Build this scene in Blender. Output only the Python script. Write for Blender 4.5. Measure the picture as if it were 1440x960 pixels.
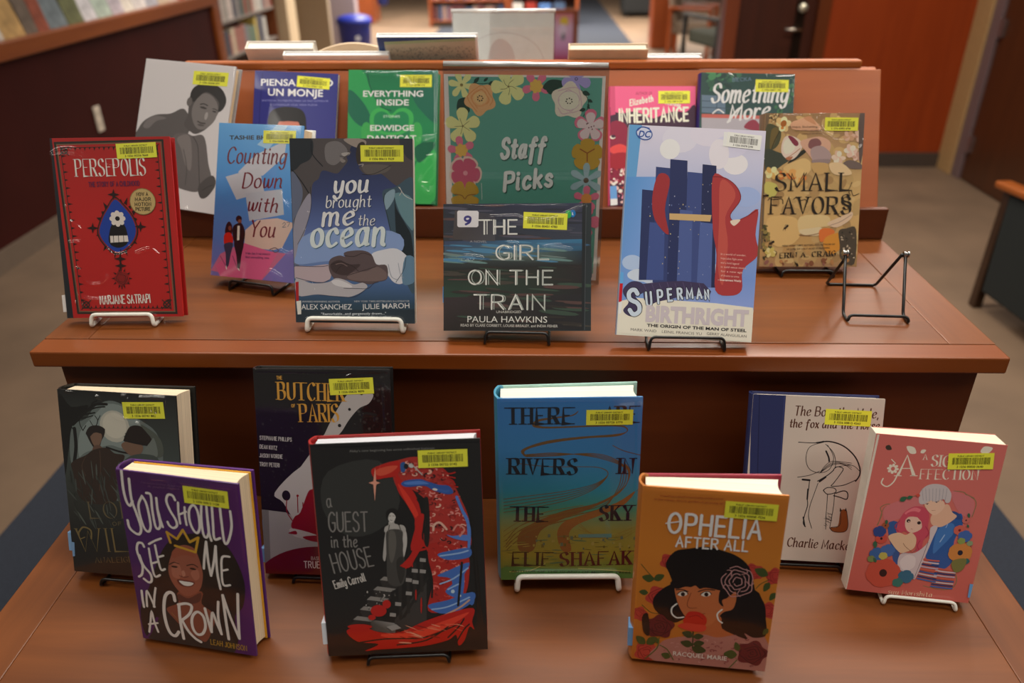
import bpy, math, random
import numpy as np
from mathutils import Vector, Matrix
from mathutils.geometry import tessellate_polygon

for o in list(bpy.data.objects): bpy.data.objects.remove(o)
SC = bpy.context.scene
COL = SC.collection
# ---------------------------------------------------------------- camera
TABLE_Z = 1.089                       # height of the upper display shelf above the floor
cd = bpy.data.cameras.new('camera'); cam = bpy.data.objects.new('camera', cd); COL.objects.link(cam)
def aim(pitch, yaw, roll):
    cy, sy, cp, sp = math.cos(yaw), math.sin(yaw), math.cos(pitch), math.sin(pitch)
    F = Vector((-sy*cp, cy*cp, -sp)); R = Vector((cy, sy, 0)); U = R.cross(F)
    R2 = R*math.cos(roll) + U*math.sin(roll); U2 = U*math.cos(roll) - R*math.sin(roll)
    return Matrix((R2, U2, -F)).transposed()
cam.matrix_world = Matrix.Translation((0.02369, -0.81811, TABLE_Z+0.46561)) @ aim(math.radians(28.6229), math.radians(1.6449), math.radians(-0.4378)).to_4x4()
cd.sensor_width = 36; cd.sensor_fit = 'HORIZONTAL'; cd.lens = 1087.58/1440*36; cd.clip_start = .02; cd.clip_end = 60
cd.dof.use_dof = True; cd.dof.focus_distance = .94; cd.dof.aperture_fstop = 3.5
SC.camera = cam
# ---------------------------------------------------------------- light and exposure
SC.view_settings.view_transform = 'Standard'; SC.view_settings.look = 'None'
SC.view_settings.gamma = 1; SC.view_settings.use_curve_mapping = False; SC.view_settings.exposure = 0.0
w = bpy.data.worlds.new('world'); SC.world = w; w.use_nodes = True
w.node_tree.nodes['Background'].inputs[0].default_value = (1.0, .9, .8, 1); w.node_tree.nodes['Background'].inputs[1].default_value = .09
def lamp(name, loc, sx, sy, power, col=(1, .93, .83), spread=150):
    d = bpy.data.lights.new(name, 'AREA'); d.shape = 'RECTANGLE'; d.size = sx; d.size_y = sy; d.energy = power; d.color = col
    d.spread = math.radians(spread); o = bpy.data.objects.new(name, d); COL.objects.link(o); o.location = loc; return o
lamp('ceiling_and_fill_light', (1.1, 2.35, 2.75), .9, .2, 44)
lamp('ceiling_and_fill_light', (-.5, 2.35, 2.75), 1.2, .3, 26)
lamp('ceiling_and_fill_light', (.2, -.5, 2.75), 1.2, .6, 12)
lamp('ceiling_and_fill_light', (-1.9, -1.1, 2.75), 1.2, .6, 17)  # unseen lamp added for glints on the plastic jackets
lamp('ceiling_and_fill_light', (2.0, -1.0, 2.75), 1.2, .6, 17)  # its twin on the right, also added for jacket glints
lamp('ceiling_and_fill_light', (2.2, 3.9, 2.75), 1.2, .6, 19)
lamp('ceiling_and_fill_light', (-.6, .75, 2.75), 1.2, .3, 16)  # added fill to brighten the upper shelf
lamp('ceiling_and_fill_light', (.95, .75, 2.75), 1.2, .3, 18)  # second added fill, over the right half of the upper shelf
lamp('ceiling_and_fill_light', (-1.8, 4.8, 2.75), 1.2, .6, 38)
lamp('ceiling_and_fill_light', (1.6, 6.6, 2.75), 1.2, .6, 90)
lamp('ceiling_and_fill_light', (-.9, 9.4, 2.75), 1.2, 1.2, 230)
lamp('ceiling_and_fill_light', (1.4, 12.3, 2.75), 2.4, 1.2, 300)
lamp('ceiling_and_fill_light', (-2.0, 12.8, 2.75), 2.4, 1.2, 260)

# ---------------------------------------------------------------- helpers
def lin(h, k=1.0):
    r = []
    for i in (0, 2, 4):
        c = int(h[i:i+2], 16)/255
        c = c/12.92 if c <= .04045 else ((c+.055)/1.055)**2.4
        r.append(min(c*k, .92))
    return r
MATS = {}
def mat(hexc, rough=.5, k=1.5, metal=0.0, coat=0.0, var=.06, scale=40, bump=0.0, spec=.5):
    key = (hexc, rough, k, metal, coat, var, scale, bump, spec)
    if key in MATS: return MATS[key]
    m = bpy.data.materials.new('paint_'+hexc); m.use_nodes = True; n = m.node_tree; b = n.nodes['Principled BSDF']
    b.inputs['Roughness'].default_value = rough; b.inputs['Metallic'].default_value = metal; b.inputs['Coat Weight'].default_value = coat
    b.inputs['Specular IOR Level'].default_value = spec
    c = lin(hexc, k)
    tc = n.nodes.new('ShaderNodeTexCoord'); ns = n.nodes.new('ShaderNodeTexNoise'); ns.inputs['Scale'].default_value = scale; ns.inputs['Detail'].default_value = 4
    rp = n.nodes.new('ShaderNodeValToRGB'); rp.color_ramp.elements[0].position = .3; rp.color_ramp.elements[1].position = .7
    rp.color_ramp.elements[0].color = [x*(1-var) for x in c]+[1]; rp.color_ramp.elements[1].color = [min(x*(1+var), .95) for x in c]+[1]
    n.links.new(tc.outputs['Object'], ns.inputs['Vector']); n.links.new(ns.outputs['Fac'], rp.inputs['Fac']); n.links.new(rp.outputs['Color'], b.inputs['Base Color'])
    if bump:
        bp = n.nodes.new('ShaderNodeBump'); bp.inputs['Strength'].default_value = bump; bp.inputs['Distance'].default_value = .002
        n.links.new(ns.outputs['Fac'], bp.inputs['Height']); n.links.new(bp.outputs['Normal'], b.inputs['Normal'])
    MATS[key] = m; return m
def wood(name, a, b_, axis='X', rough=.35, scale=1.0, k=1.5, coat=.25):
    m = bpy.data.materials.new(name); m.use_nodes = True; n = m.node_tree; b = n.nodes['Principled BSDF']
    b.inputs['Roughness'].default_value = rough; b.inputs['Coat Weight'].default_value = coat; b.inputs['Coat Roughness'].default_value = .22
    tc = n.nodes.new('ShaderNodeTexCoord'); mp = n.nodes.new('ShaderNodeMapping')
    s = {'X': (1.6, 26, 26), 'Y': (26, 1.6, 26), 'Z': (26, 26, 1.6)}[axis]; mp.inputs['Scale'].default_value = [x*scale for x in s]
    ns = n.nodes.new('ShaderNodeTexNoise'); ns.inputs['Scale'].default_value = 1.0; ns.inputs['Detail'].default_value = 8; ns.inputs['Roughness'].default_value = .62; ns.inputs['Distortion'].default_value = .6
    rp = n.nodes.new('ShaderNodeValToRGB'); rp.color_ramp.elements[0].position = .25; rp.color_ramp.elements[1].position = .75
    rp.color_ramp.elements[0].color = lin(a, k)+[1]; rp.color_ramp.elements[1].color = lin(b_, k)+[1]
    n.links.new(tc.outputs['Object'], mp.inputs['Vector']); n.links.new(mp.outputs['Vector'], ns.inputs['Vector'])
    n.links.new(ns.outputs['Fac'], rp.inputs['Fac']); n.links.new(rp.outputs['Color'], b.inputs['Base Color'])
    return m
def attr_mat(name, rough, coat=0.0, spec=.5):
    m = bpy.data.materials.new(name); m.use_nodes = True; n = m.node_tree; b = n.nodes['Principled BSDF']
    a = n.nodes.new('ShaderNodeAttribute'); a.attribute_name = 'Ink'; n.links.new(a.outputs['Color'], b.inputs['Base Color'])
    b.inputs['Roughness'].default_value = rough; b.inputs['Coat Weight'].default_value = coat; b.inputs['Specular IOR Level'].default_value = spec
    return m
PRINT = attr_mat('printed_cover', .42, 0, .4); PRINT_GLOSS = attr_mat('glossy_printed_cover', .3, .35, .5); STICKER = attr_mat('sticker', .45)
KP = 1.5
def page_mat(hexc, axis):
    m = mat(hexc, .75, 1.35, var=.0); m = m.copy(); n = m.node_tree; b = n.nodes['Principled BSDF']
    mp = n.nodes.new('ShaderNodeMapping'); mp.inputs['Scale'].default_value = (3, 1600, 3); tc = n.nodes.new('ShaderNodeTexCoord')
    ns = n.nodes.new('ShaderNodeTexNoise'); ns.inputs['Scale'].default_value = 1; ns.inputs['Detail'].default_value = 2
    rp = n.nodes.new('ShaderNodeValToRGB'); c = lin(hexc, 1.35)
    rp.color_ramp.elements[0].position = .35; rp.color_ramp.elements[1].position = .6
    rp.color_ramp.elements[0].color = [x*.74 for x in c]+[1]; rp.color_ramp.elements[1].color = c+[1]
    n.links.new(tc.outputs['Object'], mp.inputs['Vector']); n.links.new(mp.outputs['Vector'], ns.inputs['Vector']); n.links.new(ns.outputs['Fac'], rp.inputs['Fac'])
    n.links.new(rp.outputs['Color'], b.inputs['Base Color']); return m
PAGES = {}
def pages(h):
    if h not in PAGES: PAGES[h] = page_mat(h, 'Y'); PAGES[h].name = 'page_edges'
    return PAGES[h]
def film_mat():
    m = bpy.data.materials.new('clear_plastic_film'); m.use_nodes = True; n = m.node_tree; n.nodes.remove(n.nodes['Principled BSDF'])
    out = [x for x in n.nodes if x.type == 'OUTPUT_MATERIAL'][0]; t = n.nodes.new('ShaderNodeBsdfTransparent'); g = n.nodes.new('ShaderNodeBsdfGlossy'); g.inputs['Roughness'].default_value = .1
    t.inputs['Color'].default_value = (.97, .97, .97, 1)
    lw = n.nodes.new('ShaderNodeLayerWeight'); lw.inputs['Blend'].default_value = .5
    pw = n.nodes.new('ShaderNodeMath'); pw.operation = 'POWER'; pw.inputs[1].default_value = 5; f = n.nodes.new('ShaderNodeMath'); f.operation = 'MULTIPLY_ADD'; f.inputs[1].default_value = .7; f.inputs[2].default_value = .07
    n.links.new(lw.outputs['Facing'], pw.inputs[0]); n.links.new(pw.outputs[0], f.inputs[0]); mx = n.nodes.new('ShaderNodeMixShader')
    n.links.new(f.outputs[0], mx.inputs[0]); n.links.new(t.outputs[0], mx.inputs[1]); n.links.new(g.outputs[0], mx.inputs[2]); n.links.new(mx.outputs[0], out.inputs['Surface']); return m
FILM = film_mat()
def acrylic_mat():
    m = FILM.copy(); m.name = 'clear_acrylic'
    for x in m.node_tree.nodes:
        if x.type == 'BSDF_TRANSPARENT': x.inputs['Color'].default_value = (.9, .92, .92, 1)
        if x.type == 'BSDF_GLOSSY': x.inputs['Roughness'].default_value = .04
    return m
ACRYLIC = acrylic_mat()

class MB:
    """collects shapes for ONE mesh object"""
    def __init__(s): s.v = []; s.f = []
    def add(s, vs, fs):
        n = len(s.v); s.v += [tuple(v) for v in vs]; s.f += [tuple(i+n for i in f) for f in fs]; return s
    def box(s, x0, x1, y0, y1, z0, z1):
        return s.add([(x0,y0,z0),(x1,y0,z0),(x1,y1,z0),(x0,y1,z0),(x0,y0,z1),(x1,y0,z1),(x1,y1,z1),(x0,y1,z1)],
                     [(0,3,2,1),(4,5,6,7),(0,1,5,4),(1,2,6,5),(2,3,7,6),(3,0,4,7)])
    def prism(s, prof, z0, z1, axis='z'):
        n = len(prof); P = {'z': lambda p, q: (p[0], p[1], q), 'x': lambda p, q: (q, p[0], p[1]), 'y': lambda p, q: (p[0], q, p[1])}[axis]
        return s.add([P(p, z0) for p in prof]+[P(p, z1) for p in prof], [tuple(range(n))[::-1], tuple(range(n, 2*n))]+[(i, (i+1) % n, n+(i+1) % n, n+i) for i in range(n)])
    def tube(s, pts, r, seg=10, closed=False):
        pts = [Vector(p) for p in pts]; n = len(pts); rings = []; up = None
        for i, p in enumerate(pts):
            a = pts[(i-1) % n] if (i or closed) else p; b = pts[(i+1) % n] if (i < n-1 or closed) else p
            t = (b-a).normalized()
            if up is None: up = t.orthogonal().normalized()
            up = (up-t*up.dot(t)).normalized(); sd = t.cross(up); rr = r[i] if isinstance(r, (list, tuple)) else r
            rings.append([p+(up*math.cos(2*math.pi*k/seg)+sd*math.sin(2*math.pi*k/seg))*rr for k in range(seg)])
        vs = [v for g in rings for v in g]; fs = []
        for i in range(n if closed else n-1):
            j = (i+1) % n
            for k in range(seg): fs.append((i*seg+k, i*seg+(k+1) % seg, j*seg+(k+1) % seg, j*seg+k))
        if not closed: fs += [tuple(range(seg))[::-1], tuple((n-1)*seg+k for k in range(seg))]
        return s.add(vs, fs)
    def lathe(s, prof, c=(0, 0, 0), seg=24):
        vs = [(c[0]+r*math.cos(2*math.pi*k/seg), c[1]+r*math.sin(2*math.pi*k/seg), c[2]+z) for r, z in prof for k in range(seg)]
        fs = [(i*seg+k, i*seg+(k+1) % seg, (i+1)*seg+(k+1) % seg, (i+1)*seg+k) for i in range(len(prof)-1) for k in range(seg)]
        fs += [tuple(range(seg))[::-1], tuple((len(prof)-1)*seg+k for k in range(seg))]
        return s.add(vs, fs)
    def build(s, name, m, parent=None, bevel=0, smooth=False, seg=2):
        me = bpy.data.meshes.new(name); me.from_pydata(s.v, [], s.f); me.validate(); me.materials.append(m)
        o = bpy.data.objects.new(name, me); COL.objects.link(o)
        if parent is not None: o.parent = parent
        if smooth:
            for p in me.polygons: p.use_smooth = True
        if bevel:
            b = o.modifiers.new('soft_edge', 'BEVEL'); b.width = bevel; b.segments = seg; b.limit_method = 'ANGLE'; b.angle_limit = math.radians(35)
        return o
def tag(o, label, cat, group=None, kind=None):
    o['label'] = label; o['category'] = cat
    if group: o['group'] = group
    if kind: o['kind'] = kind
    return o
def empty(name, loc=(0, 0, 0), rz=0, M=None):
    o = bpy.data.objects.new(name, None); COL.objects.link(o); o.empty_display_size = .05
    if M is not None: o.matrix_world = M
    else: o.location = loc; o.rotation_euler = (0, 0, rz)
    return o
def copy_tree(o, parent=None):
    c = o.copy(); COL.objects.link(c)
    if parent is not None: c.parent = parent
    for ch in list(o.children): copy_tree(ch, c)
    return c
def rounded(pts, r=.004, n=4):
    """polyline with its inner corners rounded"""
    pts = [Vector(p) for p in pts]; out = [pts[0]]
    for a, b, c in zip(pts, pts[1:], pts[2:]):
        d1 = min(r, (a-b).length*.45); d2 = min(r, (c-b).length*.45); p = b+(a-b).normalized()*d1; q = b+(c-b).normalized()*d2
        for i in range(n+1):
            t = i/n; out.append(p*(1-t)**2+b*2*t*(1-t)+q*t*t)
    out.append(pts[-1]); return out

# ---------------------------------------------------------------- lettering: a pen-stroke alphabet and the built-in sans
GL = {
'A':'0,0 3.5,10 7,0;1.3,3.6 5.7,3.6','B':'0,0 0,10;~0,10 3.5,10 5.4,8.8 5.2,6.2 3.4,5.3 0,5.3;~0,5.3 3.6,5.3 6,4.2 6,1.6 3.8,0 0,0',
'C':'~6.5,8.4 5,9.8 3,9.9 .8,8 .1,5 .8,2 3,.1 5,.2 6.5,1.6','D':'0,0 0,10;~0,10 3,10 6,8 6.8,5 6,2 3,0 0,0','E':'5.5,10 0,10 0,0 5.5,0;0,5.2 4.6,5.2',
'F':'5.5,10 0,10 0,0;0,5.2 4.4,5.2','G':'~6.5,8.6 5,9.8 3,9.9 .8,8 .1,5 .8,2 3,.1 5.2,.3 6.6,1.6;6.6,1.4 6.6,4.6 4,4.6','H':'0,0 0,10;6.4,0 6.4,10;0,5.2 6.4,5.2',
'I':'0,0 0,10','J':'~4,10 4,5 3.8,1.4 2,0 .4,.6 0,2','K':'0,0 0,10;6,10 0,4.4;1.9,6 6.3,0','L':'0,10 0,0 5.2,0','M':'0,0 .4,10 4,2 7.6,10 8,0','N':'0,0 0,10 6.4,0 6.4,10',
'O':'@3.6,10 1,8.5 0,5 1,1.5 3.6,0 6.2,1.5 7.2,5 6.2,8.5','P':'0,0 0,10;~0,10 3.6,10 5.8,9 5.8,5.9 3.6,4.8 0,4.8','Q':'@3.6,10 1,8.5 0,5 1,1.5 3.6,0 6.2,1.5 7.2,5 6.2,8.5;4.4,2.4 7,-.6',
'R':'0,0 0,10;~0,10 3.6,10 5.8,9 5.8,6.1 3.6,5 0,5;3,5 6.4,0','S':'~5.6,8.2 4.4,9.8 2.2,9.9 .5,8.6 .6,6.6 2.6,5.4 4.6,4.6 5.9,3 5.5,1 3.4,0 1.4,.2 0,1.9','T':'0,10 6.6,10;3.3,10 3.3,0',
'U':'~0,10 0,4 .6,1.2 3.1,0 5.6,1.2 6.2,4 6.2,10','V':'0,10 3.4,0 6.8,10','W':'0,10 2.4,0 4.8,9 7.2,0 9.6,10','X':'0,0 6.4,10;0,10 6.4,0','Y':'0,10 3.3,5 6.6,10;3.3,5 3.3,0','Z':'0,10 6,10 0,0 6,0',
'a':'~4.8,5 3.6,6.3 1.6,6 .2,4 .3,1.6 1.5,.1 3.1,.5 4.4,2.2 5,6.3;~5,6.3 4.8,2.4 5,.6 6,.5','b':'~0,10 0,5 .1,1.2 1.8,0 4,.9 5,3.2 4.2,5.8 2.4,6.3 .2,4.4','c':'~4.6,5.2 3.4,6.4 1.4,5.8 .1,3.4 .8,.8 2.6,0 4.8,1.2',
'd':'~4.8,5 3.6,6.3 1.6,6 .2,4 .3,1.6 1.5,.1 3.1,.5 4.6,2.4;~5,10 4.9,4 5,.8 6,.5','e':'~.3,2.9 2.6,3.4 4.5,4.5 4.1,6 2.6,6.4 .7,5 .1,2.8 .8,.7 2.6,0 4.9,1.3','f':'~5,9 4.2,10 2.9,9.6 2.2,7.5 2,3 1.8,-3;0,6 4.4,6.2',
'g':'~4.8,5 3.6,6.3 1.6,6 .2,4 .3,1.6 1.5,.1 3.1,.5 4.4,2.2 5,6.3;~5,6.3 4.9,1 4.2,-2.4 2.2,-3.2 .4,-2','h':'0,10 0,0;~0,3.4 1.4,5.8 3.2,6.3 4.3,4.8 4.3,1 5,.2','i':'~0,6.2 0,1 .8,.2;0,8.6 0,9','j':'~1.5,6.2 1.5,0 1,-2.6 -.5,-3;1.5,8.6 1.5,9',
'k':'0,10 0,0;4.4,6.2 0,2.6;1.6,3.8 4.8,0','l':'~0,10 0,3 .2,.6 1.2,.3','m':'0,6.2 0,0;~0,3.6 1.2,5.8 2.6,6.2 3.5,4.8 3.5,0;~3.5,3.6 4.7,5.8 6.1,6.2 7,4.8 7,1 7.8,.2','n':'0,6.2 0,0;~0,3.4 1.4,5.8 3.2,6.3 4.3,4.8 4.3,1 5.1,.2',
'o':'@2.5,6.4 .6,5.4 0,3.2 .7,.9 2.5,0 4.3,.9 5,3.2 4.4,5.4','p':'0,6.2 0,-3;~0,4.4 1.4,6 3.2,6.2 4.8,4.6 4.6,1.6 3,.1 1.2,.3 0,1.8','q':'~4.8,5 3.6,6.3 1.6,6 .2,4 .3,1.6 1.5,.1 3.1,.5 4.6,2.4;5,6.3 5,-3','r':'0,6.2 0,0;~0,3.4 1,5.4 2.2,6.3 3.4,5.8',
's':'~3.9,5.2 2.6,6.4 .8,5.8 .6,4.2 2.4,3.2 3.9,2.2 3.8,.6 2,-.1 0,1','t':'~1.8,9 1.7,4 1.9,.8 2.8,.1 3.9,.7;0,6.2 3.9,6.3','u':'~0,6.2 0,2 .8,.2 2.4,.3 4,2 4.4,6.2;~4.4,6.2 4.3,1.4 4.7,.3 5.5,.5','v':'0,6.2 2.3,0 4.6,6.2','w':'~0,6.2 .3,1.6 1.2,.1 2.8,1.4 3.4,5.6;~3.4,5.6 3.8,1.2 4.8,.1 6.2,1.8 6.8,6.2',
'x':'0,0 4.4,6.2;0,6.2 4.4,0','y':'~0,6.2 .1,2.6 1,.6 2.6,.8 4,2.6 4.5,6.2;~4.5,6.2 4.2,0 3,-2.7 1.2,-3.1 0,-2','z':'0,6.2 4.2,6.2 0,0 4.2,0',
'0':'@3,10 .8,8.4 0,5 .8,1.6 3,0 5.2,1.6 6,5 5.2,8.4','1':'.2,8 2,10 2,0','2':'~.2,7.6 1,9.6 3.2,10 5.2,8.6 5,6.4 2.4,3 0,0;0,0 5.6,0','3':'~.2,8.6 2.6,10 5,8.8 4.8,6.4 2.4,5.4;~2.4,5.4 5.2,4.4 5.4,1.6 3,0 0,1.2','4':'4,0 4,10 0,3 5.6,3',
'5':'5,10 .8,10 .4,5.6;~.4,5.6 2.8,6.4 5.2,5 5.2,1.6 2.8,0 0,1','6':'~4.6,9.6 2,7.6 .3,4 .8,1 3,0 5.2,1.4 5.2,4.2 3,5.6 .6,4','7':'0,10 5.6,10 2,0','8':'@3,10 1,9 1,6.4 3,5.4 5,6.4 5,9;@3,5.4 .4,4 .4,1.2 3,0 5.6,1.2 5.6,4','9':'~5.3,6.2 3,4.4 .8,5.8 .8,8.6 3,10 5.2,8.8 5.4,6 4.4,2.6 1.4,.2',
'.':'0,0 .3,0','-':'0,4.4 3.4,4.4',',':'.4,.3 0,-1.6',"'":'0,10 0,8',':':'0,.2 0,.5;0,5 0,5.3'}
def catmull(p, closed=False, n=5):
    m = len(p)
    if m < 3: return p
    out = []
    for i in range(m if closed else m-1):
        a, b, c, d = (p[(i-1) % m], p[i], p[(i+1) % m], p[(i+2) % m]) if closed else (p[max(i-1, 0)], p[i], p[i+1], p[min(i+2, m-1)])
        for k in range(n):
            t = k/n; t2 = t*t; t3 = t2*t
            out.append(tuple(.5*(2*b[j]+(c[j]-a[j])*t+(2*a[j]-5*b[j]+4*c[j]-d[j])*t2+(3*b[j]-a[j]-3*c[j]+d[j])*t3) for j in (0, 1)))
    if not closed: out.append(p[-1])
    return out
_gl = {}
def glyph(ch):
    if ch not in _gl:
        st = []
        for s in GL.get(ch, '').split(';'):
            if not s: continue
            cl = s[0] == '@'; sm = s[0] in '~@'
            p = [tuple(map(float, q.split(','))) for q in s.lstrip('~@').split()]
            st.append((catmull(p, cl) if sm else p, cl, sm))
        xs = [x for p, _, _ in st for x, y in p] or [0]
        _gl[ch] = (st, max(xs))
    return _gl[ch]
_sans = {}
def sans(text, bold):
    k = (text, bold)
    if k not in _sans:
        c = bpy.data.curves.new('lettering', 'FONT'); c.body = text; c.size = 1; c.offset = bold; c.resolution_u = 3; c.fill_mode = 'FRONT'
        o = bpy.data.objects.new('lettering', c); COL.objects.link(o); dg = bpy.context.evaluated_depsgraph_get(); me = o.evaluated_get(dg).to_mesh()
        _sans[k] = ([(v.co.x, v.co.y) for v in me.vertices], [tuple(p.vertices) for p in me.polygons])
        o.evaluated_get(dg).to_mesh_clear(); bpy.data.objects.remove(o); bpy.data.curves.remove(c)
    return _sans[k]
_cap = {}
def capheight(bold):
    if bold not in _cap:
        v, f = sans('H', bold); _cap[bold] = max(y for x, y in v)
    return _cap[bold]

class Ink:
    """flat printed artwork on a cover, in millimetres from its lower left corner: many colours, one mesh"""
    STEP = .006
    def __init__(s, w, h): s.w, s.h = w, h; s.v = []; s.f = []; s.c = []; s.z = .03; s.clip = True; s.labels = []; s.folds = []
    def face(s, pts, cols):
        if not isinstance(cols[0], (list, tuple)): cols = [cols]*len(pts)
        if s.clip:
            P = [(x, y, c) for (x, y), c in zip(pts, cols)]
            for ax, lim, sg in ((0, 0, 1), (0, s.w, -1), (1, 0, 1), (1, s.h, -1)):
                if all((p[ax]-lim)*sg >= 0 for p in P): continue
                Q = []
                for a, b in zip(P, P[1:]+P[:1]):
                    da, db = (a[ax]-lim)*sg, (b[ax]-lim)*sg
                    if da >= 0: Q.append(a)
                    if (da >= 0) != (db >= 0):
                        t = da/(da-db); Q.append((a[0]+(b[0]-a[0])*t, a[1]+(b[1]-a[1])*t, [u+(v_-u)*t for u, v_ in zip(a[2], b[2])]))
                P = Q
                if len(P) < 3: return
            pts = [(p[0], p[1]) for p in P]; cols = [p[2] for p in P]
        ar = sum(a[0]*b[1]-b[0]*a[1] for a, b in zip(pts, pts[1:]+pts[:1]))
        if abs(ar) < 1e-7: return
        if ar < 0: pts = pts[::-1]; cols = list(cols)[::-1]
        n = len(s.v); s.v += [(x*.001, -s.z*.001, y*.001) for x, y in pts]; s.f.append(tuple(range(n, n+len(pts)))); s.c += [tuple(c)+(1,) for c in cols]
    def poly(s, pts, col):
        if len(pts) < 3: return
        if len(pts) == 3: s.face(pts, col)
        else:
            for t in tessellate_polygon([[Vector((x, y, 0)) for x, y in pts]]): s.face([pts[i] for i in t], col)
    def stroke(s, p, w_, col, closed=False, nib=0, serif=False):
        q = [p[0]]
        for a in p[1:]:
            if math.hypot(a[0]-q[-1][0], a[1]-q[-1][1]) > 1e-4: q.append(a)
        if closed and len(q) > 2 and math.hypot(q[0][0]-q[-1][0], q[0][1]-q[-1][1]) < 1e-4: q.pop()
        p = q; n = len(p)
        if n < 2: return
        L, R = [], []
        for i in range(n):
            a = p[(i-1) % n] if (i or closed) else None; b = p[(i+1) % n] if (i < n-1 or closed) else None
            d = []
            for u, v in ((a, p[i]), (p[i], b)):
                if u is not None and v is not None:
                    l = math.hypot(v[0]-u[0], v[1]-u[1]) or 1; d.append(((v[0]-u[0])/l, (v[1]-u[1])/l))
            if len(d) == 2:
                tx, ty = d[0][0]+d[1][0], d[0][1]+d[1][1]; l = math.hypot(tx, ty)
                if l < .35: tx, ty = d[0]; l = 1; k = 1
                else: k = min(2/l, 2.2)
                tx, ty = tx/l, ty/l
            else: (tx, ty), k = d[0], 1
            ww = w_/2
            if nib: 
                nx, ny = math.cos(.42), math.sin(.42); cr = abs(tx*ny-ty*nx); ww *= (.4+.6*cr) if nib == 1 else (.16+.84*cr*cr)
            ww *= k
            L.append((p[i][0]-ty*ww, p[i][1]+tx*ww)); R.append((p[i][0]+ty*ww, p[i][1]-tx*ww))
        for i in range(n if closed else n-1):
            j = (i+1) % n; s.face([R[i], R[j], L[j], L[i]], col)
        if not closed and nib != 2:
            for e, o_ in ((0, 1), (n-1, n-2)):
                cx, cy = p[e]; rx, ry = (L[e][0]-R[e][0])/2, (L[e][1]-R[e][1])/2; dx, dy = p[e][0]-p[o_][0], p[e][1]-p[o_][1]; l = math.hypot(dx, dy) or 1; r = math.hypot(rx, ry)
                s.face([(cx+rx*math.cos(t)+dx/l*r*math.sin(t), cy+ry*math.cos(t)+dy/l*r*math.sin(t)) for t in [math.pi*k/6 for k in range(7)]], col)
    def text(s, text, x, y, L, H, ang, col, font, bold, slant, wt, nib):
        ca, sa = math.cos(ang), math.sin(ang)
        if font == 'b':
            v, f = sans(text, bold); x0, x1 = min(a for a, b in v), max(a for a, b in v); sx = L/(x1-x0); sy = H/capheight(bold)
            P = [((a-x0)*sx+b*sy*slant, b*sy) for a, b in v]; P = [(x+a*ca-b*sa, y+a*sa+b*ca) for a, b in P]
            for q in f: s.face([P[i] for i in q], col)
            return
        u = H/10; gap = 2.0+(wt/u)*(.75 if nib != 1 else .35); st = []; cx = 0
        for ch in text:
            if ch == ' ': cx += 3.2+gap*.4; continue
            g, wd = glyph(ch); st += [([(px+cx, py) for px, py in p], cl, sm) for p, cl, sm in g]; cx += wd+gap
        if not st: return
        allp = [(px+py*slant, py) for p, _, _ in st for px, py in p]; x0, x1 = min(a for a, b in allp), max(a for a, b in allp)
        sx = (L-wt)/(x1-x0) if x1-x0 > .5 else u; off = wt/2 if x1-x0 > .5 else L/2
        z0 = s.z
        for k, (p, cl, sm) in enumerate(st):
            s.z = z0+s.STEP*.5*(k % 3)/3
            q = [((px+py*slant-x0)*sx+off, py*u) for px, py in p]; T = lambda a: (x+a[0]*ca-a[1]*sa, y+a[0]*sa+a[1]*ca)
            s.stroke([T(a) for a in q], wt, col, cl, nib)
            if nib == 2 and not sm:
                for a, b in ((p[0], q[0]), (p[-1], q[-1])):
                    if min(abs(a[1]), abs(a[1]-10)) < .3:
                        e = wt*.95; t_ = max(wt*.12, .12); s.stroke([T((b[0]-e, b[1])), T((b[0]+e, b[1]))], t_*2, col)
        s.z = z0
    def run(s, ops):
        k = lambda h: lin(h, KP); pt = lambda a: [(a[i]/10, a[i+1]/10) for i in range(0, len(a), 2)]
        for op in ops:
            o = op[0]; s.z += s.STEP
            if o == 'r': s.face([(0, 0), (s.w, 0), (s.w, s.h), (0, s.h)], k(op[1]))
            elif o == 'g':
                st = op[1]; ps = [(st[i], k(st[i+1])) for i in range(0, len(st), 2)]
                for (v0, c0), (v1, c1) in zip(ps, ps[1:]): s.face([(0, s.h*(1-v1)), (s.w, s.h*(1-v1)), (s.w, s.h*(1-v0)), (0, s.h*(1-v0))], [c1, c1, c0, c0])
            elif o == 'p': s.poly(pt(op[2]), k(op[1]))
            elif o == 'v': s.face(pt(op[1]), [k(c) for c in op[2]])
            elif o == 'q': s.poly(catmull(pt(op[2]), True, 4), k(op[1]))
            elif o == 's':
                p = pt(op[3]); s.stroke(catmull(p, bool(op[5])) if op[4] else p, op[2], k(op[1]), bool(op[5]), op[6])
            elif o == 'e':
                _, c, cx, cy, rx, ry, ro = op; s.poly(ell(cx/10, cy/10, rx/10, ry/10, ro), k(c))
            elif o == 'f':
                _, c, cx, cy, r, n, pw, ro, inner = op; cx, cy, r = cx/10, cy/10, r/10
                for i in range(n):
                    t = math.radians(ro+360*i/n); ux, uy = math.cos(t), math.sin(t)
                    for cc, f, g in ((c, 1, 1), (inner, .72, .7)):
                        if not cc: continue
                        s.z += s.STEP*.2
                        s.poly(catmull([(cx+r*f*(ux*a-uy*b*g), cy+r*f*(uy*a+ux*b*g)) for a, b in ((.05, .08), (.45, pw*.8), (.8, pw), (1, pw*.45), (1.02, 0), (1, -pw*.45), (.8, -pw), (.45, -pw*.8), (.05, -.08))], True, 3), k(cc))
            elif o == 'o':
                _, c, dk, cx, cy, r, n, sd = op; cx, cy, r = cx/10, cy/10, r/10; rr = random.Random(sd)
                s.poly([(cx+r*(1+.13*math.cos(5*t+sd))*math.cos(t), cy+r*(1+.13*math.cos(5*t+sd))*math.sin(t)) for t in [2*math.pi*i/40 for i in range(40)]], k(c))
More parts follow.
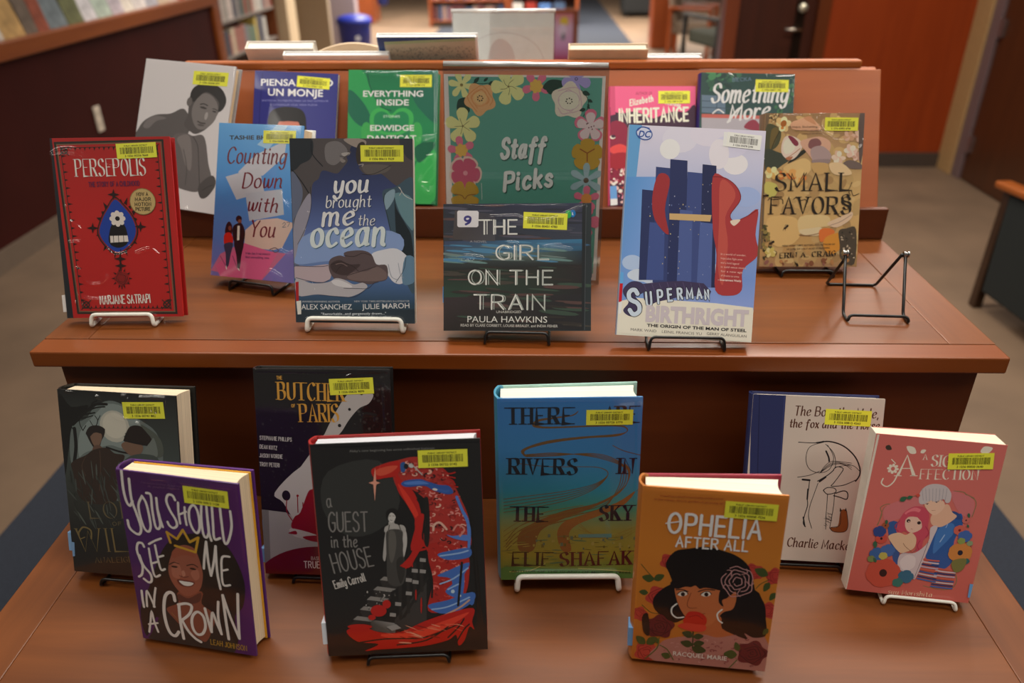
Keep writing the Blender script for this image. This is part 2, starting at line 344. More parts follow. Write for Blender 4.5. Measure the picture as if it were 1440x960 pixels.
                for i in range(n):
                    s.z += s.STEP*.3; f = .78-.22*i; a0 = rr.uniform(0, 6)
                    s.stroke(catmull([(cx+r*f*(1+.12*math.sin(4*t))*math.cos(t+a0), cy+r*f*(1+.12*math.sin(4*t))*math.sin(t+a0)) for t in [j*.5 for j in range(11)]]), max(r*.06, .25), k(dk))
            elif o == 't': s.text(op[1], op[2], op[3], op[4], op[5], op[6], k(op[7]), *op[8:])
            elif o == 'x': s.scatter(*op[1:])
            elif o == 'b': s.labels.append(op[1:])
            elif o == 'w': s.folds.append(op[1:])
    def scatter(s, kind, cols, n, a, b, seed, poly, ang, spread):
        P = [(poly[i]/10, poly[i+1]/10) for i in range(0, len(poly), 2)]; rr = random.Random(seed); xs = [p[0] for p in P]; ys = [p[1] for p in P]; k = 0; it = 0
        def inside(x, y):
            r = False
            for (x0, y0), (x1, y1) in zip(P, P[1:]+P[:1]):
                if (y0 > y) != (y1 > y) and x < (x1-x0)*(y-y0)/(y1-y0)+x0: r = not r
            return r
        while k < n and it < n*30:
            it += 1; x, y = rr.uniform(min(xs), max(xs)), rr.uniform(min(ys), max(ys))
            if not inside(x, y): continue
            k += 1; c = lin(rr.choice(cols), KP); r = rr.uniform(a, b); t = math.radians(-ang+rr.uniform(-spread, spread)); s.z += s.STEP*.25
            if kind == 'e': s.poly(ell(x, y, r, r*rr.uniform(.4, .9), math.degrees(t), 10), c)
            elif kind == 'd': s.poly([(x-r/3, y-r/2), (x+r/3, y-r/2), (x+r/3, y+r/2), (x-r/3, y+r/2)], c)
            elif kind == 'l': s.poly(ell(x, y, r/2, r*rr.uniform(.02, .06), math.degrees(t), 10), c)
            else:
                t0 = rr.uniform(0, 6.28); m = rr.uniform(1.5, 4.5); q = [(x+r*.5*(1-.1*j)*math.cos(t0+m*j/6), y+r*.5*(1-.1*j)*.7*math.sin(t0+m*j/6)) for j in range(7)]
                s.stroke(q, r*rr.uniform(.14, .3), c)
    def build(s, name, parent, m, loc=(0, 0, 0)):
        me = bpy.data.meshes.new(name); me.from_pydata(s.v, [], s.f); a = me.color_attributes.new('Ink', 'FLOAT_COLOR', 'CORNER')
        a.data.foreach_set('color', [x for c in s.c for x in c]); me.materials.append(m)
        o = bpy.data.objects.new(name, me); COL.objects.link(o); o.parent = parent; o.location = loc; return o
def ell(cx, cy, rx, ry, ro, n=20):
    c, s_ = math.cos(math.radians(ro)), math.sin(math.radians(ro))
    return [(cx+rx*math.cos(t)*c-ry*math.sin(t)*s_, cy+rx*math.cos(t)*s_+ry*math.sin(t)*c) for t in [2*math.pi*i/n for i in range(n)]]
def barcode(parent, spec, y, name='barcode_label', off=(0, 0)):
    """yellow (or white) library sticker: bars and digits on a thin slip"""
    x, yb, L, H, ang, digits, white = spec
    k = Ink(L, H); k.clip = False; rr = random.Random(digits); base = lin('e4df3a' if not white else 'd2cdc8', KP); dk = lin('2c2c10' if not white else '4a4644', 1)
    ca, sa = math.cos(ang), math.sin(ang); T = lambda a, b: (x+off[0]+a*ca+(b-0)*-sa*-1*-1, yb+off[1]+a*sa+b*ca)
    T = lambda a, b: (x+off[0]+a*ca-b*sa, yb+off[1]+a*sa+b*ca)
    k.face([T(0, -H), T(L, -H), T(L, 0), T(0, 0)], base); k.z += .03
    p = L*.09
    while p < L*.91:
        wd = rr.choice((.006, .006, .012, .016))*L; k.face([T(p, -H*.7), T(p+wd, -H*.7), T(p+wd, -H*.27), T(p, -H*.27)], dk); p += wd+rr.choice((.006, .006, .01, .014))*L
    a = T(L*.2, -H*.22); k.text('PUBLIC LIBRARY DISTRICT', a[0], a[1], L*.58, H*.09, ang, dk, 'b', .02, 0, 0, 0)
    a = T(L*.2, -H*.9); k.text(digits, a[0], a[1], L*.58, H*.13, ang, dk, 'b', .02, 0, 0, 0)
    return k.build(name, parent, STICKER, (0, -y*.001, 0))
def film(parent, w_, h, y, folds, name='plastic_jacket'):
    """clear protective jacket with the creases the photo shows"""
    nx, nz = 260, 380; P = [(f[0], f[1], [(f[2][i]/10, f[2][i+1]/10) for i in range(0, len(f[2]), 2)]) for f in folds]
    segs = [(wd, hg, a, b) for wd, hg, p in P for c in [catmull(p, False, 4)] for a, b in zip(c, c[1:])]
    X, Zg = np.meshgrid(np.linspace(0, w_, nx+1), np.linspace(0, h, nz+1)); D = np.zeros_like(X)
    for wd, hg, a, b in segs:
        r = max(wd*.55, 1.9); ex, ey = b[0]-a[0], b[1]-a[1]; t = np.clip(((X-a[0])*ex+(Zg-a[1])*ey)/(ex*ex+ey*ey+1e-9), 0, 1); q = np.hypot(X-a[0]-t*ex, Zg-a[1]-t*ey)
        D = np.maximum(D, 2.1*hg*np.exp(-(q/r)**2))
    D += .05*np.sin(X*.13+Zg*.05)+.04*np.sin(Zg*.11-X*.07)
    vs = np.stack([X*.001, -(y+np.maximum(D, -.09)+.1)*.001, Zg*.001], -1).reshape(-1, 3).tolist()
    fs = [(j*(nx+1)+i, j*(nx+1)+i+1, (j+1)*(nx+1)+i+1, (j+1)*(nx+1)+i) for j in range(nz) for i in range(nx)]
    return MB().add(vs, fs).build(name, FILM, parent, smooth=True)

# ---------------------------------------------------------------- measured data: poses (mm, rad) and printed artwork (1/10 mm)
POSE = {"photo": [-564.57, 372.53, 59.5, -0.3024, 0.4736, -0.0294, 174.38, 233.72], "monk": [-381.78, 415.97, 40.24, -0.0386, 0.4597, -0.0365, 140.89, 228.26], "green": [-209.86, 405.64, 55.44, -0.0444, 0.4529, -0.0029, 148.46, 216.67], "pink": [222.42, 418.8, 48.29, 0.0375, 0.4605, -0.0088, 140.93, 195.07], "more": [367.87, 409.0, 47.58, -0.0116, 0.4511, -0.02, 150.59, 217.57], "red": [-508.27, 73.29, 11.55, 0.0302, 0.3565, 0.0078, 152.03, 229.35], "count": [-374.14, 178.37, 19.92, -0.2713, 0.4268, 0.0281, 135.1, 216.25], "ocean": [-202.66, 60.83, 11.42, -0.0164, 0.3467, 0.0015, 153.87, 230.72], "cd": [5.54, 29.87, 17.74, -0.0307, 0.4665, 0.0187, 182.97, 157.02], "super": [209.28, 17.02, 15.21, -0.0175, 0.4558, -0.0433, 163.3, 254.59], "favors": [428.46, 241.22, 15.26, -0.0102, 0.3867, 0.0031, 140.54, 219.3], "lore": [-458.6, -145.76, -226.8, -0.0931, 0.2984, 0.0023, 145.06, 228.92], "crown": [-341.29, -238.31, -237.69, -0.1652, 0.1669, 0.0043, 137.62, 212.04], "butcher": [-218.83, -133.79, -232.91, -0.024, 0.3185, 0.0098, 160.69, 255.92], "guest": [-107.45, -246.77, -231.32, 0.0655, 0.2648, 0.0078, 171.8, 242.96], "rivers": [68.87, -138.45, -229.24, 0.0284, 0.1512, 0.0067, 160.11, 237.3], "ophelia": [203.6, -251.52, -236.98, -0.1128, 0.1389, 0.0152, 139.85, 214.7], "boy": [362.28, -100.74, -232.21, -0.0452, 0.3379, -0.0063, 153.8, 208.1], "sign": [463.85, -155.69, -231.87, -0.1175, 0.2041, -0.0188, 135.8, 199.88], "staff": [8.19, 218.44, 6.0, -0.0825, 0.137, -0.0006, 216.77, 279.9]}
ART = {"photo":[["g",[0,"bdb8b8",1,"c0bcbc"]],
["q","524d4c",[-25,961,42,1202,143,1344,357,1454,633,1497,861,1599,1005,1469,1052,1303,1009,1155,912,714,81,150]],
["q","6a6463",[126,1240,194,1363,360,1437,560,1413,375,1351,237,1222]],
["q","4a4544",[953,1764,1018,1926,1168,2010,1406,2015,1591,1919,1642,1783,1569,1664,1522,1547,1444,1412,1328,1296,1171,1218,1042,1259,923,1347,966,1494,963,1608]],
["q","6b6563",[1058,1702,1194,1862,1367,1849,1512,1701,1505,1489,1375,1340,1232,1298,1117,1366,1040,1530]],
["q","252222",[973,1752,975,1894,1085,1997,1334,2038,1543,1965,1654,1812,1629,1669,1539,1605,1528,1745,1393,1857,1240,1894,1112,1787,1054,1725]],
["e","5b5553",965,1717,52,73,-3],
["e","8f8987",1323,1522,31,62,-7],
["e","332e2d",1246,1646,68,17,-7],
["e","332e2d",1465,1604,40,14,-7],
["s","2a2525",1.73,[1182,1696,1249,1708,1321,1686],1,0,0],
["s","2a2525",1.38,[1424,1645,1471,1644,1515,1625],1,0,0],
["s","383130",2.08,[1176,1423,1248,1402,1323,1403],1,0,0],
["e","4c4544",1247,1368,68,17,-3],
["q","5a5453",[749,1140,981,1215,1125,1184,1291,1218,1389,1109,1495,780,1587,563,1485,409,1331,304,1051,322,971,375,764,755]],
["q","6f6866",[825,1108,984,1196,1088,1135,1165,857,1171,629,1049,730,941,948]],
["s","373231",1.38,[1130,1174,1244,1037,1313,760,1386,425],1,0,0],
["s","45403f",1.38,[982,952,1093,677,1115,393],1,0,0],
["q","423d3c",[1375,410,1495,547,1615,601,1684,513,1664,397,1560,253,1457,217,1388,294]],
["s","2b2726",1.04,[1461,349,1552,417,1647,457],1,0,0],
["b",96.8,221.2,66.3,21.5,0.027,"2 1556 00408 877",0],
["w",4.85,0.5,[1719,2334,1769,1766,1745,1428]],
["w",3.46,0.5,[1173,26,1188,57,1216,17]]],"monk":[["r","2d2f70"],
["s","23255e",1.39,[126,2242,106,1703,104,892],0,0,0],
["t","PIENSA COMO",10.7,204.0,122.2,10.72,0.031,"dcd8e2","b",0.02,0.0,0.0,0],
["t","UN MONJE",23.1,188.1,93.6,11.54,0.019,"dcd8e2","b",0.02,0.0,0.0,0],
["t","ENTRENA TU MENTE PARA LA PAZ INTERIOR",13.9,178.0,112.7,2.69,0.033,"7d7fb2","b",0.0,0.0,0.0,0],
["t","Y CONSIGUE UNA VIDA PLENA",27.2,171.6,81.4,2.69,0.036,"7d7fb2","b",0.0,0.0,0.0,0],
["q","121013",[250,1480,294,1617,413,1684,573,1707,768,1688,872,1602,908,1415,883,1144,294,1117,268,1332]],
["q","b06a58",[425,1415,523,1462,701,1467,792,1420,816,1033,438,1016]],
["b",72.0,222.6,55.7,18.2,-0.046,"2 1556 00881 204",0]],"green":[["g",[0,"1a6a45",0.4,"1f7a4c",1,"1d7446"]],
["q","2c8f50",[-44,2136,242,2139,369,1850,679,1272,493,1057,312,523,-18,651]],
["q","1c5f4c",[1093,2145,1496,2149,1515,1335,1214,1516,1047,1803]],
["q","18604a",[16,1846,293,1585,407,1268,190,1266,-5,1502]],
["q","3aa052",[380,1268,377,1453,484,1547,619,1541,724,1457,836,1543,971,1552,1081,1461,1074,1277,925,1143,731,1114,546,1138]],
["q","1f7c4e",[448,1269,445,1428,539,1495,648,1470,726,1378,810,1472,918,1499,1006,1434,1004,1276,870,1182,730,1161,588,1178]],
["q","38984e",[234,1081,244,1266,325,1320,408,1215,469,898,337,683]],
["q","38984e",[1237,1094,1220,1278,1138,1330,1059,1224,1011,905,1151,696]],
["q","2f9a4c",[1101,536,1363,910,1516,701,1463,63,1138,31]],
["q","16583f",[1120,907,1306,1015,1469,965,1206,670]],
["s","124c38",1.36,[310,2139,369,1876,537,1587,723,1510],1,0,0],
["s","165a40",1.08,[1147,2120,1047,1803,943,1592],1,0,0],
["t","EVERYTHING",24.9,173.5,99.5,9.49,0.01,"d5e2d8","b",0.022,0.0,0.0,0],
["t","INSIDE",47.7,159.5,53.3,9.5,0.011,"d5e2d8","b",0.022,0.0,0.0,0],
["t","STORIES",59.0,139.8,27.6,3.7,0.012,"b5cdbd","b",0.01,0.0,0.0,0],
["t","EDWIDGE",37.6,118.3,72.9,9.0,0.013,"d5e2d8","b",0.022,0.0,0.0,0],
["t","DANTICAT",33.0,101.5,81.4,9.01,0.014,"d5e2d8","b",0.022,0.0,0.0,0],
["b",85.7,209.1,52.5,19.7,0.008,"2 1556 00788 315",0],
["w",3.25,0.8,[798,2064,934,2039,1044,1935,1097,1948]],
["w",3.25,0.8,[1184,1040,1278,1094,1412,1109,1427,1057,1306,1029]],
["w",3.25,0.8,[1286,698,1339,778,1433,792,1448,700,1317,539,1226,378,1348,354,1453,488]],
["w",3.25,0.8,[1269,273,1379,195,1431,276]],
["w",3.25,0.8,[283,2126,662,2116,985,2139,1443,2135]],
["w",3.25,0.8,[1456,2122,1480,1071,1490,64]]],"staff":[["r","cfc2bf"],
["p","579183",[57,2771,2126,2776,2122,99,108,21]],
["f","dcc98a",240,2663,177,6,0.24,-10,0],
["e","8a7440",240,2663,22,21,1],
["s","3d5a3a",0.69,[240,2663,249,2678],0,0,0],
["q","1f3a30",[409,2690,453,2700,476,2734,480,2764,449,2757,415,2732]],
["q","1f3a30",[542,2713,574,2716,594,2738,599,2759,577,2757,550,2742]],
["q","1f3a30",[619,2682,609,2645,628,2615,652,2599,659,2626,653,2662]],
["q","1f3a30",[670,2714,638,2715,617,2696,608,2676,630,2676,658,2687]],
["s","1f3a30",0.91,[398,2690,520,2681,652,2697],1,0,0],
["q","1f3a30",[307,2500,202,2479,170,2398,181,2328,255,2344,323,2401]],
["q","24402f",[328,2394,257,2380,244,2328,259,2282,309,2293,350,2330]],
["o","d79a6a","c4824f",492,2486,200,3,2],
["e","dca672",492,2499,89,84,1],
["s","c4824f",0.69,[603,2500,589,2449,552,2410,499,2393,445,2402,402,2434,381,2482,388,2534,420,2577,469,2601,524,2600,571,2574],1,0,0],
["e","2a221e",528,2495,10,9,1],
["e","2a221e",514,2468,10,10,1],
["e","2a221e",484,2461,10,10,1],
["e","2a221e",460,2479,10,10,1],
["e","2a221e",460,2509,10,9,1],
["e","2a221e",485,2527,10,9,1],
["e","2a221e",515,2521,10,9,1],
["f","dcc98a",877,2651,231,5,0.36,38,0],
["e","a08a50",877,2651,14,13,1],
["s","4a4a30",0.57,[877,2651,926,2653,986,2618],1,0,0],
["s","4a4a30",0.57,[877,2651,894,2608,878,2542],1,0,0],
["s","4a4a30",0.57,[877,2651,839,2622,768,2616],1,0,0],
["s","4a4a30",0.57,[877,2651,837,2676,810,2737],1,0,0],
["s","4a4a30",0.57,[877,2651,890,2695,944,2739],1,0,0],
["f","cc6a84",1250,2660,187,5,0.27,54,0],
["e","d08a4a",1250,2660,81,77,1],
["f","d9a44e",1250,2660,89,7,0.3,0,0],
["q","1f3a30",[1338,2640,1458,2597,1564,2649,1618,2716,1533,2746,1415,2736]],
["q","1f3a30",[1389,2610,1430,2563,1490,2560,1531,2576,1502,2609,1447,2633]],
["q","1f3a30",[1506,2684,1535,2651,1576,2649,1605,2660,1584,2683,1547,2700]],
["f","9a8cc0",1781,2753,193,5,0.34,-90,0],
["e","40345a",1781,2759,22,20,1],
["e","9a8cc0",1781,2759,13,12,1],
["o","d9bfb0","bf9fa6",1696,2483,222,3,5],
["e","dcc6b4",1696,2483,131,125,1],
["s","b795a5",0.69,[1830,2438,1788,2389,1724,2364,1653,2367,1592,2399,1557,2452,1555,2512,1588,2565,1648,2597,1718,2602,1783,2578,1827,2530],1,0,0],
["e","2a221e",1734,2469,10,9,1],
["e","2a221e",1711,2448,10,9,1],
["e","2a221e",1677,2450,10,9,1],
["e","2a221e",1657,2473,10,9,1],
["e","2a221e",1666,2501,10,9,1],
["e","2a221e",1698,2512,10,9,1],
["e","2a221e",1728,2498,10,9,1],
["s","1f3a30",0.91,[1856,2616,1947,2503,1942,2378,1891,2282],1,0,0],
["q","1f3a30",[1867,2596,1894,2554,1938,2550,1970,2562,1951,2591,1913,2613]],
["q","1f3a30",[1947,2499,1959,2470,1987,2463,2009,2467,2000,2487,1979,2506]],
["q","1f3a30",[1940,2420,1940,2397,1957,2385,1974,2383,1973,2399,1963,2416]],
["q","1f3a30",[1920,2378,1884,2393,1855,2377,1840,2355,1865,2345,1899,2347]],
["q","1f3a30",[1972,2420,1967,2437,1951,2442,1939,2441,1943,2429,1954,2418]],
["f","cc6a84",1993,2159,216,5,0.36,90,0],
["f","dcb9bb",1993,2150,182,5,0.34,90,0],
["e","5a2030",2041,2160,9,9,1],
["e","5a2030",2020,2118,9,9,1],
["e","5a2030",1973,2137,9,9,1],
["e","5a2030",1944,2187,9,9,1],
["e","5a2030",1959,2196,9,9,1],
["e","5a2030",2007,2150,9,9,1],
["f","dcc98a",250,2127,239,5,0.33,20,0],
["e","a08a50",250,2127,15,14,1],
["s","4a4a30",0.57,[250,2127,344,2069],1,0,0],
["s","4a4a30",0.57,[250,2127,219,2021],1,0,0],
["s","4a4a30",0.57,[250,2127,136,2119],1,0,0],
["s","4a4a30",0.57,[250,2127,211,2227],1,0,0],
["s","4a4a30",0.57,[250,2127,339,2196],1,0,0],
["f","cc6a84",225,1802,189,5,0.27,30,0],
["e","d08a4a",225,1802,81,78,1],
["f","d9a44e",225,1802,90,7,0.3,0,0],
["f","dcb0a4",278,1495,229,5,0.5,64,0],
["f","b8506a",278,1490,206,5,0.46,64,0],
["e","d98a94",278,1490,33,33,1],
["f","b08a2c",267,1175,214,4,0.5,-45,0],
["s","7a4a1a",1.14,[115,1189,220,1178,259,1129],1,0,0],
["s","7a4a1a",1.14,[419,1198,314,1181,273,1129],1,0,0],
["f","b08a2c",1967,1779,211,5,0.46,-126,0],
["s","8a4a1a",1.6,[1966,1801,1868,1853],1,0,0],
["s","8a4a1a",1.6,[1966,1801,2060,1857],1,0,0],
["s","8a4a1a",1.6,[1966,1801,1971,1691],1,0,0],
["f","8fa6ae",1966,1432,233,6,0.2,90,0],
["e","5c4a3c",1966,1432,37,37,1],
["f","cc6a84",1982,1177,177,5,0.27,90,0],
["e","d08a4a",1982,1177,74,74,2],
["f","dcc98a",250,825,236,5,0.34,0,0],
["e","a08a50",250,825,24,24,2],
["f","cc6a84",1950,854,231,5,0.36,0,0],
["e","d9a44e",1950,854,46,46,2],
["t","Staff",77.9,169.9,66.6,25.49,0.047,"2f5148","h",0.0,0.3,5.15,0],
["t","Picks",81.8,124.5,73.1,24.23,0.135,"2f5148","h",0.0,0.26,4.98,0],
["t","Staff",76.7,170.9,66.6,25.48,0.047,"d9ccca","h",0.0,0.3,5.15,0],
["t","Picks",80.6,125.5,73.1,24.22,0.135,"d9ccca","h",0.0,0.26,4.98,0],
["s","b9c4bd",0.83,[505,1355,511,1126],0,0,0]],"pink":[["r","cf557c"],
["q","3a2336",[-25,1495,66,1528,203,1511,385,1539,545,1494,705,1427,887,1494,1058,1539,1252,1528,1435,1539,1514,-70,-21,-67]],
["p","b84468",[-3,1967,77,1967,89,1495,9,1472]],
["t","AUTHOR OF",41.9,181.0,27.3,4.72,0.016,"a03858","b",0.02,0.0,0.0,0],
["t","Elizabeth",32.2,163.0,40.6,9.58,0.195,"d8cdbd","h",0.0,0.25,1.71,0],
["t","Acevedo",90.9,165.7,25.5,5.63,-0.178,"d8cdbd","h",0.0,0.25,1.14,0],
["t","INHERITANCE",14.4,135.9,116.1,21.42,0.026,"d9d3bc","h",0.0,0.0,3.43,0],
["q","7a2038",[-24,1292,226,1359,319,1066,252,387,-23,500]],
["q","c2403f",[-1,942,159,1009,285,953,251,862,45,851]],
["e","d8cdbd",44,1122,46,32,0],
["e","3a2336",54,1134,37,25,0],
["q","8c1f2c",[-12,817,273,862,274,625,0,614]],
["x","e",["d8a8a0","b04a3c","d9c8c0","6a1f30","c07a90"],60,1.14,3.88,3,[-11,602,286,613,287,57,36,46],0,180],
["p","5d8fc4",[-5,319,109,325,121,114,7,109]],
["p","cfd6dc",[7,109,121,114,127,12,13,1]],
["b",79.4,187.2,52.2,20.5,0.004,"2 1556 00814 597",0]],"more":[["g",[0,"24413d",0.3,"2f4a48",0.5,"3c5c5c",1,"6a5550"]],
["x","e",["35604a","2d5240","3f7a50","223a36"],46,2.68,7.67,4,[57,2195,613,2187,471,1937,168,1855],0,180],
["x","e",["3c6a4a","2a4a3c"],30,2.3,6.13,5,[1000,2062,1493,2109,1499,1578,1175,1571],0,180],
["p","5f7386",[16,1814,400,1803,412,1517,28,1528]],
["s","3c4a58",1.15,[20,1718,864,1698],0,0,0],
["s","3c4a58",1.15,[24,1615,868,1595],0,0,0],
["s","3c4a58",1.15,[265,1819,270,1514],0,0,0],
["p","b8625a",[29,1509,1026,1499,1028,1446,31,1447]],
["p","a7a2aa",[31,1447,1028,1446,1036,1263,39,1256]],
["q","8a3a4a",[729,1294,800,1410,914,1421,998,1262]],
["t","BECKA",50.4,203.7,30.6,5.33,0.07,"5a7086","h",0.0,0.0,0.96,0],
["t","Something",16.7,169.5,127.6,29.68,0.027,"d3d2d6","h",0.0,0.28,4.6,1],
["t","More",46.3,140.3,70.2,23.7,0.13,"d3d2d6","h",0.0,0.28,4.6,1],
["s","d3d2d6",2.3,[209,1520,294,1583,385,1531],1,0,0],
["s","d3d2d6",3.45,[456,1384,601,1578,657,1617],1,0,0],
["b",87.7,207.8,53.3,19.8,0.005,"2 1556 00871 903",0],
["w",3.07,0.7,[39,2180,306,2193,461,2146,533,2091]],
["w",3.07,0.7,[1073,2139,1147,2171,1226,2123,1492,2140]],
["w",3.07,0.7,[1455,2109,1496,1882,1472,1577]]],"red":[["g",[0,"9c1d1a",0.5,"aa1f1c",1,"a01b19"]],
["p","1f2226",[-61,2310,26,2308,81,-21,-10,-20]],
["s","23231c",2.66,[60,2234,1425,2247,1434,45,149,65],0,1,0],
["s","5d5640",1.18,[81,2214,1402,2225,1412,66,169,86],0,1,0],
["s","23231c",0.89,[123,2171,1355,2180,1367,109,209,128],0,1,0],
["p","2a1512",[135,2085,192,2070,132,2057]],
["p","2a1512",[1351,2094,1291,2080,1349,2065]],
["p","2a1512",[176,2171,186,2126,205,2171]],
["p","2a1512",[257,127,277,175,287,126]],
["p","2a1512",[139,1986,178,1971,136,1957]],
["p","2a1512",[1352,1993,1309,1979,1349,1964]],
["p","2a1512",[237,2172,248,2140,266,2171]],
["p","2a1512",[315,126,333,159,345,126]],
["p","2a1512",[143,1886,200,1871,140,1857]],
["p","2a1512",[1352,1891,1292,1878,1350,1863]],
["p","2a1512",[298,2172,308,2127,327,2172]],
["p","2a1512",[372,125,391,173,402,125]],
["p","2a1512",[147,1786,187,1771,145,1757]],
["p","2a1512",[1353,1790,1311,1776,1350,1761]],
["p","2a1512",[359,2173,370,2141,388,2172]],
["p","2a1512",[429,124,447,158,459,124]],
["p","2a1512",[152,1685,209,1670,149,1657]],
["p","2a1512",[1353,1688,1293,1675,1351,1659]],
["p","2a1512",[420,2173,430,2127,449,2173]],
["p","2a1512",[487,123,506,171,517,123]],
["p","2a1512",[156,1585,196,1570,153,1556]],
["p","2a1512",[1354,1586,1312,1572,1352,1557]],
["p","2a1512",[481,2174,492,2142,510,2173]],
["p","2a1512",[544,122,562,156,574,122]],
["p","2a1512",[160,1484,218,1468,157,1455]],
["p","2a1512",[1354,1484,1294,1470,1352,1455]],
["p","2a1512",[542,2174,552,2128,571,2174]],
["p","2a1512",[601,121,620,169,631,121]],
["p","2a1512",[164,1382,204,1367,162,1353]],
["p","2a1512",[1355,1381,1313,1367,1353,1352]],
["p","2a1512",[603,2175,614,2143,632,2174]],
["p","2a1512",[658,120,676,154,688,120]],
["p","2a1512",[169,1281,226,1265,166,1251]],
["p","2a1512",[1356,1278,1295,1264,1353,1249]],
["p","2a1512",[664,2175,674,2129,693,2175]],
["p","2a1512",[716,120,735,167,746,119]],
["p","2a1512",[173,1179,213,1163,170,1149]],
["p","2a1512",[1356,1174,1314,1161,1354,1145]],
["p","2a1512",[725,2176,736,2143,754,2175]],
["p","2a1512",[773,119,791,152,803,118]],
["p","2a1512",[177,1076,235,1061,174,1047]],
["p","2a1512",[1357,1071,1296,1057,1354,1042]],
["p","2a1512",[786,2176,796,2130,815,2176]],
["p","2a1512",[830,118,849,166,860,117]],
["p","2a1512",[182,974,222,959,179,944]],
["p","2a1512",[1357,967,1315,953,1355,937]],
["p","2a1512",[847,2176,858,2144,876,2176]],
["p","2a1512",[888,117,905,150,918,116]],
["p","2a1512",[186,871,244,855,183,842]],
["p","2a1512",[1358,863,1297,849,1356,833]],
["p","2a1512",[908,2177,918,2131,937,2176]],
["p","2a1512",[945,116,964,164,975,115]],
["p","2a1512",[190,768,230,752,187,738]],
["p","2a1512",[1359,758,1316,744,1356,729]],
["p","2a1512",[969,2177,981,2145,998,2177]],
["p","2a1512",[1002,115,1020,148,1032,114]],
["p","2a1512",[195,664,253,649,192,635]],
["p","2a1512",[1359,653,1298,639,1357,624]],
["p","2a1512",[1030,2178,1040,2132,1059,2177]],
["p","2a1512",[1059,114,1078,162,1089,113]],
["p","2a1512",[199,561,239,545,196,531]],
["p","2a1512",[1360,548,1317,534,1357,518]],
["p","2a1512",[1091,2178,1103,2146,1120,2178]],
["p","2a1512",[1117,113,1135,147,1147,113]],
["p","2a1512",[203,457,262,441,200,427]],
["p","2a1512",[1360,443,1299,429,1358,413]],
["p","2a1512",[1152,2179,1162,2133,1181,2178]],
["p","2a1512",[1174,112,1193,160,1204,112]],
["p","2a1512",[208,352,248,337,205,322]],
["p","2a1512",[1361,337,1318,322,1359,307]],
["p","2a1512",[1213,2179,1225,2147,1242,2179]],
["p","2a1512",[1231,111,1249,145,1261,111]],
["p","2a1512",[212,248,271,232,209,218]],
["p","2a1512",[1362,231,1300,217,1359,201]],
["p","2a1512",[1274,2180,1285,2134,1303,2179]],
["p","2a1512",[1289,110,1308,158,1319,110]],
["s","23231c",1.48,[129,2136,173,2176,210,2135,166,2096],1,1,0],
["s","23231c",1.18,[117,2194,222,2078],0,0,0],
["s","23231c",1.18,[233,2192,106,2080],0,0,0],
["s","23231c",1.48,[1267,2141,1311,2181,1349,2140,1305,2101],1,1,0],
["s","23231c",1.18,[1255,2198,1362,2083],0,0,0],
["s","23231c",1.18,[1371,2197,1245,2085],0,0,0],
["s","23231c",1.48,[225,173,271,214,309,171,263,130],1,1,0],
["s","23231c",1.18,[213,233,322,111],0,0,0],
["s","23231c",1.18,[333,231,202,113],0,0,0],
["s","23231c",1.48,[1275,162,1320,203,1359,160,1314,119],1,1,0],
["s","23231c",1.18,[1262,222,1372,100],0,0,0],
["s","23231c",1.18,[1382,220,1252,102],0,0,0],
["t","PERSEPOLIS",28.4,181.4,90.6,21.23,0.003,"dccac2","h",0.0,0.0,2.37,2],
["t","THE STORY OF A CHILDHOOD",43.9,168.2,65.6,5.77,0.011,"5c1a3c","h",0.0,0.0,0.95,0],
["p","26100e",[996,1201,1062,1169,991,1138]],
["p","26100e",[986,1112,1007,1068,968,1051]],
["p","26100e",[958,1027,997,947,929,974]],
["p","26100e",[915,953,914,898,877,912]],
["p","26100e",[860,898,859,796,816,872]],
["p","26100e",[797,865,775,815,752,857]],
["p","26100e",[733,857,692,766,689,867]],
["p","26100e",[671,875,634,846,632,902]],
["p","26100e",[617,917,551,865,587,959]],
["p","26100e",[576,979,537,982,557,1033]],
["p","26100e",[551,1058,479,1062,544,1119]],
["p","26100e",[544,1146,514,1178,550,1209]],
["p","26100e",[555,1235,501,1293,573,1295]],
["p","26100e",[583,1320,573,1371,612,1372]],
["p","26100e",[627,1392,607,1485,664,1433]],
["p","26100e",[681,1447,693,1501,724,1472]],
["p","26100e",[743,1480,765,1578,788,1488]],
["p","26100e",[808,1487,838,1527,851,1478]],
["p","26100e",[869,1470,924,1543,907,1443]],
["p","26100e",[922,1429,961,1442,952,1387]],
["p","26100e",[963,1367,1035,1391,983,1313]],
["p","26100e",[988,1289,1024,1271,996,1228]],
["q","1c1614",[761,1555,878,1447,982,1300,1026,1111,944,943,745,815,586,916,495,1087,552,1274,653,1434]],
["q","7a1a18",[762,1538,872,1435,971,1294,1012,1114,935,953,746,831,596,927,509,1091,564,1270,660,1423]],
["q","1b3a90",[762,1517,866,1420,958,1287,996,1117,924,966,748,850,607,941,526,1095,577,1264,667,1409]],
["q","131013",[639,970,667,1146,731,1233,820,1231,874,1143,877,966,752,903]],
["f","ccc4bc",773,1276,100,8,0.3,0,0],
["e","131013",773,1276,30,30,-1],
["p","ccc4bc",[659,1058,885,1060,890,981,657,970]],
["s","131013",0.74,[701,1057,699,975],0,0,0],
["s","131013",0.74,[766,1059,764,974],0,0,0],
["s","131013",0.74,[831,1058,830,979],0,0,0],
["p","26100e",[367,1162,446,1185,520,1160,441,1138]],
["p","26100e",[450,1231,464,1161,437,1091,423,1161]],
["p","26100e",[983,1170,1062,1192,1137,1168,1058,1146]],
["p","26100e",[1066,1239,1081,1169,1054,1099,1039,1169]],
["p","26100e",[671,1583,750,1604,824,1580,745,1558]],
["p","26100e",[754,1651,768,1581,741,1512,727,1582]],
["p","26100e",[686,763,766,785,841,760,761,738]],
["p","26100e",[770,832,784,761,757,690,743,762]],
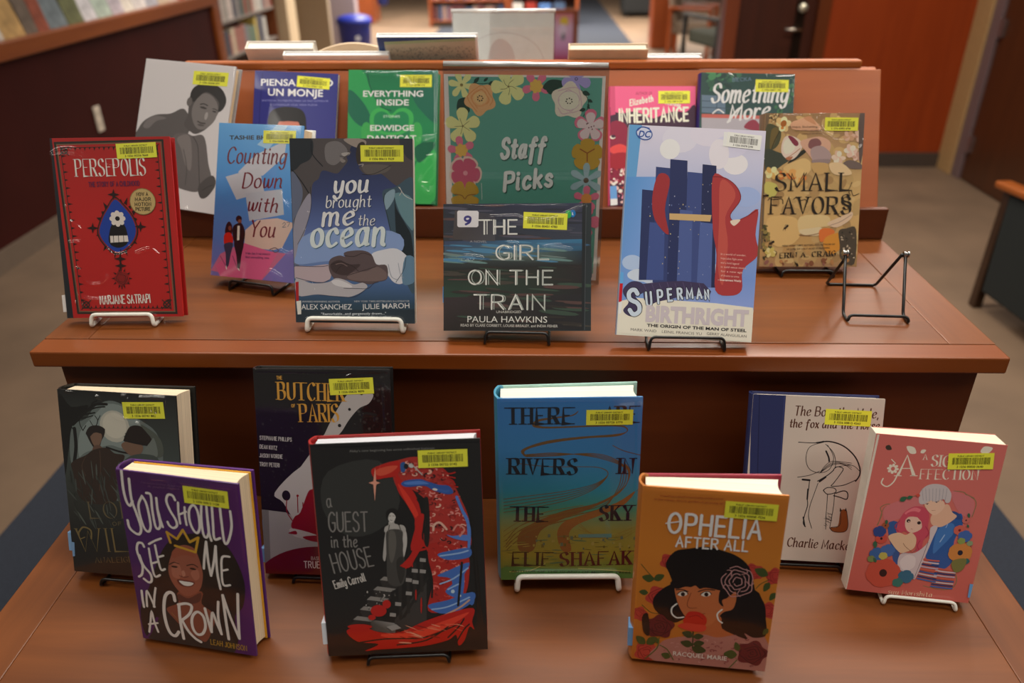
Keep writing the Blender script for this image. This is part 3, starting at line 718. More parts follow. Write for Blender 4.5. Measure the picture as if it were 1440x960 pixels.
["p","26100e",[684,674,764,696,839,671,760,649]],
["p","26100e",[768,744,782,672,755,601,741,673]],
["s","26100e",1.18,[780,879,764,761,765,643,753,374],0,0,0],
["o","7a1614","26100e",762,509,90,2,3],
["p","26100e",[858,519,899,507,856,496]],
["p","26100e",[842,461,866,426,826,443]],
["p","26100e",[795,422,793,377,772,415]],
["p","26100e",[736,415,708,379,714,423]],
["p","26100e",[686,445,644,430,675,464]],
["p","26100e",[666,499,625,511,668,522]],
["p","26100e",[683,556,658,591,698,575]],
["p","26100e",[730,596,731,640,752,602]],
["p","26100e",[789,602,816,638,810,594]],
["p","26100e",[838,572,880,587,850,554]],
["e","7d6a3e",1116,1486,168,169,-1],
["e","b29a66",1116,1486,159,160,-1],
["t","NOW A",104.0,155.9,15.3,4.05,0.003,"2c2210","h",0.0,0.0,0.89,0],
["t","MAJOR",101.7,149.6,20.6,4.06,-0.002,"2c2210","h",0.0,0.0,0.89,0],
["t","MOTION",100.8,143.2,21.5,4.07,-0.002,"2c2210","h",0.0,0.0,0.89,0],
["t","PICTURE",101.5,137.1,19.2,4.08,-0.001,"2c2210","h",0.0,0.0,0.89,0],
["t","MARJANE SATRAPI",44.8,17.8,66.4,10.82,0.016,"dccac2","h",0.0,0.0,1.33,0],
["b",83.3,221.1,50.9,18.8,0.029,"3 1556 00256 9668",0],
["w",3.85,0.8,[-21,2068,97,2143,302,2148,467,2046,663,1942,835,1911]],
["w",3.85,0.8,[-21,2068,122,2094,295,2077,519,1973]],
["w",3.85,0.8,[130,1432,158,1271,295,1152,304,1005,265,843]],
["w",3.85,0.8,[130,978,294,990]],
["w",3.85,0.8,[626,882,694,822,859,834,910,907]],
["w",3.85,0.8,[978,832,1161,888,1274,812]],
["w",3.85,0.8,[72,535,217,651,305,471,466,439,579,533]],
["w",3.85,0.8,[72,535,156,324,358,246,599,257]],
["w",3.85,0.8,[144,204,216,173,242,127]]],"count":[["g",[0,"4f93c9",0.45,"3f7fbb",0.75,"4a70ae",1,"6a62a0"]],
["p","8fb3cf",[636,1880,936,2168,1122,2174,818,1822]],
["p","adb0b8",[356,1489,608,1731,1100,1963,1079,1735,761,1459,420,1409]],
["p","a9adb4",[155,1412,696,1571,796,1230,355,1099]],
["p","a3a9b2",[492,1197,1075,1285,1130,937,584,813]],
["p","bfa89c",[527,682,709,835,1029,882,1302,827,1133,476,985,432,524,448]],
["p","b2607f",[482,495,949,413,1214,400,942,-38,-1,68,142,318]],
["p","c0567f",[74,142,521,498,1064,388,809,-50,164,-21]],
["p","6d65a5",[1213,416,1355,509,1396,-49,809,-40]],
["s","6a6a72",0.95,[1117,805,1145,830,1162,805,1120,762,1172,769],1,0,0],
["s","6a6a72",0.95,[1182,832,1227,835,1201,775],1,0,0],
["s","50404a",1.14,[939,439,1028,468,1080,429,1025,405,977,435],1,0,0],
["t","TASHIE BHUIYAN",18.2,193.5,96.2,5.56,0.038,"1a2028","b",0.03,0.0,0.0,0],
["t","Counting",16.6,160.3,96.6,22.3,0.032,"5f1422","h",0.0,0.2,2.86,1],
["t","Down",42.9,127.0,64.5,20.39,0.054,"5f1422","h",0.0,0.2,2.86,1],
["t","with",54.7,95.7,48.3,19.14,0.007,"5f1422","h",0.0,0.2,2.86,1],
["t","You",62.9,60.3,38.9,21.87,0.019,"5f1422","h",0.0,0.2,2.86,1],
["q","241418",[201,610,209,728,252,785,302,741,317,634,282,565]],
["e","6a3a30",274,692,27,34,4],
["q","b8261c",[187,585,247,630,311,607,335,484,204,451]],
["q","28344a",[195,457,335,484,314,331,286,159,247,156,228,324]],
["e","201618",412,832,50,47,4],
["e","7a4a38",430,796,31,33,4],
["q","171518",[320,702,394,767,471,766,526,649,512,514,467,494,397,489,339,535]],
["p","c9c4b8",[396,734,435,736,442,509,404,506]],
["q","15171e",[357,503,512,514,487,310,475,141,436,138,409,304]],
["s","d8d0c8",1.52,[247,149,258,110],1,0,0],
["s","d8d0c8",1.52,[445,132,470,107],1,0,0],
["s","8a3f66",1.52,[239,156,144,284],0,0,0],
["s","8a3f66",1.52,[428,144,347,300],0,0,0],
["t","A fake date. A real chance to",55.5,34.3,39.8,3.0,0.043,"3a2a50","b",0.01,0.0,0.0,0],
["t","find something new.",55.8,28.9,39.1,3.0,0.044,"3a2a50","b",0.01,0.0,0.0,0],
["b",72.8,208.0,51.1,17.6,0.022,"3 1556 00806 486",0],
["w",3.81,0.8,[1072,1213,1124,1118,1223,1042,1237,1108]],
["w",3.81,0.8,[1128,443,1232,401,1288,412]],
["w",3.81,0.8,[948,146,1045,127,1155,70]],
["w",3.81,0.8,[1361,2182,1363,2005]]],"ocean":[["g",[0,"23283c",0.3,"38426a",0.5,"56689a",0.62,"6b82b2",0.78,"44608a",0.9,"2a4254",1,"27363e"]],
["q","4c4748",[24,2320,753,2309,750,2171,768,2133,708,2082,720,2032,639,1930,572,1879,403,1917,347,1815,266,1738,216,1456,-18,1195]],
["q","262b30",[-2,2320,259,2308,293,2182,250,2056,130,1992,62,1928,-17,1941]],
["s","1a1c22",1.19,[270,2270,278,2119,404,1968],1,0,0],
["s","15181e",1.32,[9,1928,123,1789,235,1610],1,0,0],
["q","6c6869",[452,2233,609,2271,723,2158,628,2032,536,1981,446,2044]],
["q","97928f",[644,2126,736,2139,748,2114,682,2089]],
["q","7d7672",[630,2070,694,2038,667,2013,635,2025]],
["s","2a2024",0.66,[624,2095,682,2085,742,2120],1,0,0],
["q","5d6478",[-5,1890,121,1750,135,1584,69,1403,11,1261,150,1066,-43,539,-67,1325]],
["q","8a8794",[69,1403,223,1636,236,1456,138,1118,-9,737,8,1196]],
["q","4b4546",[909,2309,1569,2310,1561,1718,1353,1718,1134,1882,1029,1862,925,1881,862,1957,915,1995,863,2032,852,2121]],
["q","5a5450",[901,1969,1058,1995,1253,1971,1186,1894,977,1868]],
["q","8b8078",[675,2296,857,2309,960,2271,919,2196,803,2208]],
["q","37302a",[855,2234,934,2259,957,2121,862,1982,826,2095]],
["s","221e20",0.66,[899,1868,1056,1881,1266,1983],1,0,0],
["q","30343a",[1375,2310,1569,2310,1566,2060,1449,2097]],
["s","8d8680",1.19,[862,1988,915,1995,901,1969],1,0,0],
["q","3b4f5c",[1156,1666,1313,1717,1549,1820,1555,1206,1544,421,1427,552,1251,1139,1178,1461]],
["q","5f8088",[1312,1641,1533,1565,1535,1206,1476,1231,1361,1411]],
["q","1c262c",[1299,1641,1322,1462,1437,1257,1513,1076,1533,553,1373,552,1316,1075]],
["q","7c93a0",[1181,1615,1300,1692,1291,1564,1191,1436]],
["s","c8c4c0",0.53,[1366,1718,1429,1616,1527,1565],1,0,0],
["s","20242c",0.66,[1181,1640,1166,1538,1215,1333,1251,1126],1,0,0],
["s","b0a8a0",0.66,[1353,1718,1391,1667,1364,1616],1,0,0],
["s","1a1c24",0.53,[238,1713,244,1482,169,1223,54,1000],1,0,0],
["q","7d93bd",[236,1153,1257,1174,1394,939,1051,796,453,791,51,745,26,858]],
["q","c5c6cc",[1050,754,996,879,1139,937,1323,952,1477,827,1532,687,1387,517,1274,530,1190,628]],
["q","aa9aa0",[7,716,222,725,437,748,478,678,446,551,301,521,1,568]],
["q","55484a",[445,763,482,826,583,862,654,849,641,891,713,919,884,928,996,879,1057,754,1185,741,1189,572,1046,528,945,499,675,553,532,551,456,650]],
["q","6c5c5a",[676,595,763,653,935,668,1057,726,1176,656,1175,572,1046,542,875,540,732,553]],
["q","3d3132",[466,749,582,806,709,751,851,752,763,667,648,609,506,650]],
["s","2a1f20",0.71,[640,863,768,850,883,893,996,865],1,0,0],
["s","2a1f20",0.71,[480,749,595,778,737,737,821,667],1,0,0],
["s","2a1f20",0.71,[676,609,820,653,1050,725],1,0,0],
["s","2a1f20",0.57,[534,650,594,722,680,750],1,0,0],
["s","6e5c5a",1.13,[537,749,609,764,679,729],1,0,0],
["q","a7a4a9",[15,561,215,506,430,522,532,573,646,552,759,497,874,519,931,484,915,442,799,369,640,332,296,364,36,347]],
["q","c3c1c4",[474,537,575,552,730,482,701,454,530,480]],
["s","33303a",0.71,[629,446,815,443,944,449,1017,513,1074,528],1,0,0],
["s","2b3348",0.71,[16,575,187,534,344,514,446,551],1,0,0],
["s","3a3848",0.71,[437,734,322,719,21,724],1,0,0],
["s","2b3348",0.71,[310,357,612,336,770,338,901,427],1,0,0],
["q","5d7c94",[1421,841,1548,828,1544,547,1387,517]],
["s","2c3a48",0.71,[1435,841,1404,686,1302,530],1,0,0],
["s","8a8f9c",0.85,[1207,755,1247,600,1331,559],1,0,0],
["s","8a8f9c",0.71,[1335,770,1361,630,1403,588],1,0,0],
["p","27333c",[-14,153,1554,185,1552,6,-21,-20]],
["t","you",52.3,162.9,47.7,21.64,0.045,"2c3a58","h",0.0,0.2,4.49,1],
["t","you",51.5,163.7,47.7,21.63,0.045,"d3d2cf","h",0.0,0.2,4.49,1],
["t","brought",43.6,144.9,59.3,14.36,0.032,"2c3a58","h",0.0,0.2,1.72,1],
["t","brought",42.8,145.7,59.3,14.36,0.032,"d3d2cf","h",0.0,0.2,1.72,1],
["t","me",36.9,122.7,44.4,24.5,0.047,"2c3a58","h",0.0,0.2,4.49,1],
["t","me",36.1,123.4,44.4,24.49,0.047,"d3d2cf","h",0.0,0.2,4.49,1],
["t","the",84.5,123.5,21.5,12.91,0.006,"2c3a58","h",0.0,0.2,1.45,1],
["t","the",83.8,124.3,21.5,12.91,0.006,"d3d2cf","h",0.0,0.2,1.45,1],
["t","ocean",22.4,96.0,97.0,33.37,0.031,"2a5470","h",0.0,0.2,5.95,1],
["t","ocean",21.6,96.9,97.0,33.36,0.031,"c5d3d0","h",0.0,0.2,5.95,1],
["t","AWARD-WINNING AUTHOR",8.4,25.9,49.4,2.15,0.011,"a9b0b6","b",0.02,0.0,0.0,0],
["t","NEW YORK TIMES BESTSELLING ILLUSTRATOR",76.1,26.9,71.2,2.14,0.015,"a9b0b6","b",0.01,0.0,0.0,0],
["t","ALEX SANCHEZ",7.3,16.9,65.6,6.6,0.011,"d0d3d6","b",0.005,0.0,0.0,0],
["t","JULIE MAROH",85.9,18.0,61.3,6.57,0.034,"d0d3d6","b",0.005,0.0,0.0,0],
["t","\"Remarkable...and gorgeously drawn...\"",32.8,9.9,84.1,2.87,0.02,"c0c6ca","b",0.01,0.0,0.0,0],
["t","-Nic Stone, New York Times bestselling author",12.0,5.4,111.8,2.59,0.02,"aab2b8","b",0.01,0.0,0.0,0],
["p","a01a1c",[8,518,49,526,42,276,8,273]],
["p","d0ccc4",[10,273,72,283,68,107,22,103]],
["b",88.6,222.5,53.7,19.9,0.002,"3 1556 00613 7529",0],
["w",2.55,0.6,[159,1181,192,1097,260,1014,315,944]],
["w",2.55,0.6,[111,816,149,675,130,562]],
["w",2.55,0.6,[243,492,219,420,179,306]],
["w",2.55,0.6,[269,421,279,278]],
["w",2.38,0.6,[214,1391,239,1327,269,1249,279,1145]]],"cd":[["r","2b3134"],
["p","25282c",[22,1578,1717,1591,1714,14,5,7]],
["v",[22,1578,1717,1591,1719,1124,12,1111],
["2c2f3c","34364a","3a3f4c","33353a"]],
["v",[12,1111,1719,1128,1719,978,11,858],
["39415a","3a7094","30506a","4f5f62"]],
["v",[11,879,897,960,1719,988,1716,811,11,752],
["3a4444","5a6c68","2c3c48","2a2a2c","262a2a"]],
["v",[11,752,1716,811,1713,434,6,414],
["2a302c","2e2a2b","2a292b","2e4438"]],
["v",[6,414,1713,455,1714,14,5,7],
["3a3234","2b2b2e","28282b","2c2826"]],
["x","l",["3f4450","2c2f36","4a4a58","52403f"],46,18.97,54.79,8,[30,1553,1692,1562,1694,1103,29,1111],2,2],
["x","l",["4b7a9a","62807e","3a5a78","6a7a78"],36,18.97,46.36,9,[50,1111,1694,1114,1695,853,50,837],4,3],
["x","l",["54403e","44403a","3a4a40","33302e"],60,18.97,54.79,10,[28,795,1674,811,1676,35,26,33],3,3],
["v",[147,1489,644,1444,644,1108,114,1132],
["4a4648","3c3c46","4a4a50","46403f"]],
["p","25292c",[1717,1582,1755,1582,1750,14,1714,14]],
["s","454b50",0.84,[1765,1561,1750,14],0,0,0],
["t","THE",43.7,119.7,48.6,17.19,-0.001,"cfcfc8","h",0.0,0.0,1.9,0],
["t","THE",47.9,119.7,43.9,17.19,-0.0,"cfcfc8","h",0.0,0.0,1.05,0],
["t","GIRL",64.8,88.3,66.6,17.2,-0.003,"cfcfc8","h",0.0,0.0,1.9,0],
["t","GIRL",69.0,88.3,61.9,17.2,-0.003,"9aa39c","h",0.0,0.0,1.05,0],
["t","ON THE",30.4,57.7,106.0,17.25,-0.006,"cfcfc8","h",0.0,0.0,1.9,0],
["t","ON THE",34.7,57.7,101.4,17.25,-0.006,"9aa39c","h",0.0,0.0,1.05,0],
["t","TRAIN",37.2,27.0,89.4,17.71,-0.009,"cfcfc8","h",0.0,0.0,1.9,0],
["t","TRAIN",41.4,27.0,84.8,17.71,-0.01,"9aa39c","h",0.0,0.0,1.05,0],
["t","A NOVEL",33.1,109.3,21.2,2.73,-0.024,"9a9a9c","b",0.0,0.0,0.0,0],
["t","UNABRIDGED",65.8,22.0,31.1,2.95,0.0,"b5b3ac","b",0.01,0.0,0.0,0],
["t","PAULA HAWKINS",29.9,10.7,99.0,7.6,-0.006,"d3d0c8","b",0.0,0.0,0.0,0],
["t","READ BY CLARE CORBETT, LOUISE BREALEY, and INDIA FISHER",21.4,5.4,120.6,3.17,-0.009,"bab7b0","b",0.01,0.0,0.0,0],
["p","c9c6c9",[191,1489,424,1483,441,1466,437,1298,420,1281,191,1283,174,1300,174,1472]],
["t","9",25.5,131.6,9.7,9.66,-0.006,"3d3a78","h",0.0,0.0,2.74,0],
["e","1c6aa8",1601,1442,35,46,0],
["e","2f9a4a",1547,1434,38,50,0],
["t","i",159.3,142.5,1.7,3.33,-0.006,"d0e0e8","h",0.0,0.0,0.84,0],
["b",99.8,146.6,54.1,20.1,-0.045,"3 1556 00451 4780",0],
["w",2.32,0.8,[115,1577,221,1541,559,1528,897,1536,1149,1528,1567,1542,1713,1562]],
["w",2.32,0.8,[580,1392,770,1397,897,1400,1023,1353,1317,1352,1547,1448,1713,1520]],
["w",2.32,0.8,[177,889,262,910,411,903,474,882,368,846,199,862,177,889]],
["w",2.32,0.8,[739,1034,792,1070,897,1065,918,1012,813,992,739,1034]],
["w",2.32,0.8,[1213,997,1317,1032,1443,1037]],
["w",2.32,0.8,[1233,1011,1401,1017,1569,989]],
["w",2.32,0.8,[1755,1530,1768,1457]]],"super":[["g",[0,"c2bdcc",0.2,"aeb0c8",0.45,"7f95c2",0.7,"6b86bf",0.84,"7f92c8",0.85,"cfc9bb",1,"d2ccbe"]],
["p","5a8fbd",[-27,2583,151,2561,98,1468,91,366,10,423]],
["v",[-52,1917,523,1945,594,394,10,423],
["4d83bb","6d92c8","7f95c6","6a8cc4"]],
["e","c3c0cf",615,2402,211,165,3],
["e","cfcad0",1296,2133,150,126,3],
["e","c5c0ce",971,2479,240,150,3],
["e","d2cdd2",502,2276,121,121,3],
["e","bdbace",1222,2340,210,135,3],
["e","9db0d0",134,890,122,92,3],
["e","b5bfd4",266,744,183,80,3],
["e","8fa0c8",1443,1749,180,121,3],
["e","a9b4d0",964,782,364,153,3],
["e","b4bdd2",479,756,274,122,3],
["e","cbc6d0",1093,2244,120,180,3],
["p","2b3358",[200,1777,368,1768,419,691,227,681]],
["p","333d68",[349,2057,523,2048,594,670,396,659]],
["p","2a3156",[516,2156,722,2148,800,681,570,669]],
["p","3a4676",[731,2015,913,2006,984,661,778,650]],
["p","262c4c",[905,2114,1072,2104,1153,640,962,629]],
["p","465588",[670,1558,822,1548,865,624,689,614]],
["p","3d4c80",[316,1388,499,1379,525,697,318,686]],
["p","4a5a8e",[922,1419,1074,1409,1107,637,932,627]],
["x","d",["8f94aa","5f6c98","b5a878"],50,0.91,1.82,12,[265,1720,1034,2000,1115,790,327,747],0,180],
["q","963638",[1036,1970,1187,1962,1329,1864,1385,1716,1277,1529,1327,1455,1459,1508,1603,1606,1594,1302,1641,1062,1473,871,1475,627,1344,552,1158,609,1144,1036,1076,1367]],
["q","a84a42",[1130,1914,1252,1890,1323,1743,1219,1495,1272,1164,1244,675,1167,915,1146,1461]],
["s","6a2024",0.91,[1036,1970,1187,1962,1329,1864,1385,1716,1277,1529,1327,1455,1459,1508,1603,1606],1,0,0],
["q","c9b9a8",[1282,1453,1401,1474,1331,1395]],
["q","8c3034",[386,1968,525,1915,488,1549,553,1248,375,1422,327,1693]],
["p","b5986a",[546,1506,1052,1511,1042,1432,551,1431]],
["t","In a world of wonder,",119.5,103.8,30.3,2.43,-0.007,"c9a49a","b",0.0,0.0,0.0,0],
["t","hope takes flight anew",119.9,98.7,26.1,2.43,-0.017,"c9a49a","b",0.0,0.0,0.0,0],
["t","and a bold legend",120.2,93.5,21.8,2.43,-0.03,"c9a49a","b",0.0,0.0,0.0,0],
["t","is told once more",120.6,88.4,30.3,2.43,-0.006,"c9a49a","b",0.0,0.0,0.0,0],
["t","for a new age",120.9,83.2,26.1,2.43,-0.016,"c9a49a","b",0.0,0.0,0.0,0],
["t","of dreams to come",121.3,78.0,21.9,2.43,-0.029,"c9a49a","b",0.0,0.0,0.0,0],
["t","-- Entertainment Weekly",118.0,72.7,28.2,2.44,-0.01,"d8c0b8","b",0.02,0.0,0.0,0],
["p","cfc9bb",[-4,407,192,464,1168,451,1625,421,1654,9,5,22]],
["e","2b4a8c",182,2448,103,78,-17],
["e","b9bccf",182,2448,91,66,-17],
["t","DC",11.2,240.2,13.9,7.82,0.004,"2b4a8c","b",0.03,0.2,0.0,0],
["s","2b4a8c",1.21,[101,2480,153,2525,239,2511],1,0,0],
["p","d5d0cc",[1135,2511,1577,2489,1577,2321,1131,2342]],
["q","3b3450",[51,570,141,659,274,643,293,535,200,482,277,402,289,318,204,241,125,242,61,305,121,405,55,498]],
["p","3b3450",[275,637,488,672,749,699,1013,683,1108,592,1094,543,715,498,456,424,364,370,304,452]],
["s","5a5070",0.48,[286,643,341,538],0,0,0],
["s","5a5070",0.48,[381,660,434,543],0,0,0],
["s","5a5070",0.48,[477,654,527,548],0,0,0],
["s","5a5070",0.48,[572,671,620,553],0,0,0],
["s","5a5070",0.48,[668,664,713,558],0,0,0],
["s","5a5070",0.48,[762,681,806,564],0,0,0],
["s","5a5070",0.48,[858,675,899,569],0,0,0],
["s","5a5070",0.48,[953,692,992,574],0,0,0],
["t","S",11.8,25.0,18.7,29.53,0.16,"15131c","h",0.0,0.0,6.65,0],
["t","S",12.5,25.1,17.3,29.54,0.168,"b4c0d6","h",0.0,0.0,5.23,0],
["t","U",32.7,36.6,9.8,16.86,0.129,"15131c","h",0.0,0.0,4.04,0],
["t","U",33.4,36.6,8.4,16.86,0.142,"b4c0d6","h",0.0,0.0,2.61,0],
["t","P",46.4,41.0,9.4,15.64,0.133,"15131c","h",0.0,0.0,4.04,0],
["t","P",47.1,41.0,7.9,15.64,0.147,"b4c0d6","h",0.0,0.0,2.61,0],
["t","E",58.5,44.6,8.3,14.19,0.143,"15131c","h",0.0,0.0,4.04,0],
["t","E",59.2,44.6,6.8,14.19,0.161,"b4c0d6","h",0.0,0.0,2.61,0],
["t","R",70.0,47.4,9.0,12.62,0.136,"15131c","h",0.0,0.0,4.04,0],
["t","R",70.7,47.4,7.5,12.62,0.151,"b4c0d6","h",0.0,0.0,2.61,0],
["t","M",80.6,48.9,10.7,11.05,0.123,"15131c","h",0.0,0.0,4.04,0],
["t","M",81.3,48.9,9.3,11.05,0.133,"b4c0d6","h",0.0,0.0,2.61,0],
["t","A",92.9,49.6,9.2,10.56,0.134,"15131c","h",0.0,0.0,4.04,0],
["t","A",93.6,49.6,7.8,10.57,0.148,"b4c0d6","h",0.0,0.0,2.61,0],
["t","N",102.8,49.4,7.9,10.08,0.147,"15131c","h",0.0,0.0,4.04,0],
["t","N",103.5,49.5,6.5,10.08,0.167,"b4c0d6","h",0.0,0.0,2.61,0],
["t","BIRTHRIGHT",33.9,19.0,124.3,19.23,0.006,"b5acb2","b",0.05,0.0,0.0,0],
["t","THE ORIGIN OF THE MAN OF STEEL",36.1,12.0,120.4,3.61,0.002,"16161a","b",0.03,0.0,0.0,0],
["t","MARK WAID",16.7,6.0,31.3,3.14,-0.012,"6a6460","b",0.0,0.0,0.0,0],
["t","LEINIL FRANCIS YU",54.7,5.5,48.2,3.13,-0.003,"6a6460","b",0.0,0.0,0.0,0],
["t","GERRY ALANGUILAN",109.0,6.2,48.0,3.13,-0.013,"6a6460","b",0.0,0.0,0.0,0],
["p","5b9ad0",[-12,771,39,762,41,630,-7,627]],
["p","b01c26",[-10,625,37,630,36,413,1,398]],
["p","d5d2cc",[1,398,43,407,39,268,10,254]],
["b",118.0,251.3,41.1,17.4,-0.07,"3 1556 00478 2390",1]],"favors":[["g",[0,"8a6a48",0.2,"a5845c",0.45,"b99a66",0.7,"c2a068",0.88,"b8925a",1,"9c7a58"]],
["x","e",["9c7c50","b09260","bb9c68","a68658","c2a672"],140,5.09,12.74,25,[10,2161,1396,2170,1435,54,45,48],0,180],
["p","6a5844",[-142,2186,60,2186,33,1911,36,255,-93,255]],
["x","e",["c9b98a","2a2418","1c1810"],60,0.51,1.15,21,[60,2186,212,2185,130,2036,53,2048],0,180],
["q","4a4a34",[28,2036,221,1961,205,1760,82,1660,4,1685]],
["q","3c4238",[17,1685,235,1634,428,1584,280,1470,144,1382,28,1407]],
["q","6a5a34",[95,1961,196,1973,141,1760,80,1697]],
["s","3a3420",1.27,[221,1961,151,1823,106,1697],1,0,0],
["q","2a2a22",[404,1559,563,1685,627,1672,468,1546,344,1483]],
["e","d8c090",311,2048,62,45,22],
["e","cdb078",287,1987,56,42,-69],
["e","e0cda0",243,1981,47,46,-101],
["e","d8c090",200,2044,48,39,162],
["e","cdb078",218,2079,66,45,149],
["e","e0cda0",267,2090,57,47,83],
["e","9a5a24",262,2048,41,49,-29],
["e","c07a30",246,1986,23,18,0],
["q","c89a7a",[369,2060,493,2110,618,2147,722,2072,803,1960,602,1948,385,1973]],
["q","b98460",[543,2122,643,2147,724,2035,647,2060]],
["q","d6bcae",[244,1735,289,1860,390,1873,507,1810,542,1722,466,1584,367,1534,262,1609]],
["q","dccab8",[269,1748,328,1835,444,1785,412,1659,299,1622]],
["q","7a3040",[333,1867,390,1867,482,1785,472,1735,421,1747]],
["s","a87050",1.02,[315,1559,402,1609,512,1697],1,0,0],
["q","a86a4a",[315,1559,415,1584,367,1527]],
["q","c49a82",[508,1785,657,1847,808,1860,938,1785,920,1634,749,1508,616,1634]],
["q","7a5050",[624,1747,658,1822,759,1835,813,1760,727,1697,651,1697]],
["q","a08a88",[664,1684,814,1735,945,1634,938,1534,723,1508]],
["q","8c7a78",[697,1534,937,1546,915,1483,725,1483]],
["e","d4b8a4",1112,1558,58,31,1],
["e","c9a890",1081,1523,55,38,-61],
["e","dcc6b2",1037,1529,51,38,-107],
["e","d4b8a4",1012,1569,50,38,163],
["e","c9a890",1047,1620,52,35,116],
["e","dcc6b2",1072,1620,42,36,86],
["e","cfae9c",1284,1667,51,35,5],
["e","dbc4b2",1259,1614,44,30,-75],
["e","cfae9c",1219,1612,45,43,-108],
["e","dbc4b2",1185,1669,50,38,-178],
["e","cfae9c",1211,1704,57,36,109],
["e","dbc4b2",1262,1700,42,40,52],
["e","cdb0a0",1364,1590,32,27,23],
["e","b98f7c",1355,1557,37,30,-55],
["e","cdb0a0",1305,1554,34,28,-118],
["e","b98f7c",1290,1576,33,24,174],
["e","cdb0a0",1313,1619,42,29,123],
["e","b98f7c",1340,1618,38,30,54],
["e","cfae98",1381,1876,38,34,23],
["e","b88a70",1360,1833,43,26,-59],
["e","cfae98",1329,1829,43,27,-85],
["e","b88a70",1293,1870,48,28,-166],
["e","cfae98",1316,1911,51,32,122],
["e","b88a70",1367,1902,36,36,54],
["e","c8a48c",1242,1879,51,28,1],
["e","bb9270",1231,1840,41,36,-33],
["e","c8a48c",1175,1836,42,32,-123],
["e","bb9270",1156,1864,48,28,-159],
["e","c8a48c",1165,1902,42,30,123],
["e","bb9270",1216,1911,37,30,46],
["q","6a5a54",[1130,1483,1229,1533,1383,1483,1400,1408,1209,1420]],
["q","584a44",[1334,2170,1414,2183,1417,1784,1383,1483,1348,1659]],
["q","c9ab74",[369,1483,569,1559,674,1483,630,1332,401,1331,283,1407]],
["q","b89660",[674,1483,915,1483,908,1357,757,1332]],
["e","d4c088",171,1353,56,40,-21],
["e","c8a05a",141,1310,58,30,-65],
["e","d8cc98",85,1321,52,42,-118],
["e","d4c088",69,1356,47,37,178],
["e","c8a05a",81,1391,47,33,122],
["e","d8cc98",150,1396,44,41,67],
["e","c8783a",549,1281,77,50,-1],
["e","d39a58",533,1246,75,49,-51],
["e","cfae74",452,1231,74,48,-126],
["e","c8783a",409,1303,69,50,165],
["e","d39a58",431,1346,73,54,141],
["e","cfae74",522,1347,72,57,58],
["e","c07038",325,1319,40,29,15],
["e","d0a060",316,1293,37,25,-54],
["e","c07038",266,1288,39,29,-132],
["e","d0a060",250,1311,38,24,176],
["e","c07038",259,1346,43,23,129],
["e","d0a060",301,1353,37,31,87],
["q","cfb38a",[940,1483,1130,1483,1265,1332,1011,1332]],
["q","b7b060",[36,1217,204,1179,185,1026,44,1026]],
["q","cbaa70",[85,695,445,724,562,585,543,404,367,291,155,346]],
["q","d3b684",[556,724,943,739,978,600,840,572,648,529,553,487]],
["q","d6bd98",[551,529,730,558,868,572,846,460,624,460]],
["s","8a6a4a",1.38,[554,460,679,453,858,488],1,0,0],
["q","cfb498",[948,628,1137,725,1299,795,1277,684,1090,572]],
["s","a58a78",1.1,[991,600,1141,656,1288,753],1,0,0],
["q","cd6f34",[842,530,980,558,1065,503,959,405,864,363]],
["q","c98a34",[944,433,1149,489,1173,294,1026,182,909,293]],
["q","4a4034",[1120,517,1229,559,1368,546,1367,43,1168,126,1144,322]],
["x","e",["b8a890","7a6a58","2e2820"],30,0.83,1.93,22,[1147,531,1355,532,1365,71,1166,154],0,180],
["x","e",["3a3420","6a5a34","4a4a2c","8a7a44"],36,1.38,3.59,23,[5,597,75,597,204,178,27,65],0,180],
["q","5a4420",[219,150,245,207,188,234,163,150]],
["e","d0c088",189,207,41,26,-13],
["e","bfae60",179,178,43,34,-26],
["e","d0c088",126,170,43,26,-115],
["e","bfae60",105,211,41,33,-173],
["e","d0c088",119,239,37,30,114],
["e","bfae60",168,242,45,30,49],
["x","e",["7a4a30","a8784a","8a5a50"],14,1.93,4.14,24,[82,94,1307,127,1312,29,85,9],0,180],
["e","3a2614",354,570,38,18,41],
["e","1c120a",377,590,19,17,41],
["s","3a2614",0.55,[341,563,315,529],1,0,0],
["s","3a2614",0.55,[355,559,350,523],1,0,0],
["e","a08a60",348,593,25,10,62],
["e","3a2614",155,346,39,18,26],
["e","1c120a",182,360,19,17,26],
["s","3a2614",0.55,[141,339,115,304],1,0,0],
["s","3a2614",0.55,[155,335,150,299],1,0,0],
["e","a08a60",149,369,25,10,46],
["e","3a2614",44,1027,39,18,0],
["e","1c120a",74,1027,19,17,0],
["s","3a2614",0.55,[30,1020,4,986],1,0,0],
["s","3a2614",0.55,[44,1016,39,980],1,0,0],
["e","a08a60",37,1049,25,10,20],
["e","3a2614",531,46,40,18,-58],
["e","1c120a",547,20,20,16,-58],
["s","3a2614",0.55,[517,39,491,4],1,0,0],
["s","3a2614",0.55,[531,35,526,-2],1,0,0],
["e","a08a60",524,69,26,10,-39],
["t","FAVORS",10.7,76.4,118.0,24.21,0.002,"241d16","h",0.0,0.0,4.14,2],
["t","S",115.3,82.2,14.6,20.89,0.192,"241d16","h",0.0,0.0,3.59,2],
["s","241d16",0.97,[81,958,108,993,157,972,281,979,298,910],1,0,0],
["s","241d16",0.83,[448,973,488,1000,545,959,614,973,657,932],1,0,0],
["s","241d16",0.83,[1259,1029,1236,1084,1270,1098,1301,1029,1382,1057],1,0,0],
["s","241d16",0.97,[1033,870,1094,753,1137,725],1,0,0],
["t","NEW YORK TIMES BESTSELLING AUTHOR OF",31.4,29.1,76.2,2.24,0.037,"4a3826","b",0.01,0.0,0.0,0],
["t","HOUSE OF SALT AND SORROWS",38.3,24.2,61.9,2.24,0.038,"4a3826","b",0.01,0.0,0.0,0],
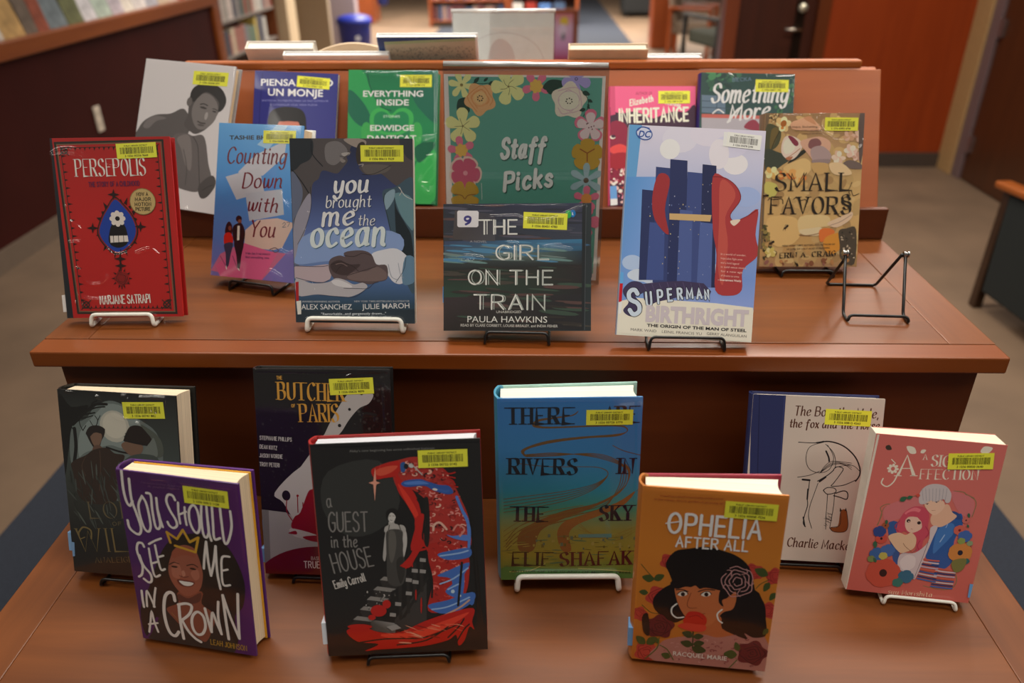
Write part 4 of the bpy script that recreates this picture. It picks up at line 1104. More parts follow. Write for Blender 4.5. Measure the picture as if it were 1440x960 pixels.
["t","ERIN A. CRAIG",27.9,12.5,81.9,7.31,0.044,"1c1610","h",0.0,0.0,1.93,2],
["t","SMALL",16.2,109.6,109.5,24.75,0.007,"241d16","h",0.0,0.0,4.08,2],
["s","241d16",1.02,[363,1331,444,1230,498,1154,617,1351],1,0,0],
["s","241d16",0.76,[1271,1218,1249,1155,1226,1110],1,0,0],
["t","Unique. Enchanting.",35.9,198.8,39.2,2.75,0.005,"5a4434","b",0.0,0.0,0.0,0],
["t","AND UTTERLY ABSORBING",42.5,193.8,37.9,1.75,0.018,"5a4434","b",0.0,0.0,0.0,0],
["t","KIRKUS REVIEWS",53.4,189.8,27.2,1.5,0.017,"5a4434","b",0.0,0.0,0.0,0],
["b",84.5,213.2,47.2,18.5,-0.01,"2 1556 00802 8748",0],
["w",2.55,0.8,[742,2172,743,2035,805,1910,935,1835,1101,1803]],
["w",2.55,0.8,[769,2147,781,2022,843,1922,959,1860]],
["w",2.55,0.8,[276,2160,541,2160,792,2178,1019,2183,1052,2152,1082,2181,1395,2195]],
["w",2.55,0.8,[1346,1697,1388,1747,1410,1809]],
["w",2.55,0.8,[-15,1534,-6,1154,0,514]]],"lore":[["g",[0,"1c1d1c",0.12,"2c302d",0.35,"3a423e",0.6,"2b2d29",0.8,"191a18",1,"131412"]],
["q","5c6663",[145,1846,327,1954,451,2104,628,2186,795,2148,976,1994,1183,1840,1248,1556,1161,1185,775,971,353,1002,149,1236,85,1478]],
["q","76817e",[237,1780,442,2008,625,2150,863,2093,1016,1877,975,1659,753,1620,583,1645,290,1540,197,1485]],
["e","a3a296",676,1880,184,193,4],
["e","b3b0a2",677,1892,147,157,4],
["s","161614",3.21,[159,1871,241,1948,335,2038,453,2128,600,2143],1,0,0],
["s","161614",4.93,[-8,1933,112,1892,216,1947],1,0,0],
["s","161614",1.73,[335,2038,462,2093,574,2111],1,0,0],
["s","161614",1.73,[295,1999,445,2032],1,0,0],
["s","161614",1.73,[402,2101,431,2150,482,2177],1,0,0],
["s","161614",1.23,[228,1947,328,1966,417,1995],1,0,0],
["q","141412",[-7,2196,155,2086,378,2112,160,1883,84,1600,-2,1225,-78,1220]],
["s","161614",4.19,[173,1824,171,1606,135,1420],1,0,0],
["s","161614",1.23,[187,1777,132,1845],1,0,0],
["s","161614",0.99,[277,1806,246,1877,241,1948],1,0,0],
["s","161614",0.99,[277,1806,319,1869],1,0,0],
["s","161614",0.99,[442,1865,473,1939,441,1996],1,0,0],
["s","161614",0.86,[473,1939,509,2001],1,0,0],
["s","161614",0.86,[406,1875,374,1933],1,0,0],
["q","241c18",[312,1784,380,1861,480,1879,550,1836,538,1763,501,1700,470,1625,406,1597,362,1655,326,1737]],
["q","6e5646",[364,1752,448,1793,508,1773,494,1688,444,1612,397,1633]],
["q","211b18",[311,1772,368,1860,480,1879,556,1836,509,1785,423,1792,357,1739]],
["q","5a4438",[396,1621,471,1638,503,1579,377,1546]],
["q","2f231c",[286,1504,392,1578,555,1613,649,1552,770,1536,739,1449,673,1396,625,960,196,928,103,1282,103,1405]],
["s","4a382c",0.74,[466,1577,461,1381,422,1069],1,0,0],
["s","4a382c",0.62,[285,1491,224,1364,263,1244],1,0,0],
["s","1a1513",2.22,[556,1619,749,1571,968,1562],1,0,0],
["q","1f1713",[817,1817,872,1892,970,1910,1064,1868,1131,1789,1087,1690,940,1669,784,1706]],
["q","6a5242",[744,1668,833,1710,1001,1673,981,1575,868,1531,775,1597]],
["s","1b1513",2.47,[785,1719,941,1693,1086,1678],1,0,0],
["s","161614",1.11,[789,1767,839,1782],1,0,0],
["s","161614",0.86,[804,1804,839,1782],1,0,0],
["q","4a5048",[995,1923,1158,1838,1247,1725,1248,1556,1089,1546,1138,1730]],
["q","626a64",[993,1563,1101,1715,1153,1766,1188,1577,1111,1511]],
["q","3c4440",[735,1400,843,1529,1042,1567,1206,1481,1185,1002,650,962]],
["q","545c58",[809,1405,939,1499,1055,1422,1053,1054,901,993]],
["x","l",["4a504a","3c423e","30342f","262824"],110,7.4,24.67,31,[79,1293,1202,1432,1113,685,39,600],70,30],
["t","LORE",26.9,71.0,76.7,20.87,0.078,"5a513a","h",0.0,0.0,2.04,2],
["t","OF THE",55.0,64.1,35.4,4.2,0.079,"5a513a","h",0.0,0.0,0.81,0],
["t","WILDS",8.6,26.5,121.1,29.69,0.084,"6a5c38","h",0.0,0.0,2.44,2],
["s","6a5c38",2.04,[110,521,171,589,264,555,263,449],1,0,0],
["s","6a5c38",1.22,[110,521,115,437,180,460],1,0,0],
["t","ANALEIGH SBRANA",28.5,13.7,96.1,6.85,0.094,"5f5436","h",0.0,0.0,1.02,2],
["p","6f93b8",[-29,392,38,380,29,201,-23,188]],
["b",79.4,218.1,50.3,19.7,0.059,"3 1556 00741 882",0],
["w",1.97,0.8,[487,2236,558,2211,623,2126,689,2035,771,1999,866,1975,961,1945,1034,1962,1081,2024,1068,2094,1043,2151]],
["w",1.97,0.8,[856,2234,861,2140,898,2072,925,2032]],
["w",1.97,0.8,[880,2224,896,2131,920,2049]],
["w",1.97,0.8,[1043,2233,1112,2191,1225,2103,1229,2068,1152,2087]],
["w",1.97,0.8,[1020,2256,1068,2253]],
["w",1.97,0.8,[124,2275,210,2274]],
["w",1.97,0.8,[804,2261,853,2263]],
["w",1.97,0.8,[1081,2259,1332,2268]],
["w",1.97,0.8,[1319,2250,1301,2155]]],"crown":[["g",[0,"42204f",0.3,"42205c",0.7,"3a1a56",1,"4a1a55"]],
["v",[1051,2095,1408,2103,1402,-32,995,-42],
["4a1c55","4a1c5a","4a1a60","40184f"]],
["q","1d1817",[197,747,371,1146,555,1374,830,1473,1086,1450,1246,1237,1325,927,1277,631,1167,486,1169,143,1002,26,768,27,386,135,214,323,51,31,23,377]],
["q","2a2422",[119,89,364,473,511,277,739,169,919,348,1134,151,1047,-45,578,-40,105,-4]],
["q","7a4434",[355,457,508,555,528,702,809,748,789,587,932,467,885,284,782,87,680,129,531,222,414,349]],
["s","8a6a3a",0.64,[408,407,488,303,507,247],1,0,0],
["q","52302a",[524,673,638,634,794,731,766,612,628,560,519,586]],
["q","8c5140",[450,1001,494,1133,563,1253,673,1310,785,1286,824,1183,846,1048,845,937,801,789,725,706,628,661,553,692,486,781,448,888]],
["q","9f6350",[492,1021,566,1088,602,969,564,878,488,895]],
["q","9f6350",[707,971,791,1026,805,930,747,879]],
["q","ab7460",[602,969,631,987,643,933,607,906]],
["q","8a4a38",[532,1221,671,1297,782,1258,784,1177,657,1185,519,1123]],
["s","2a1814",1.15,[468,1039,525,1074,582,1063],1,0,0],
["s","2a1814",1.15,[672,1056,747,1081,801,1055],1,0,0],
["e","2a1814",525,1019,39,13,3],
["e","2a1814",740,1025,38,13,-4],
["s","5a2c24",0.89,[569,914,620,901,674,917],1,0,0],
["q","5f2c28",[536,860,628,867,738,857,697,794,604,779,548,805]],
["q","d5cfc8",[554,846,626,849,723,844,686,804,606,797]],
["s","b8902c",2.8,[492,1443,518,1317],0,0,0],
["s","b8902c",2.8,[492,1443,601,1373],0,0,0],
["s","b8902c",2.8,[601,1373,685,1495],0,0,0],
["s","b8902c",2.8,[685,1495,745,1356],0,0,0],
["s","b8902c",2.8,[745,1356,853,1427],0,0,0],
["s","b8902c",2.8,[853,1427,797,1240],0,0,0],
["s","b8902c",2.8,[797,1240,567,1287],0,0,0],
["s","cdc9c4",3.03,[70,2113,58,1899,71,1757,104,1707,143,1766],1,0,0],
["s","cdc9c4",3.03,[143,2029,135,1789,168,1624,195,1457,165,1372,107,1382,56,1437,49,1522],1,0,0],
["s","cdc9c4",2.8,[258,1830,207,1727,208,1581,236,1450,279,1419,312,1485,314,1620,300,1763,270,1831],1,1,0],
["s","cdc9c4",2.8,[319,1885,368,1868,361,1699,368,1505,398,1467,430,1526,423,1683,428,1840],1,0,0],
["s","cdc9c4",2.8,[425,1696,438,1589,455,1499],1,0,0],
["s","cdc9c4",2.8,[642,1844,620,1895,568,1894,541,1819,567,1715,616,1613,624,1541,578,1504,535,1529,520,1569],1,0,0],
["s","cdc9c4",2.56,[673,1819,663,1704,665,1571],1,0,0],
["s","cdc9c4",2.56,[741,1774,733,1665,737,1563],1,0,0],
["s","cdc9c4",2.33,[659,1673,752,1722],1,0,0],
["s","cdc9c4",2.8,[837,1811,789,1745,779,1623,806,1518,848,1482,885,1554,890,1687,873,1780],1,1,0],
["s","cdc9c4",2.8,[936,1824,915,1654,917,1485,946,1441,984,1519,987,1688,992,1820],1,0,0],
["s","cdc9c4",2.8,[987,1688,984,1519,1000,1412],1,0,0],
["s","cdc9c4",2.8,[1053,1816,1044,1636,1038,1442,1103,1457],1,0,0],
["s","cdc9c4",2.8,[1143,1816,1142,1650,1146,1433,1171,1400,1213,1479,1252,1629,1253,1796],1,0,0],
["s","cdc9c4",2.8,[195,1220,178,1261,129,1254,103,1169,118,1069,140,970,117,864,75,825],1,0,0],
["s","cdc9c4",2.81,[123,1105,151,983,222,881,223,796,185,769,131,807],1,0,0],
["s","cdc9c4",2.56,[335,885,272,861,253,999,250,1207],1,0,0],
["s","cdc9c4",2.43,[256,1020,333,1053],1,0,0],
["s","cdc9c4",2.56,[407,973,359,959,339,1096,330,1260],1,0,0],
["s","cdc9c4",2.43,[341,1110,411,1141],1,0,0],
["s","cdc9c4",2.43,[259,1263,324,1307],1,0,0],
["s","cdc9c4",2.43,[338,1316,415,1354],1,0,0],
["s","cdc9c4",2.81,[872,1052,895,1193,938,1390],1,0,0],
["s","cdc9c4",2.81,[938,1390,934,1144,946,973],1,0,0],
["s","cdc9c4",2.81,[946,973,999,1154,1041,1351],1,0,0],
["s","cdc9c4",2.81,[1041,1351,1023,1034,1038,820],1,0,0],
["s","cdc9c4",2.56,[1186,1244,1102,1224,1077,1056,1077,882,1154,888],1,0,0],
["s","cdc9c4",2.43,[1083,1057,1149,1081],1,0,0],
["s","cdc9c4",2.81,[80,644,75,527,77,432],1,0,0],
["s","cdc9c4",2.56,[117,446,141,647,177,573,210,454],1,0,0],
["s","cdc9c4",2.56,[202,453,225,581,257,708],1,0,0],
["s","cdc9c4",2.56,[93,100,128,241,162,380,177,249,206,120],1,0,0],
["s","cdc9c4",2.3,[102,206,216,241],1,0,0],
["s","cdc9c4",3.83,[471,578,463,663,412,676,355,602,319,421,325,245,357,131,414,104,463,165],1,0,0],
["s","cdc9c4",3.58,[512,534,502,305,513,84],1,0,0],
["s","cdc9c4",3.32,[505,533,602,563,665,538,625,429,511,322],1,0,0],
["s","cdc9c4",3.32,[525,332,582,201,652,116,721,76],1,0,0],
["s","cdc9c4",3.32,[723,475,653,390,643,256,686,175,755,194,801,298,790,428],1,1,0],
["s","cdc9c4",3.32,[822,535,843,379,866,236],1,0,0],
["s","cdc9c4",3.07,[866,236,885,401,909,492,946,353,984,227],1,0,0],
["s","cdc9c4",3.07,[984,227,969,444,992,650],1,0,0],
["s","cdc9c4",3.32,[1064,175,1056,459,1055,745],1,0,0],
["s","cdc9c4",3.07,[1055,745,1115,469,1192,205],1,0,0],
["s","cdc9c4",3.32,[1192,205,1208,485,1233,788],1,0,0],
["t","LEAH JOHNSON",83.6,6.7,43.3,6.69,-0.032,"a8862c","h",0.0,0.0,0.77,0],
["t","Fresh, funny and full of heart, this story shines.",28.4,199.9,45.9,1.98,0.012,"6a4a70","b",0.0,0.0,0.0,0],
["t","A joyful debut",34.7,196.0,36.9,1.98,0.039,"6a4a70","b",0.0,0.0,0.0,0],
["b",75.2,202.9,49.8,19.9,-0.012,"2 1556 00813 1128",0],
["w",1.86,0.7,[422,2077,594,2083,611,2041,650,1987,705,2064]],
["w",1.86,0.7,[752,2076,909,2067,1099,2068,1312,2083]],
["w",1.86,0.7,[1371,2125,1375,1623,1390,1212]]],"butcher":[["r","141314"],
["x","e",["2c2b2a","3a3836","222120"],70,0.59,2.35,41,[1102,2490,1587,2495,1565,1762,1103,1785],0,180],
["x","e",["242322","302e2c"],60,0.59,1.76,42,[18,2186,791,1959,506,924,-4,853],0,180],
["p","8f8d8b",[1,828,291,796,640,616,930,434,917,117,-17,127]],
["p","6d6b69",[1,828,84,817,68,33,-8,31]],
["q","a6a2a0",[1092,2257,1294,2289,1403,2267,1347,2158,1230,2098,1110,1963,986,1783,869,1752,812,1787]],
["p","a6a2a0",[812,1787,986,1783,740,1479,674,1326,467,1323]],
["q","a6a2a0",[171,1042,499,1369,766,1419,1026,1332,995,561,721,429,433,643,268,920]],
["e","141314",1265,2274,17,18,1],
["e","141314",1117,2084,17,18,1],
["e","141314",991,1887,20,21,1],
["e","141314",309,1010,51,65,1],
["q","7a1014",[393,736,470,800,572,1049,633,1096,752,1114,1015,1057,990,435,723,477,369,579]],
["s","7a1014",1.18,[446,1016,441,799],0,0,0],
["s","7a1014",1.18,[312,952,309,797,403,642],1,0,0],
["s","7a1014",1.18,[506,924,505,769],0,0,0],
["e","7a1014",448,1010,15,15,1],
["q","5e0c10",[-2,127,264,293,628,364,985,309,972,-9,4,-33]],
["p","5e0c10",[8,144,980,182,972,-25,9,-49]],
["q","a6a2a0",[340,594,636,522,751,430,395,485]],
["q","7a1014",[307,531,399,564,411,517]],
["q","7a1014",[484,487,755,509,930,434,631,427]],
["t","THE",27.1,243.5,6.9,3.8,0.011,"b98a3a","h",0.0,0.0,0.73,0],
["t","BUTCHER",26.6,219.5,80.6,20.57,-0.017,"bd8b36","h",0.0,0.0,3.23,2],
["t","OF",42.9,210.2,4.9,3.55,0.012,"b98a3a","h",0.0,0.0,0.73,0],
["t","PARIS",51.6,192.6,47.7,21.33,0.013,"bd8b36","h",0.0,0.0,2.94,2],
["t","STEPHANIE PHILLIPS",2.7,170.3,38.7,4.53,-0.048,"a9a6a2","h",0.0,0.0,0.71,0],
["t","DEAN KOTZ",2.0,159.5,21.2,4.57,-0.085,"a9a6a2","h",0.0,0.0,0.71,0],
["t","JASON WORDIE",1.3,148.6,28.0,4.58,-0.049,"a9a6a2","h",0.0,0.0,0.71,0],
["t","TROY PETERI",0.7,137.6,24.2,4.6,-0.047,"a9a6a2","h",0.0,0.0,0.71,0],
["t","BASED ON A",57.2,19.2,26.4,4.14,-0.001,"a89a96","h",0.0,0.0,0.65,0],
["t","TRUE STORY",47.7,8.8,50.0,8.31,-0.002,"c9c0bc","h",0.0,0.0,1.06,0],
["p","5d7fa5",[-43,702,5,697,2,556,-40,555]],
["b",88.8,244.5,51.7,19.3,0.05,"3 1556 00626 9899",0],
["w",2.64,0.6,[1101,2476,1188,2515,1273,2486]],
["w",2.64,0.6,[520,2339,541,2192,509,2015]],
["w",2.64,0.6,[644,2223,663,2017]],
["w",2.64,0.6,[1285,2025,1414,2012,1427,1967]],
["w",2.64,0.6,[40,2544,731,2539,1560,2547]],
["w",2.64,0.6,[1531,2524,1545,1851]]],"guest":[["g",[0,"161617",0.4,"121213",1,"1b1a19"]],
["q","2a2c2b",[161,2134,681,2230,871,1781,631,1462,297,1416,74,1726]],
["t","Abby's new beginning has some unfinished business",39.2,233.3,86.2,2.3,0.0,"6a6a68","b",0.01,0.0,0.0,0],
["t","a",11.8,173.6,6.0,15.35,0.056,"747270","h",0.0,0.0,1.11,0],
["t","GUEST",11.3,146.6,41.2,21.64,-0.029,"747270","h",0.0,0.0,1.53,0],
["t","in the",12.7,128.6,27.6,13.39,-0.023,"747270","h",0.0,0.0,1.25,0],
["t","HOUSE",13.1,98.7,43.6,22.01,0.169,"747270","h",0.0,0.0,1.53,0],
["t","Emily Carroll",12.8,80.6,34.6,9.27,0.228,"b5b2ae","h",0.0,0.0,1.06,0],
["v",[190,357,395,444,759,361,723,234],
["181716","3a3836","8a8886","55534f"]],
["p","7d7b78",[652,926,846,889,788,854,607,887]],
["p","2a2827",[607,887,788,854,783,778,630,801]],
["p","7d7b78",[575,814,769,776,711,741,530,775]],
["p","2a2827",[530,775,711,741,706,665,552,688]],
["p","7d7b78",[497,701,692,663,633,628,452,662]],
["p","2a2827",[452,662,633,628,628,551,474,575]],
["p","7d7b78",[418,587,614,549,555,513,373,548]],
["p","2a2827",[373,548,555,513,550,437,396,460]],
["p","7d7b78",[340,473,536,434,476,399,294,433]],
["p","2a2827",[294,433,476,399,471,322,316,345]],
["x","e",["4a4846","353332","a5a3a0"],40,0.56,1.25,51,[461,802,782,755,635,428,357,522],0,180],
["p","333130",[733,407,1098,866,1074,390,954,283,726,286]],
["p","1f1e1d",[1100,897,1128,896,848,433,790,404]],
["s","242221",3.62,[818,879,798,420],0,0,0],
["s","242221",3.62,[903,906,887,496],0,0,0],
["s","242221",3.62,[982,1058,965,619],0,0,0],
["s","242221",3.62,[1054,1101,1042,743],0,0,0],
["p","8a8886",[882,899,945,889,940,848,877,857]],
["p","8a8886",[951,873,1013,862,1009,821,946,831]],
["p","8a8886",[873,743,936,732,931,691,868,700]],
["p","8a8886",[951,1005,1013,995,1009,954,946,964]],
["p","8a8886",[1034,994,1097,983,1092,943,1029,952]],
["p","8a8886",[1041,1125,1104,1115,1099,1075,1036,1084]],
["p","8a8886",[689,497,752,486,747,445,683,454]],
["p","8a8886",[753,622,816,611,811,570,748,579]],
["q","9a9896",[708,1458,686,1368,667,1247,655,1139,675,1105,698,1214,717,1336,736,1457]],
["q","a9a7a4",[882,1499,916,1419,915,1297,886,1175,853,1096,845,1146,874,1268,870,1390]],
["q","9f9d9a",[742,1553,792,1557,806,1526,888,1505,912,1449,866,1415,739,1426,690,1441,699,1495,734,1517]],
["q","3c3b39",[719,1452,868,1451,872,1329,869,1176,892,989,849,835,758,807,688,874,691,1091,699,1306]],
["q","55534f",[734,1427,795,1436,802,1271,752,1089,722,1152]],
["q","2a2927",[791,1087,862,1145,873,959,816,836]],
["s","55534f",1.11,[729,1439,745,1517],0,0,0],
["s","55534f",1.11,[862,1439,844,1513],0,0,0],
["q","b5b3b0",[736,1644,771,1678,809,1665,817,1610,797,1557,763,1540,738,1578]],
["q","141313",[717,1603,721,1662,756,1697,806,1701,842,1663,848,1579,867,1524,833,1513,820,1574,807,1629,775,1654,746,1625,731,1566]],
["s","2a2927",0.56,[751,1619,768,1618],1,0,0],
["s","2a2927",0.56,[787,1618,800,1614],1,0,0],
["s","4a4846",0.56,[757,1571,778,1567],1,0,0],
["q","9c2a24",[666,2153,737,2199,874,2229,1033,2259,1178,2229,1342,2113,1426,1951,1489,1800,1561,1598,1578,1421,1547,1218,1117,1237,1122,1567,1154,1740,1013,1894,856,1926,797,2075]],
["x","c",["c9807a","b04a42","7a1a18","d9a090","8a2420","301012","a83028"],170,3.01,8.12,61,[895,2204,1178,2217,1341,2089,1425,1927,1510,1750,1557,1497,1547,1231,1141,1249,1132,1541,1177,1739,1037,1906,865,2072],0,180],
["q","a81912",[597,2119,645,2166,759,2198,884,2217,865,2072,727,2041,636,2033]],
["q","c04a34",[630,2118,735,2162,870,2169,798,2099,683,2067]],
["q","a81912",[843,2085,927,1972,1013,1882,1062,1744,1099,1568,1066,1367,1013,1242,1094,1238,1175,1235,953,1219,1016,1521,947,1724,854,1901]],
["q","c53020",[859,1975,954,1848,1046,1645,1030,1571,927,1775]],
["q","101010",[1042,1794,1123,1803,1154,1740,1122,1567,1100,1366,1088,1568,1062,1744]],
["s","a01812",1.51,[1331,2102,1386,2063,1449,2073],1,0,0],
["s","a01812",1.51,[1293,2030,1395,2026,1446,2012],1,0,0],
["s","a01812",1.51,[1361,2015,1417,1988,1443,1938],1,0,0],
["s","a01812",1.51,[1336,1967,1403,1927,1470,1912],1,0,0],
["q","2a4f96",[893,1973,951,2007,1088,2014,1166,1986,1278,1945,1380,1928,1422,1853,1353,1837,1218,1886,1130,1939,947,1934]],
["q","4a74bc",[927,1984,1087,1996,1176,1961,1131,1957,960,1958]],
["q","33599e",[1165,1962,1287,1895,1389,1879,1319,1857]],
["q","27508a",[900,2192,946,2202,940,2105,901,2107]],
["e","17171c",954,2160,23,31,-2],
["e","b0b0b0",1005,2164,27,22,-34],
["s","a8a4a0",1.16,[1007,2188,1060,2125,1113,2062],1,0,0],
["e","c8c4c0",1236,1895,27,12,-13],
["s","4a74bc",3.01,[1454,1802,1506,1650,1548,1548],1,0,0],
["s","4a74bc",3.01,[1506,1650,1558,1522,1563,1345],1,0,0],
["s","4a74bc",3.01,[1548,1548,1572,1421,1559,1230],1,0,0],
["q","4a74bc",[1333,1381,1401,1365,1541,1371,1562,1307,1492,1310,1400,1339]],
["s","c9a090",2.32,[1196,1437,1211,1500,1270,1522,1335,1444],1,0,0],
["s","c07a70",1.86,[1404,1428,1453,1489,1520,1436,1471,1362],1,0,0],
["q","d04a40",[647,2032,676,2128,703,2200]],
["p","d9907c",[562,1995,612,2011,641,2159,642,2010,682,1990,640,1974,614,1792,610,1976]],
["q","a81912",[1013,1566,1109,1622,1073,1351,1174,1254,1132,1195,1085,1258,1001,1139,939,1033,882,1021,845,1053,947,1172,1012,1353]],
["s","a81912",1.67,[886,1082,839,1047],1,0,0],
["s","a81912",1.39,[915,1097,888,1014],1,0,0],
["s","a81912",1.39,[955,1126,956,1033],1,0,0],
["q","161514",[1117,1771,1162,1799,1164,1499,1135,1256,1094,1319,1123,1561]],
["q","9c2019",[1135,1256,1343,1278,1534,1177,1553,927,1486,646,1308,495,1095,506,1153,820]],
["x","c",["c9605a","b03a30","d98a7a","7a1614"],60,2.78,7.8,62,[1177,1316,1509,1239,1458,679,1141,567],0,180],
["q","3a63aa",[1226,1160,1367,1200,1564,1221,1560,1114,1335,1093]],
["q","3a63aa",[1214,912,1329,969,1558,1052,1466,868,1376,747,1353,874]],
["q","3a63aa",[1290,719,1408,840,1497,930,1457,648]],
["q","3a63aa",[1098,569,1314,623,1573,706,1592,609,1422,490,1221,467]],
["q","3a63aa",[1430,681,1586,673,1567,547]],
["s","86a6d8",1.67,[1253,1143,1450,1165,1549,1191],1,0,0],
["s","86a6d8",1.67,[1238,816,1381,872,1541,990],1,0,0],
["s","86a6d8",1.67,[1138,519,1310,543,1542,644],1,0,0],
["s","86a6d8",1.67,[1319,749,1435,807],1,0,0],
["e","a8c0e0",1369,722,20,22,-3],
["e","c8d4e8",1441,667,14,16,-3],
["s","121212",2.51,[1479,1055,1449,806,1419,554],1,0,0],
["s","121212",1.95,[1112,1134,1156,883,1145,663],1,0,0],
["s","b09080",1.95,[1248,434,1424,522,1541,612],1,0,0],
["q","a81912",[214,308,388,348,554,275,782,263,1046,379,1307,463,1580,514,1560,354,1580,256,1529,291,1471,131,1405,69,1382,201,1293,140,1060,86,771,68,540,63,396,54,545,129,319,173]],
["q","c83a28",[552,242,896,257,1245,370,1536,468,1300,302,891,160]],
["s","161414",1.67,[318,156,635,189,1036,185,1416,329],1,0,0],
["s","161414",1.67,[744,109,1063,151,1300,302],1,0,0],
["s","161414",1.67,[1294,172,1414,296,1475,390],1,0,0],
["s","161414",1.67,[1378,103,1470,261,1530,323],1,0,0],
["x","l",["d06a50","7a120e","e08a70"],30,5.57,16.71,63,[554,275,1130,343,1478,455,1412,232,832,130],18,12],
["e","a81912",571,531,85,70,-3],
["e","a81912",661,606,45,51,-3],
["e","a81912",495,455,40,32,-3],
["e","a81912",360,349,131,32,-3],
["e","a81912",467,247,114,32,-3],
["e","a81912",977,702,8,63,-3],
["e","a81912",1027,573,9,96,-3],
["p","8a8886",[644,335,745,362,799,311,698,284]],
["b",108.1,232.9,50.3,19.1,-0.005,"3 1556 00722 0142",0],
["w",2.23,0.5,[26,2442,425,2418,963,2434,1690,2420]],
["w",2.23,0.5,[373,2443,399,2431,439,2435]],
["w",2.23,0.5,[1594,2017,1621,1234,1664,22]]],"rivers":[["g",[0,"2f6aa6",0.3,"2f70a2",0.48,"2a7890",0.6,"3a7a62",0.72,"7a7a38",0.85,"86802c",1,"4a7a38"]],
["s","5d4423",0.87,[52,1108,366,1150,774,1206,1098,1294,1244,1415,1147,1502,905,1518,583,1523,234,1567],1,0,0],
["s","5d4423",0.87,[51,1064,366,1110,774,1175,1098,1279,1244,1415,1147,1502,905,1518,583,1523,234,1567],1,0,0],
["s","5d4423",0.87,[50,1020,365,1069,775,1144,1099,1264,1244,1415,1147,1502,905,1518,583,1523,234,1567],1,0,0],
["s","5d4423",0.87,[49,976,365,1028,775,1113,1099,1248,1244,1415,1147,1502,905,1518,583,1523,234,1567],1,0,0],
["s","5d4423",0.87,[49,931,365,987,775,1081,1100,1233,1244,1415,1147,1502,905,1518,583,1523,234,1567],1,0,0],
["q","5d4423",[894,2215,817,2164,633,2144,437,2112,384,2040,476,2007,713,2006,1003,2016,1319,2018,1425,1993,1421,1946,1269,1919,899,1895,582,1858,369,1796,257,1732,289,1666,329,1653,294,1717,396,1772,635,1828,1005,1876,1323,1894,1437,1946,1440,1998,1344,2035,1002,2034,713,2027,502,2030,444,2060,476,2094,660,2126,843,2158]],
["s","5d4423",0.92,[315,1654,636,1661,982,1686,1224,1652,1415,1534,1478,1412,1425,1228,1186,1044,859,954,502,864,225,740,70,547],1,0,0],
["s","5d4423",0.92,[315,1663,636,1673,983,1677,1224,1634,1415,1525,1451,1412,1404,1228,1187,1012,859,916,502,819,225,682,69,501],1,0,0],
["s","5d4423",0.92,[315,1672,636,1685,983,1668,1225,1616,1415,1516,1424,1412,1382,1228,1187,980,860,878,502,774,224,623,68,455],1,0,0],
["s","5d4423",0.92,[315,1681,636,1697,983,1659,1225,1598,1416,1507,1397,1413,1360,1229,1188,949,860,839,502,729,223,564,68,409],1,0,0],
["q","6a4a26",[1414,1565,1478,1412,1412,1228,1131,1044,777,955,419,801,224,643,222,413,390,411,474,671,723,828,1051,967,1347,1135,1476,1320,1492,1472]],
["q","7c5228",[1563,1194,1350,1041,970,889,751,796,669,636,726,406,838,404,808,634,917,761,1190,885,1433,1008]],
["s","6a5a26",0.71,[44,678,226,804,530,927,968,1015],1,0,0],
["s","6a5a26",0.71,[43,606,225,740,530,870,968,965],1,0,0],
["s","6a5a26",0.71,[42,535,225,675,530,812,969,914],1,0,0],
["s","6a5a26",0.71,[40,462,224,610,530,754,970,863],1,0,0],
["s","7a6a2c",0.65,[916,793,1085,629,1363,625,1582,719],1,0,0],
["s","7a6a2c",0.65,[917,742,1085,629,1365,580,1583,687],1,0,0],
["s","7a6a2c",0.65,[918,690,1085,629,1366,534,1584,654],1,0,0],
["s","5d4423",0.82,[1286,1782,1408,1715,1597,1658],1,0,0],
["s","5d4423",0.71,[1576,1194,1602,1225],1,0,0],
["x","l",["6a6a30","8f8a40","4a6a4a","5a5a24"],60,5.44,19.04,71,[57,613,1586,622,1609,57,47,48],0,8],
["x","d",["5a5626","8a8444","4f6250"],40,1.63,4.9,72,[391,640,1587,589,1595,392,390,444],0,180],
["p","4f7a74",[919,625,1308,626,1309,574,920,580]],
["q","4a7a3c",[50,183,643,140,1380,95,1580,58,1584,-45,46,-21]],
["s","b8b060",0.82,[105,114,247,112,389,144,530,226],1,0,0],
["s","b8b060",0.82,[926,149,1266,123,1551,92],1,0,0],
["t","THERE",10.0,206.5,73.4,19.63,-0.007,"141a24","h",0.0,0.0,4.35,2],
["t","ARE",117.2,206.6,38.1,19.64,0.0,"141a24","h",0.0,0.0,4.35,2],
["t","RIVERS",10.6,143.9,79.5,19.72,-0.023,"141a24","h",0.0,0.0,4.35,2],
["t","IN",135.1,142.6,19.1,19.44,-0.015,"141a24","h",0.0,0.0,4.35,2],
["t","THE",13.8,81.8,40.3,19.1,-0.031,"141a24","h",0.0,0.0,4.35,2],
["t","SKY",114.8,80.9,40.8,19.75,0.0,"141a24","h",0.0,0.0,4.35,2],
["t","ELIF",12.4,20.8,48.0,18.33,-0.03,"2a1c18","h",0.0,0.0,3.81,2],
["t","SHAFAK",69.4,18.6,87.5,18.69,0.015,"4a1c1e","h",0.0,0.0,3.81,2],
["t","AUTHOR OF THE ISLAND OF MISSING TREES",12.2,10.7,143.0,3.04,-0.03,"2a2a18","b",0.01,0.0,0.0,0],
["b",98.3,222.5,51.7,18.5,-0.004,"3 1556 00728 3779",0],
["w",2.45,0.5,[61,2370,632,2356,944,2357,1308,2346,1593,2359]],
["w",2.45,0.5,[14,2348,19,1249,41,14]],
["w",2.45,0.5,[1543,2325,1570,1532,1580,58]]],"ophelia":[["g",[0,"b06a26",0.35,"ba7428",0.7,"b26c24",1,"a86022"]],
["o","a83a30","7a1a1c",325,1284,98,3,1],
["o","a83a30","7a1a1c",250,833,136,3,2],
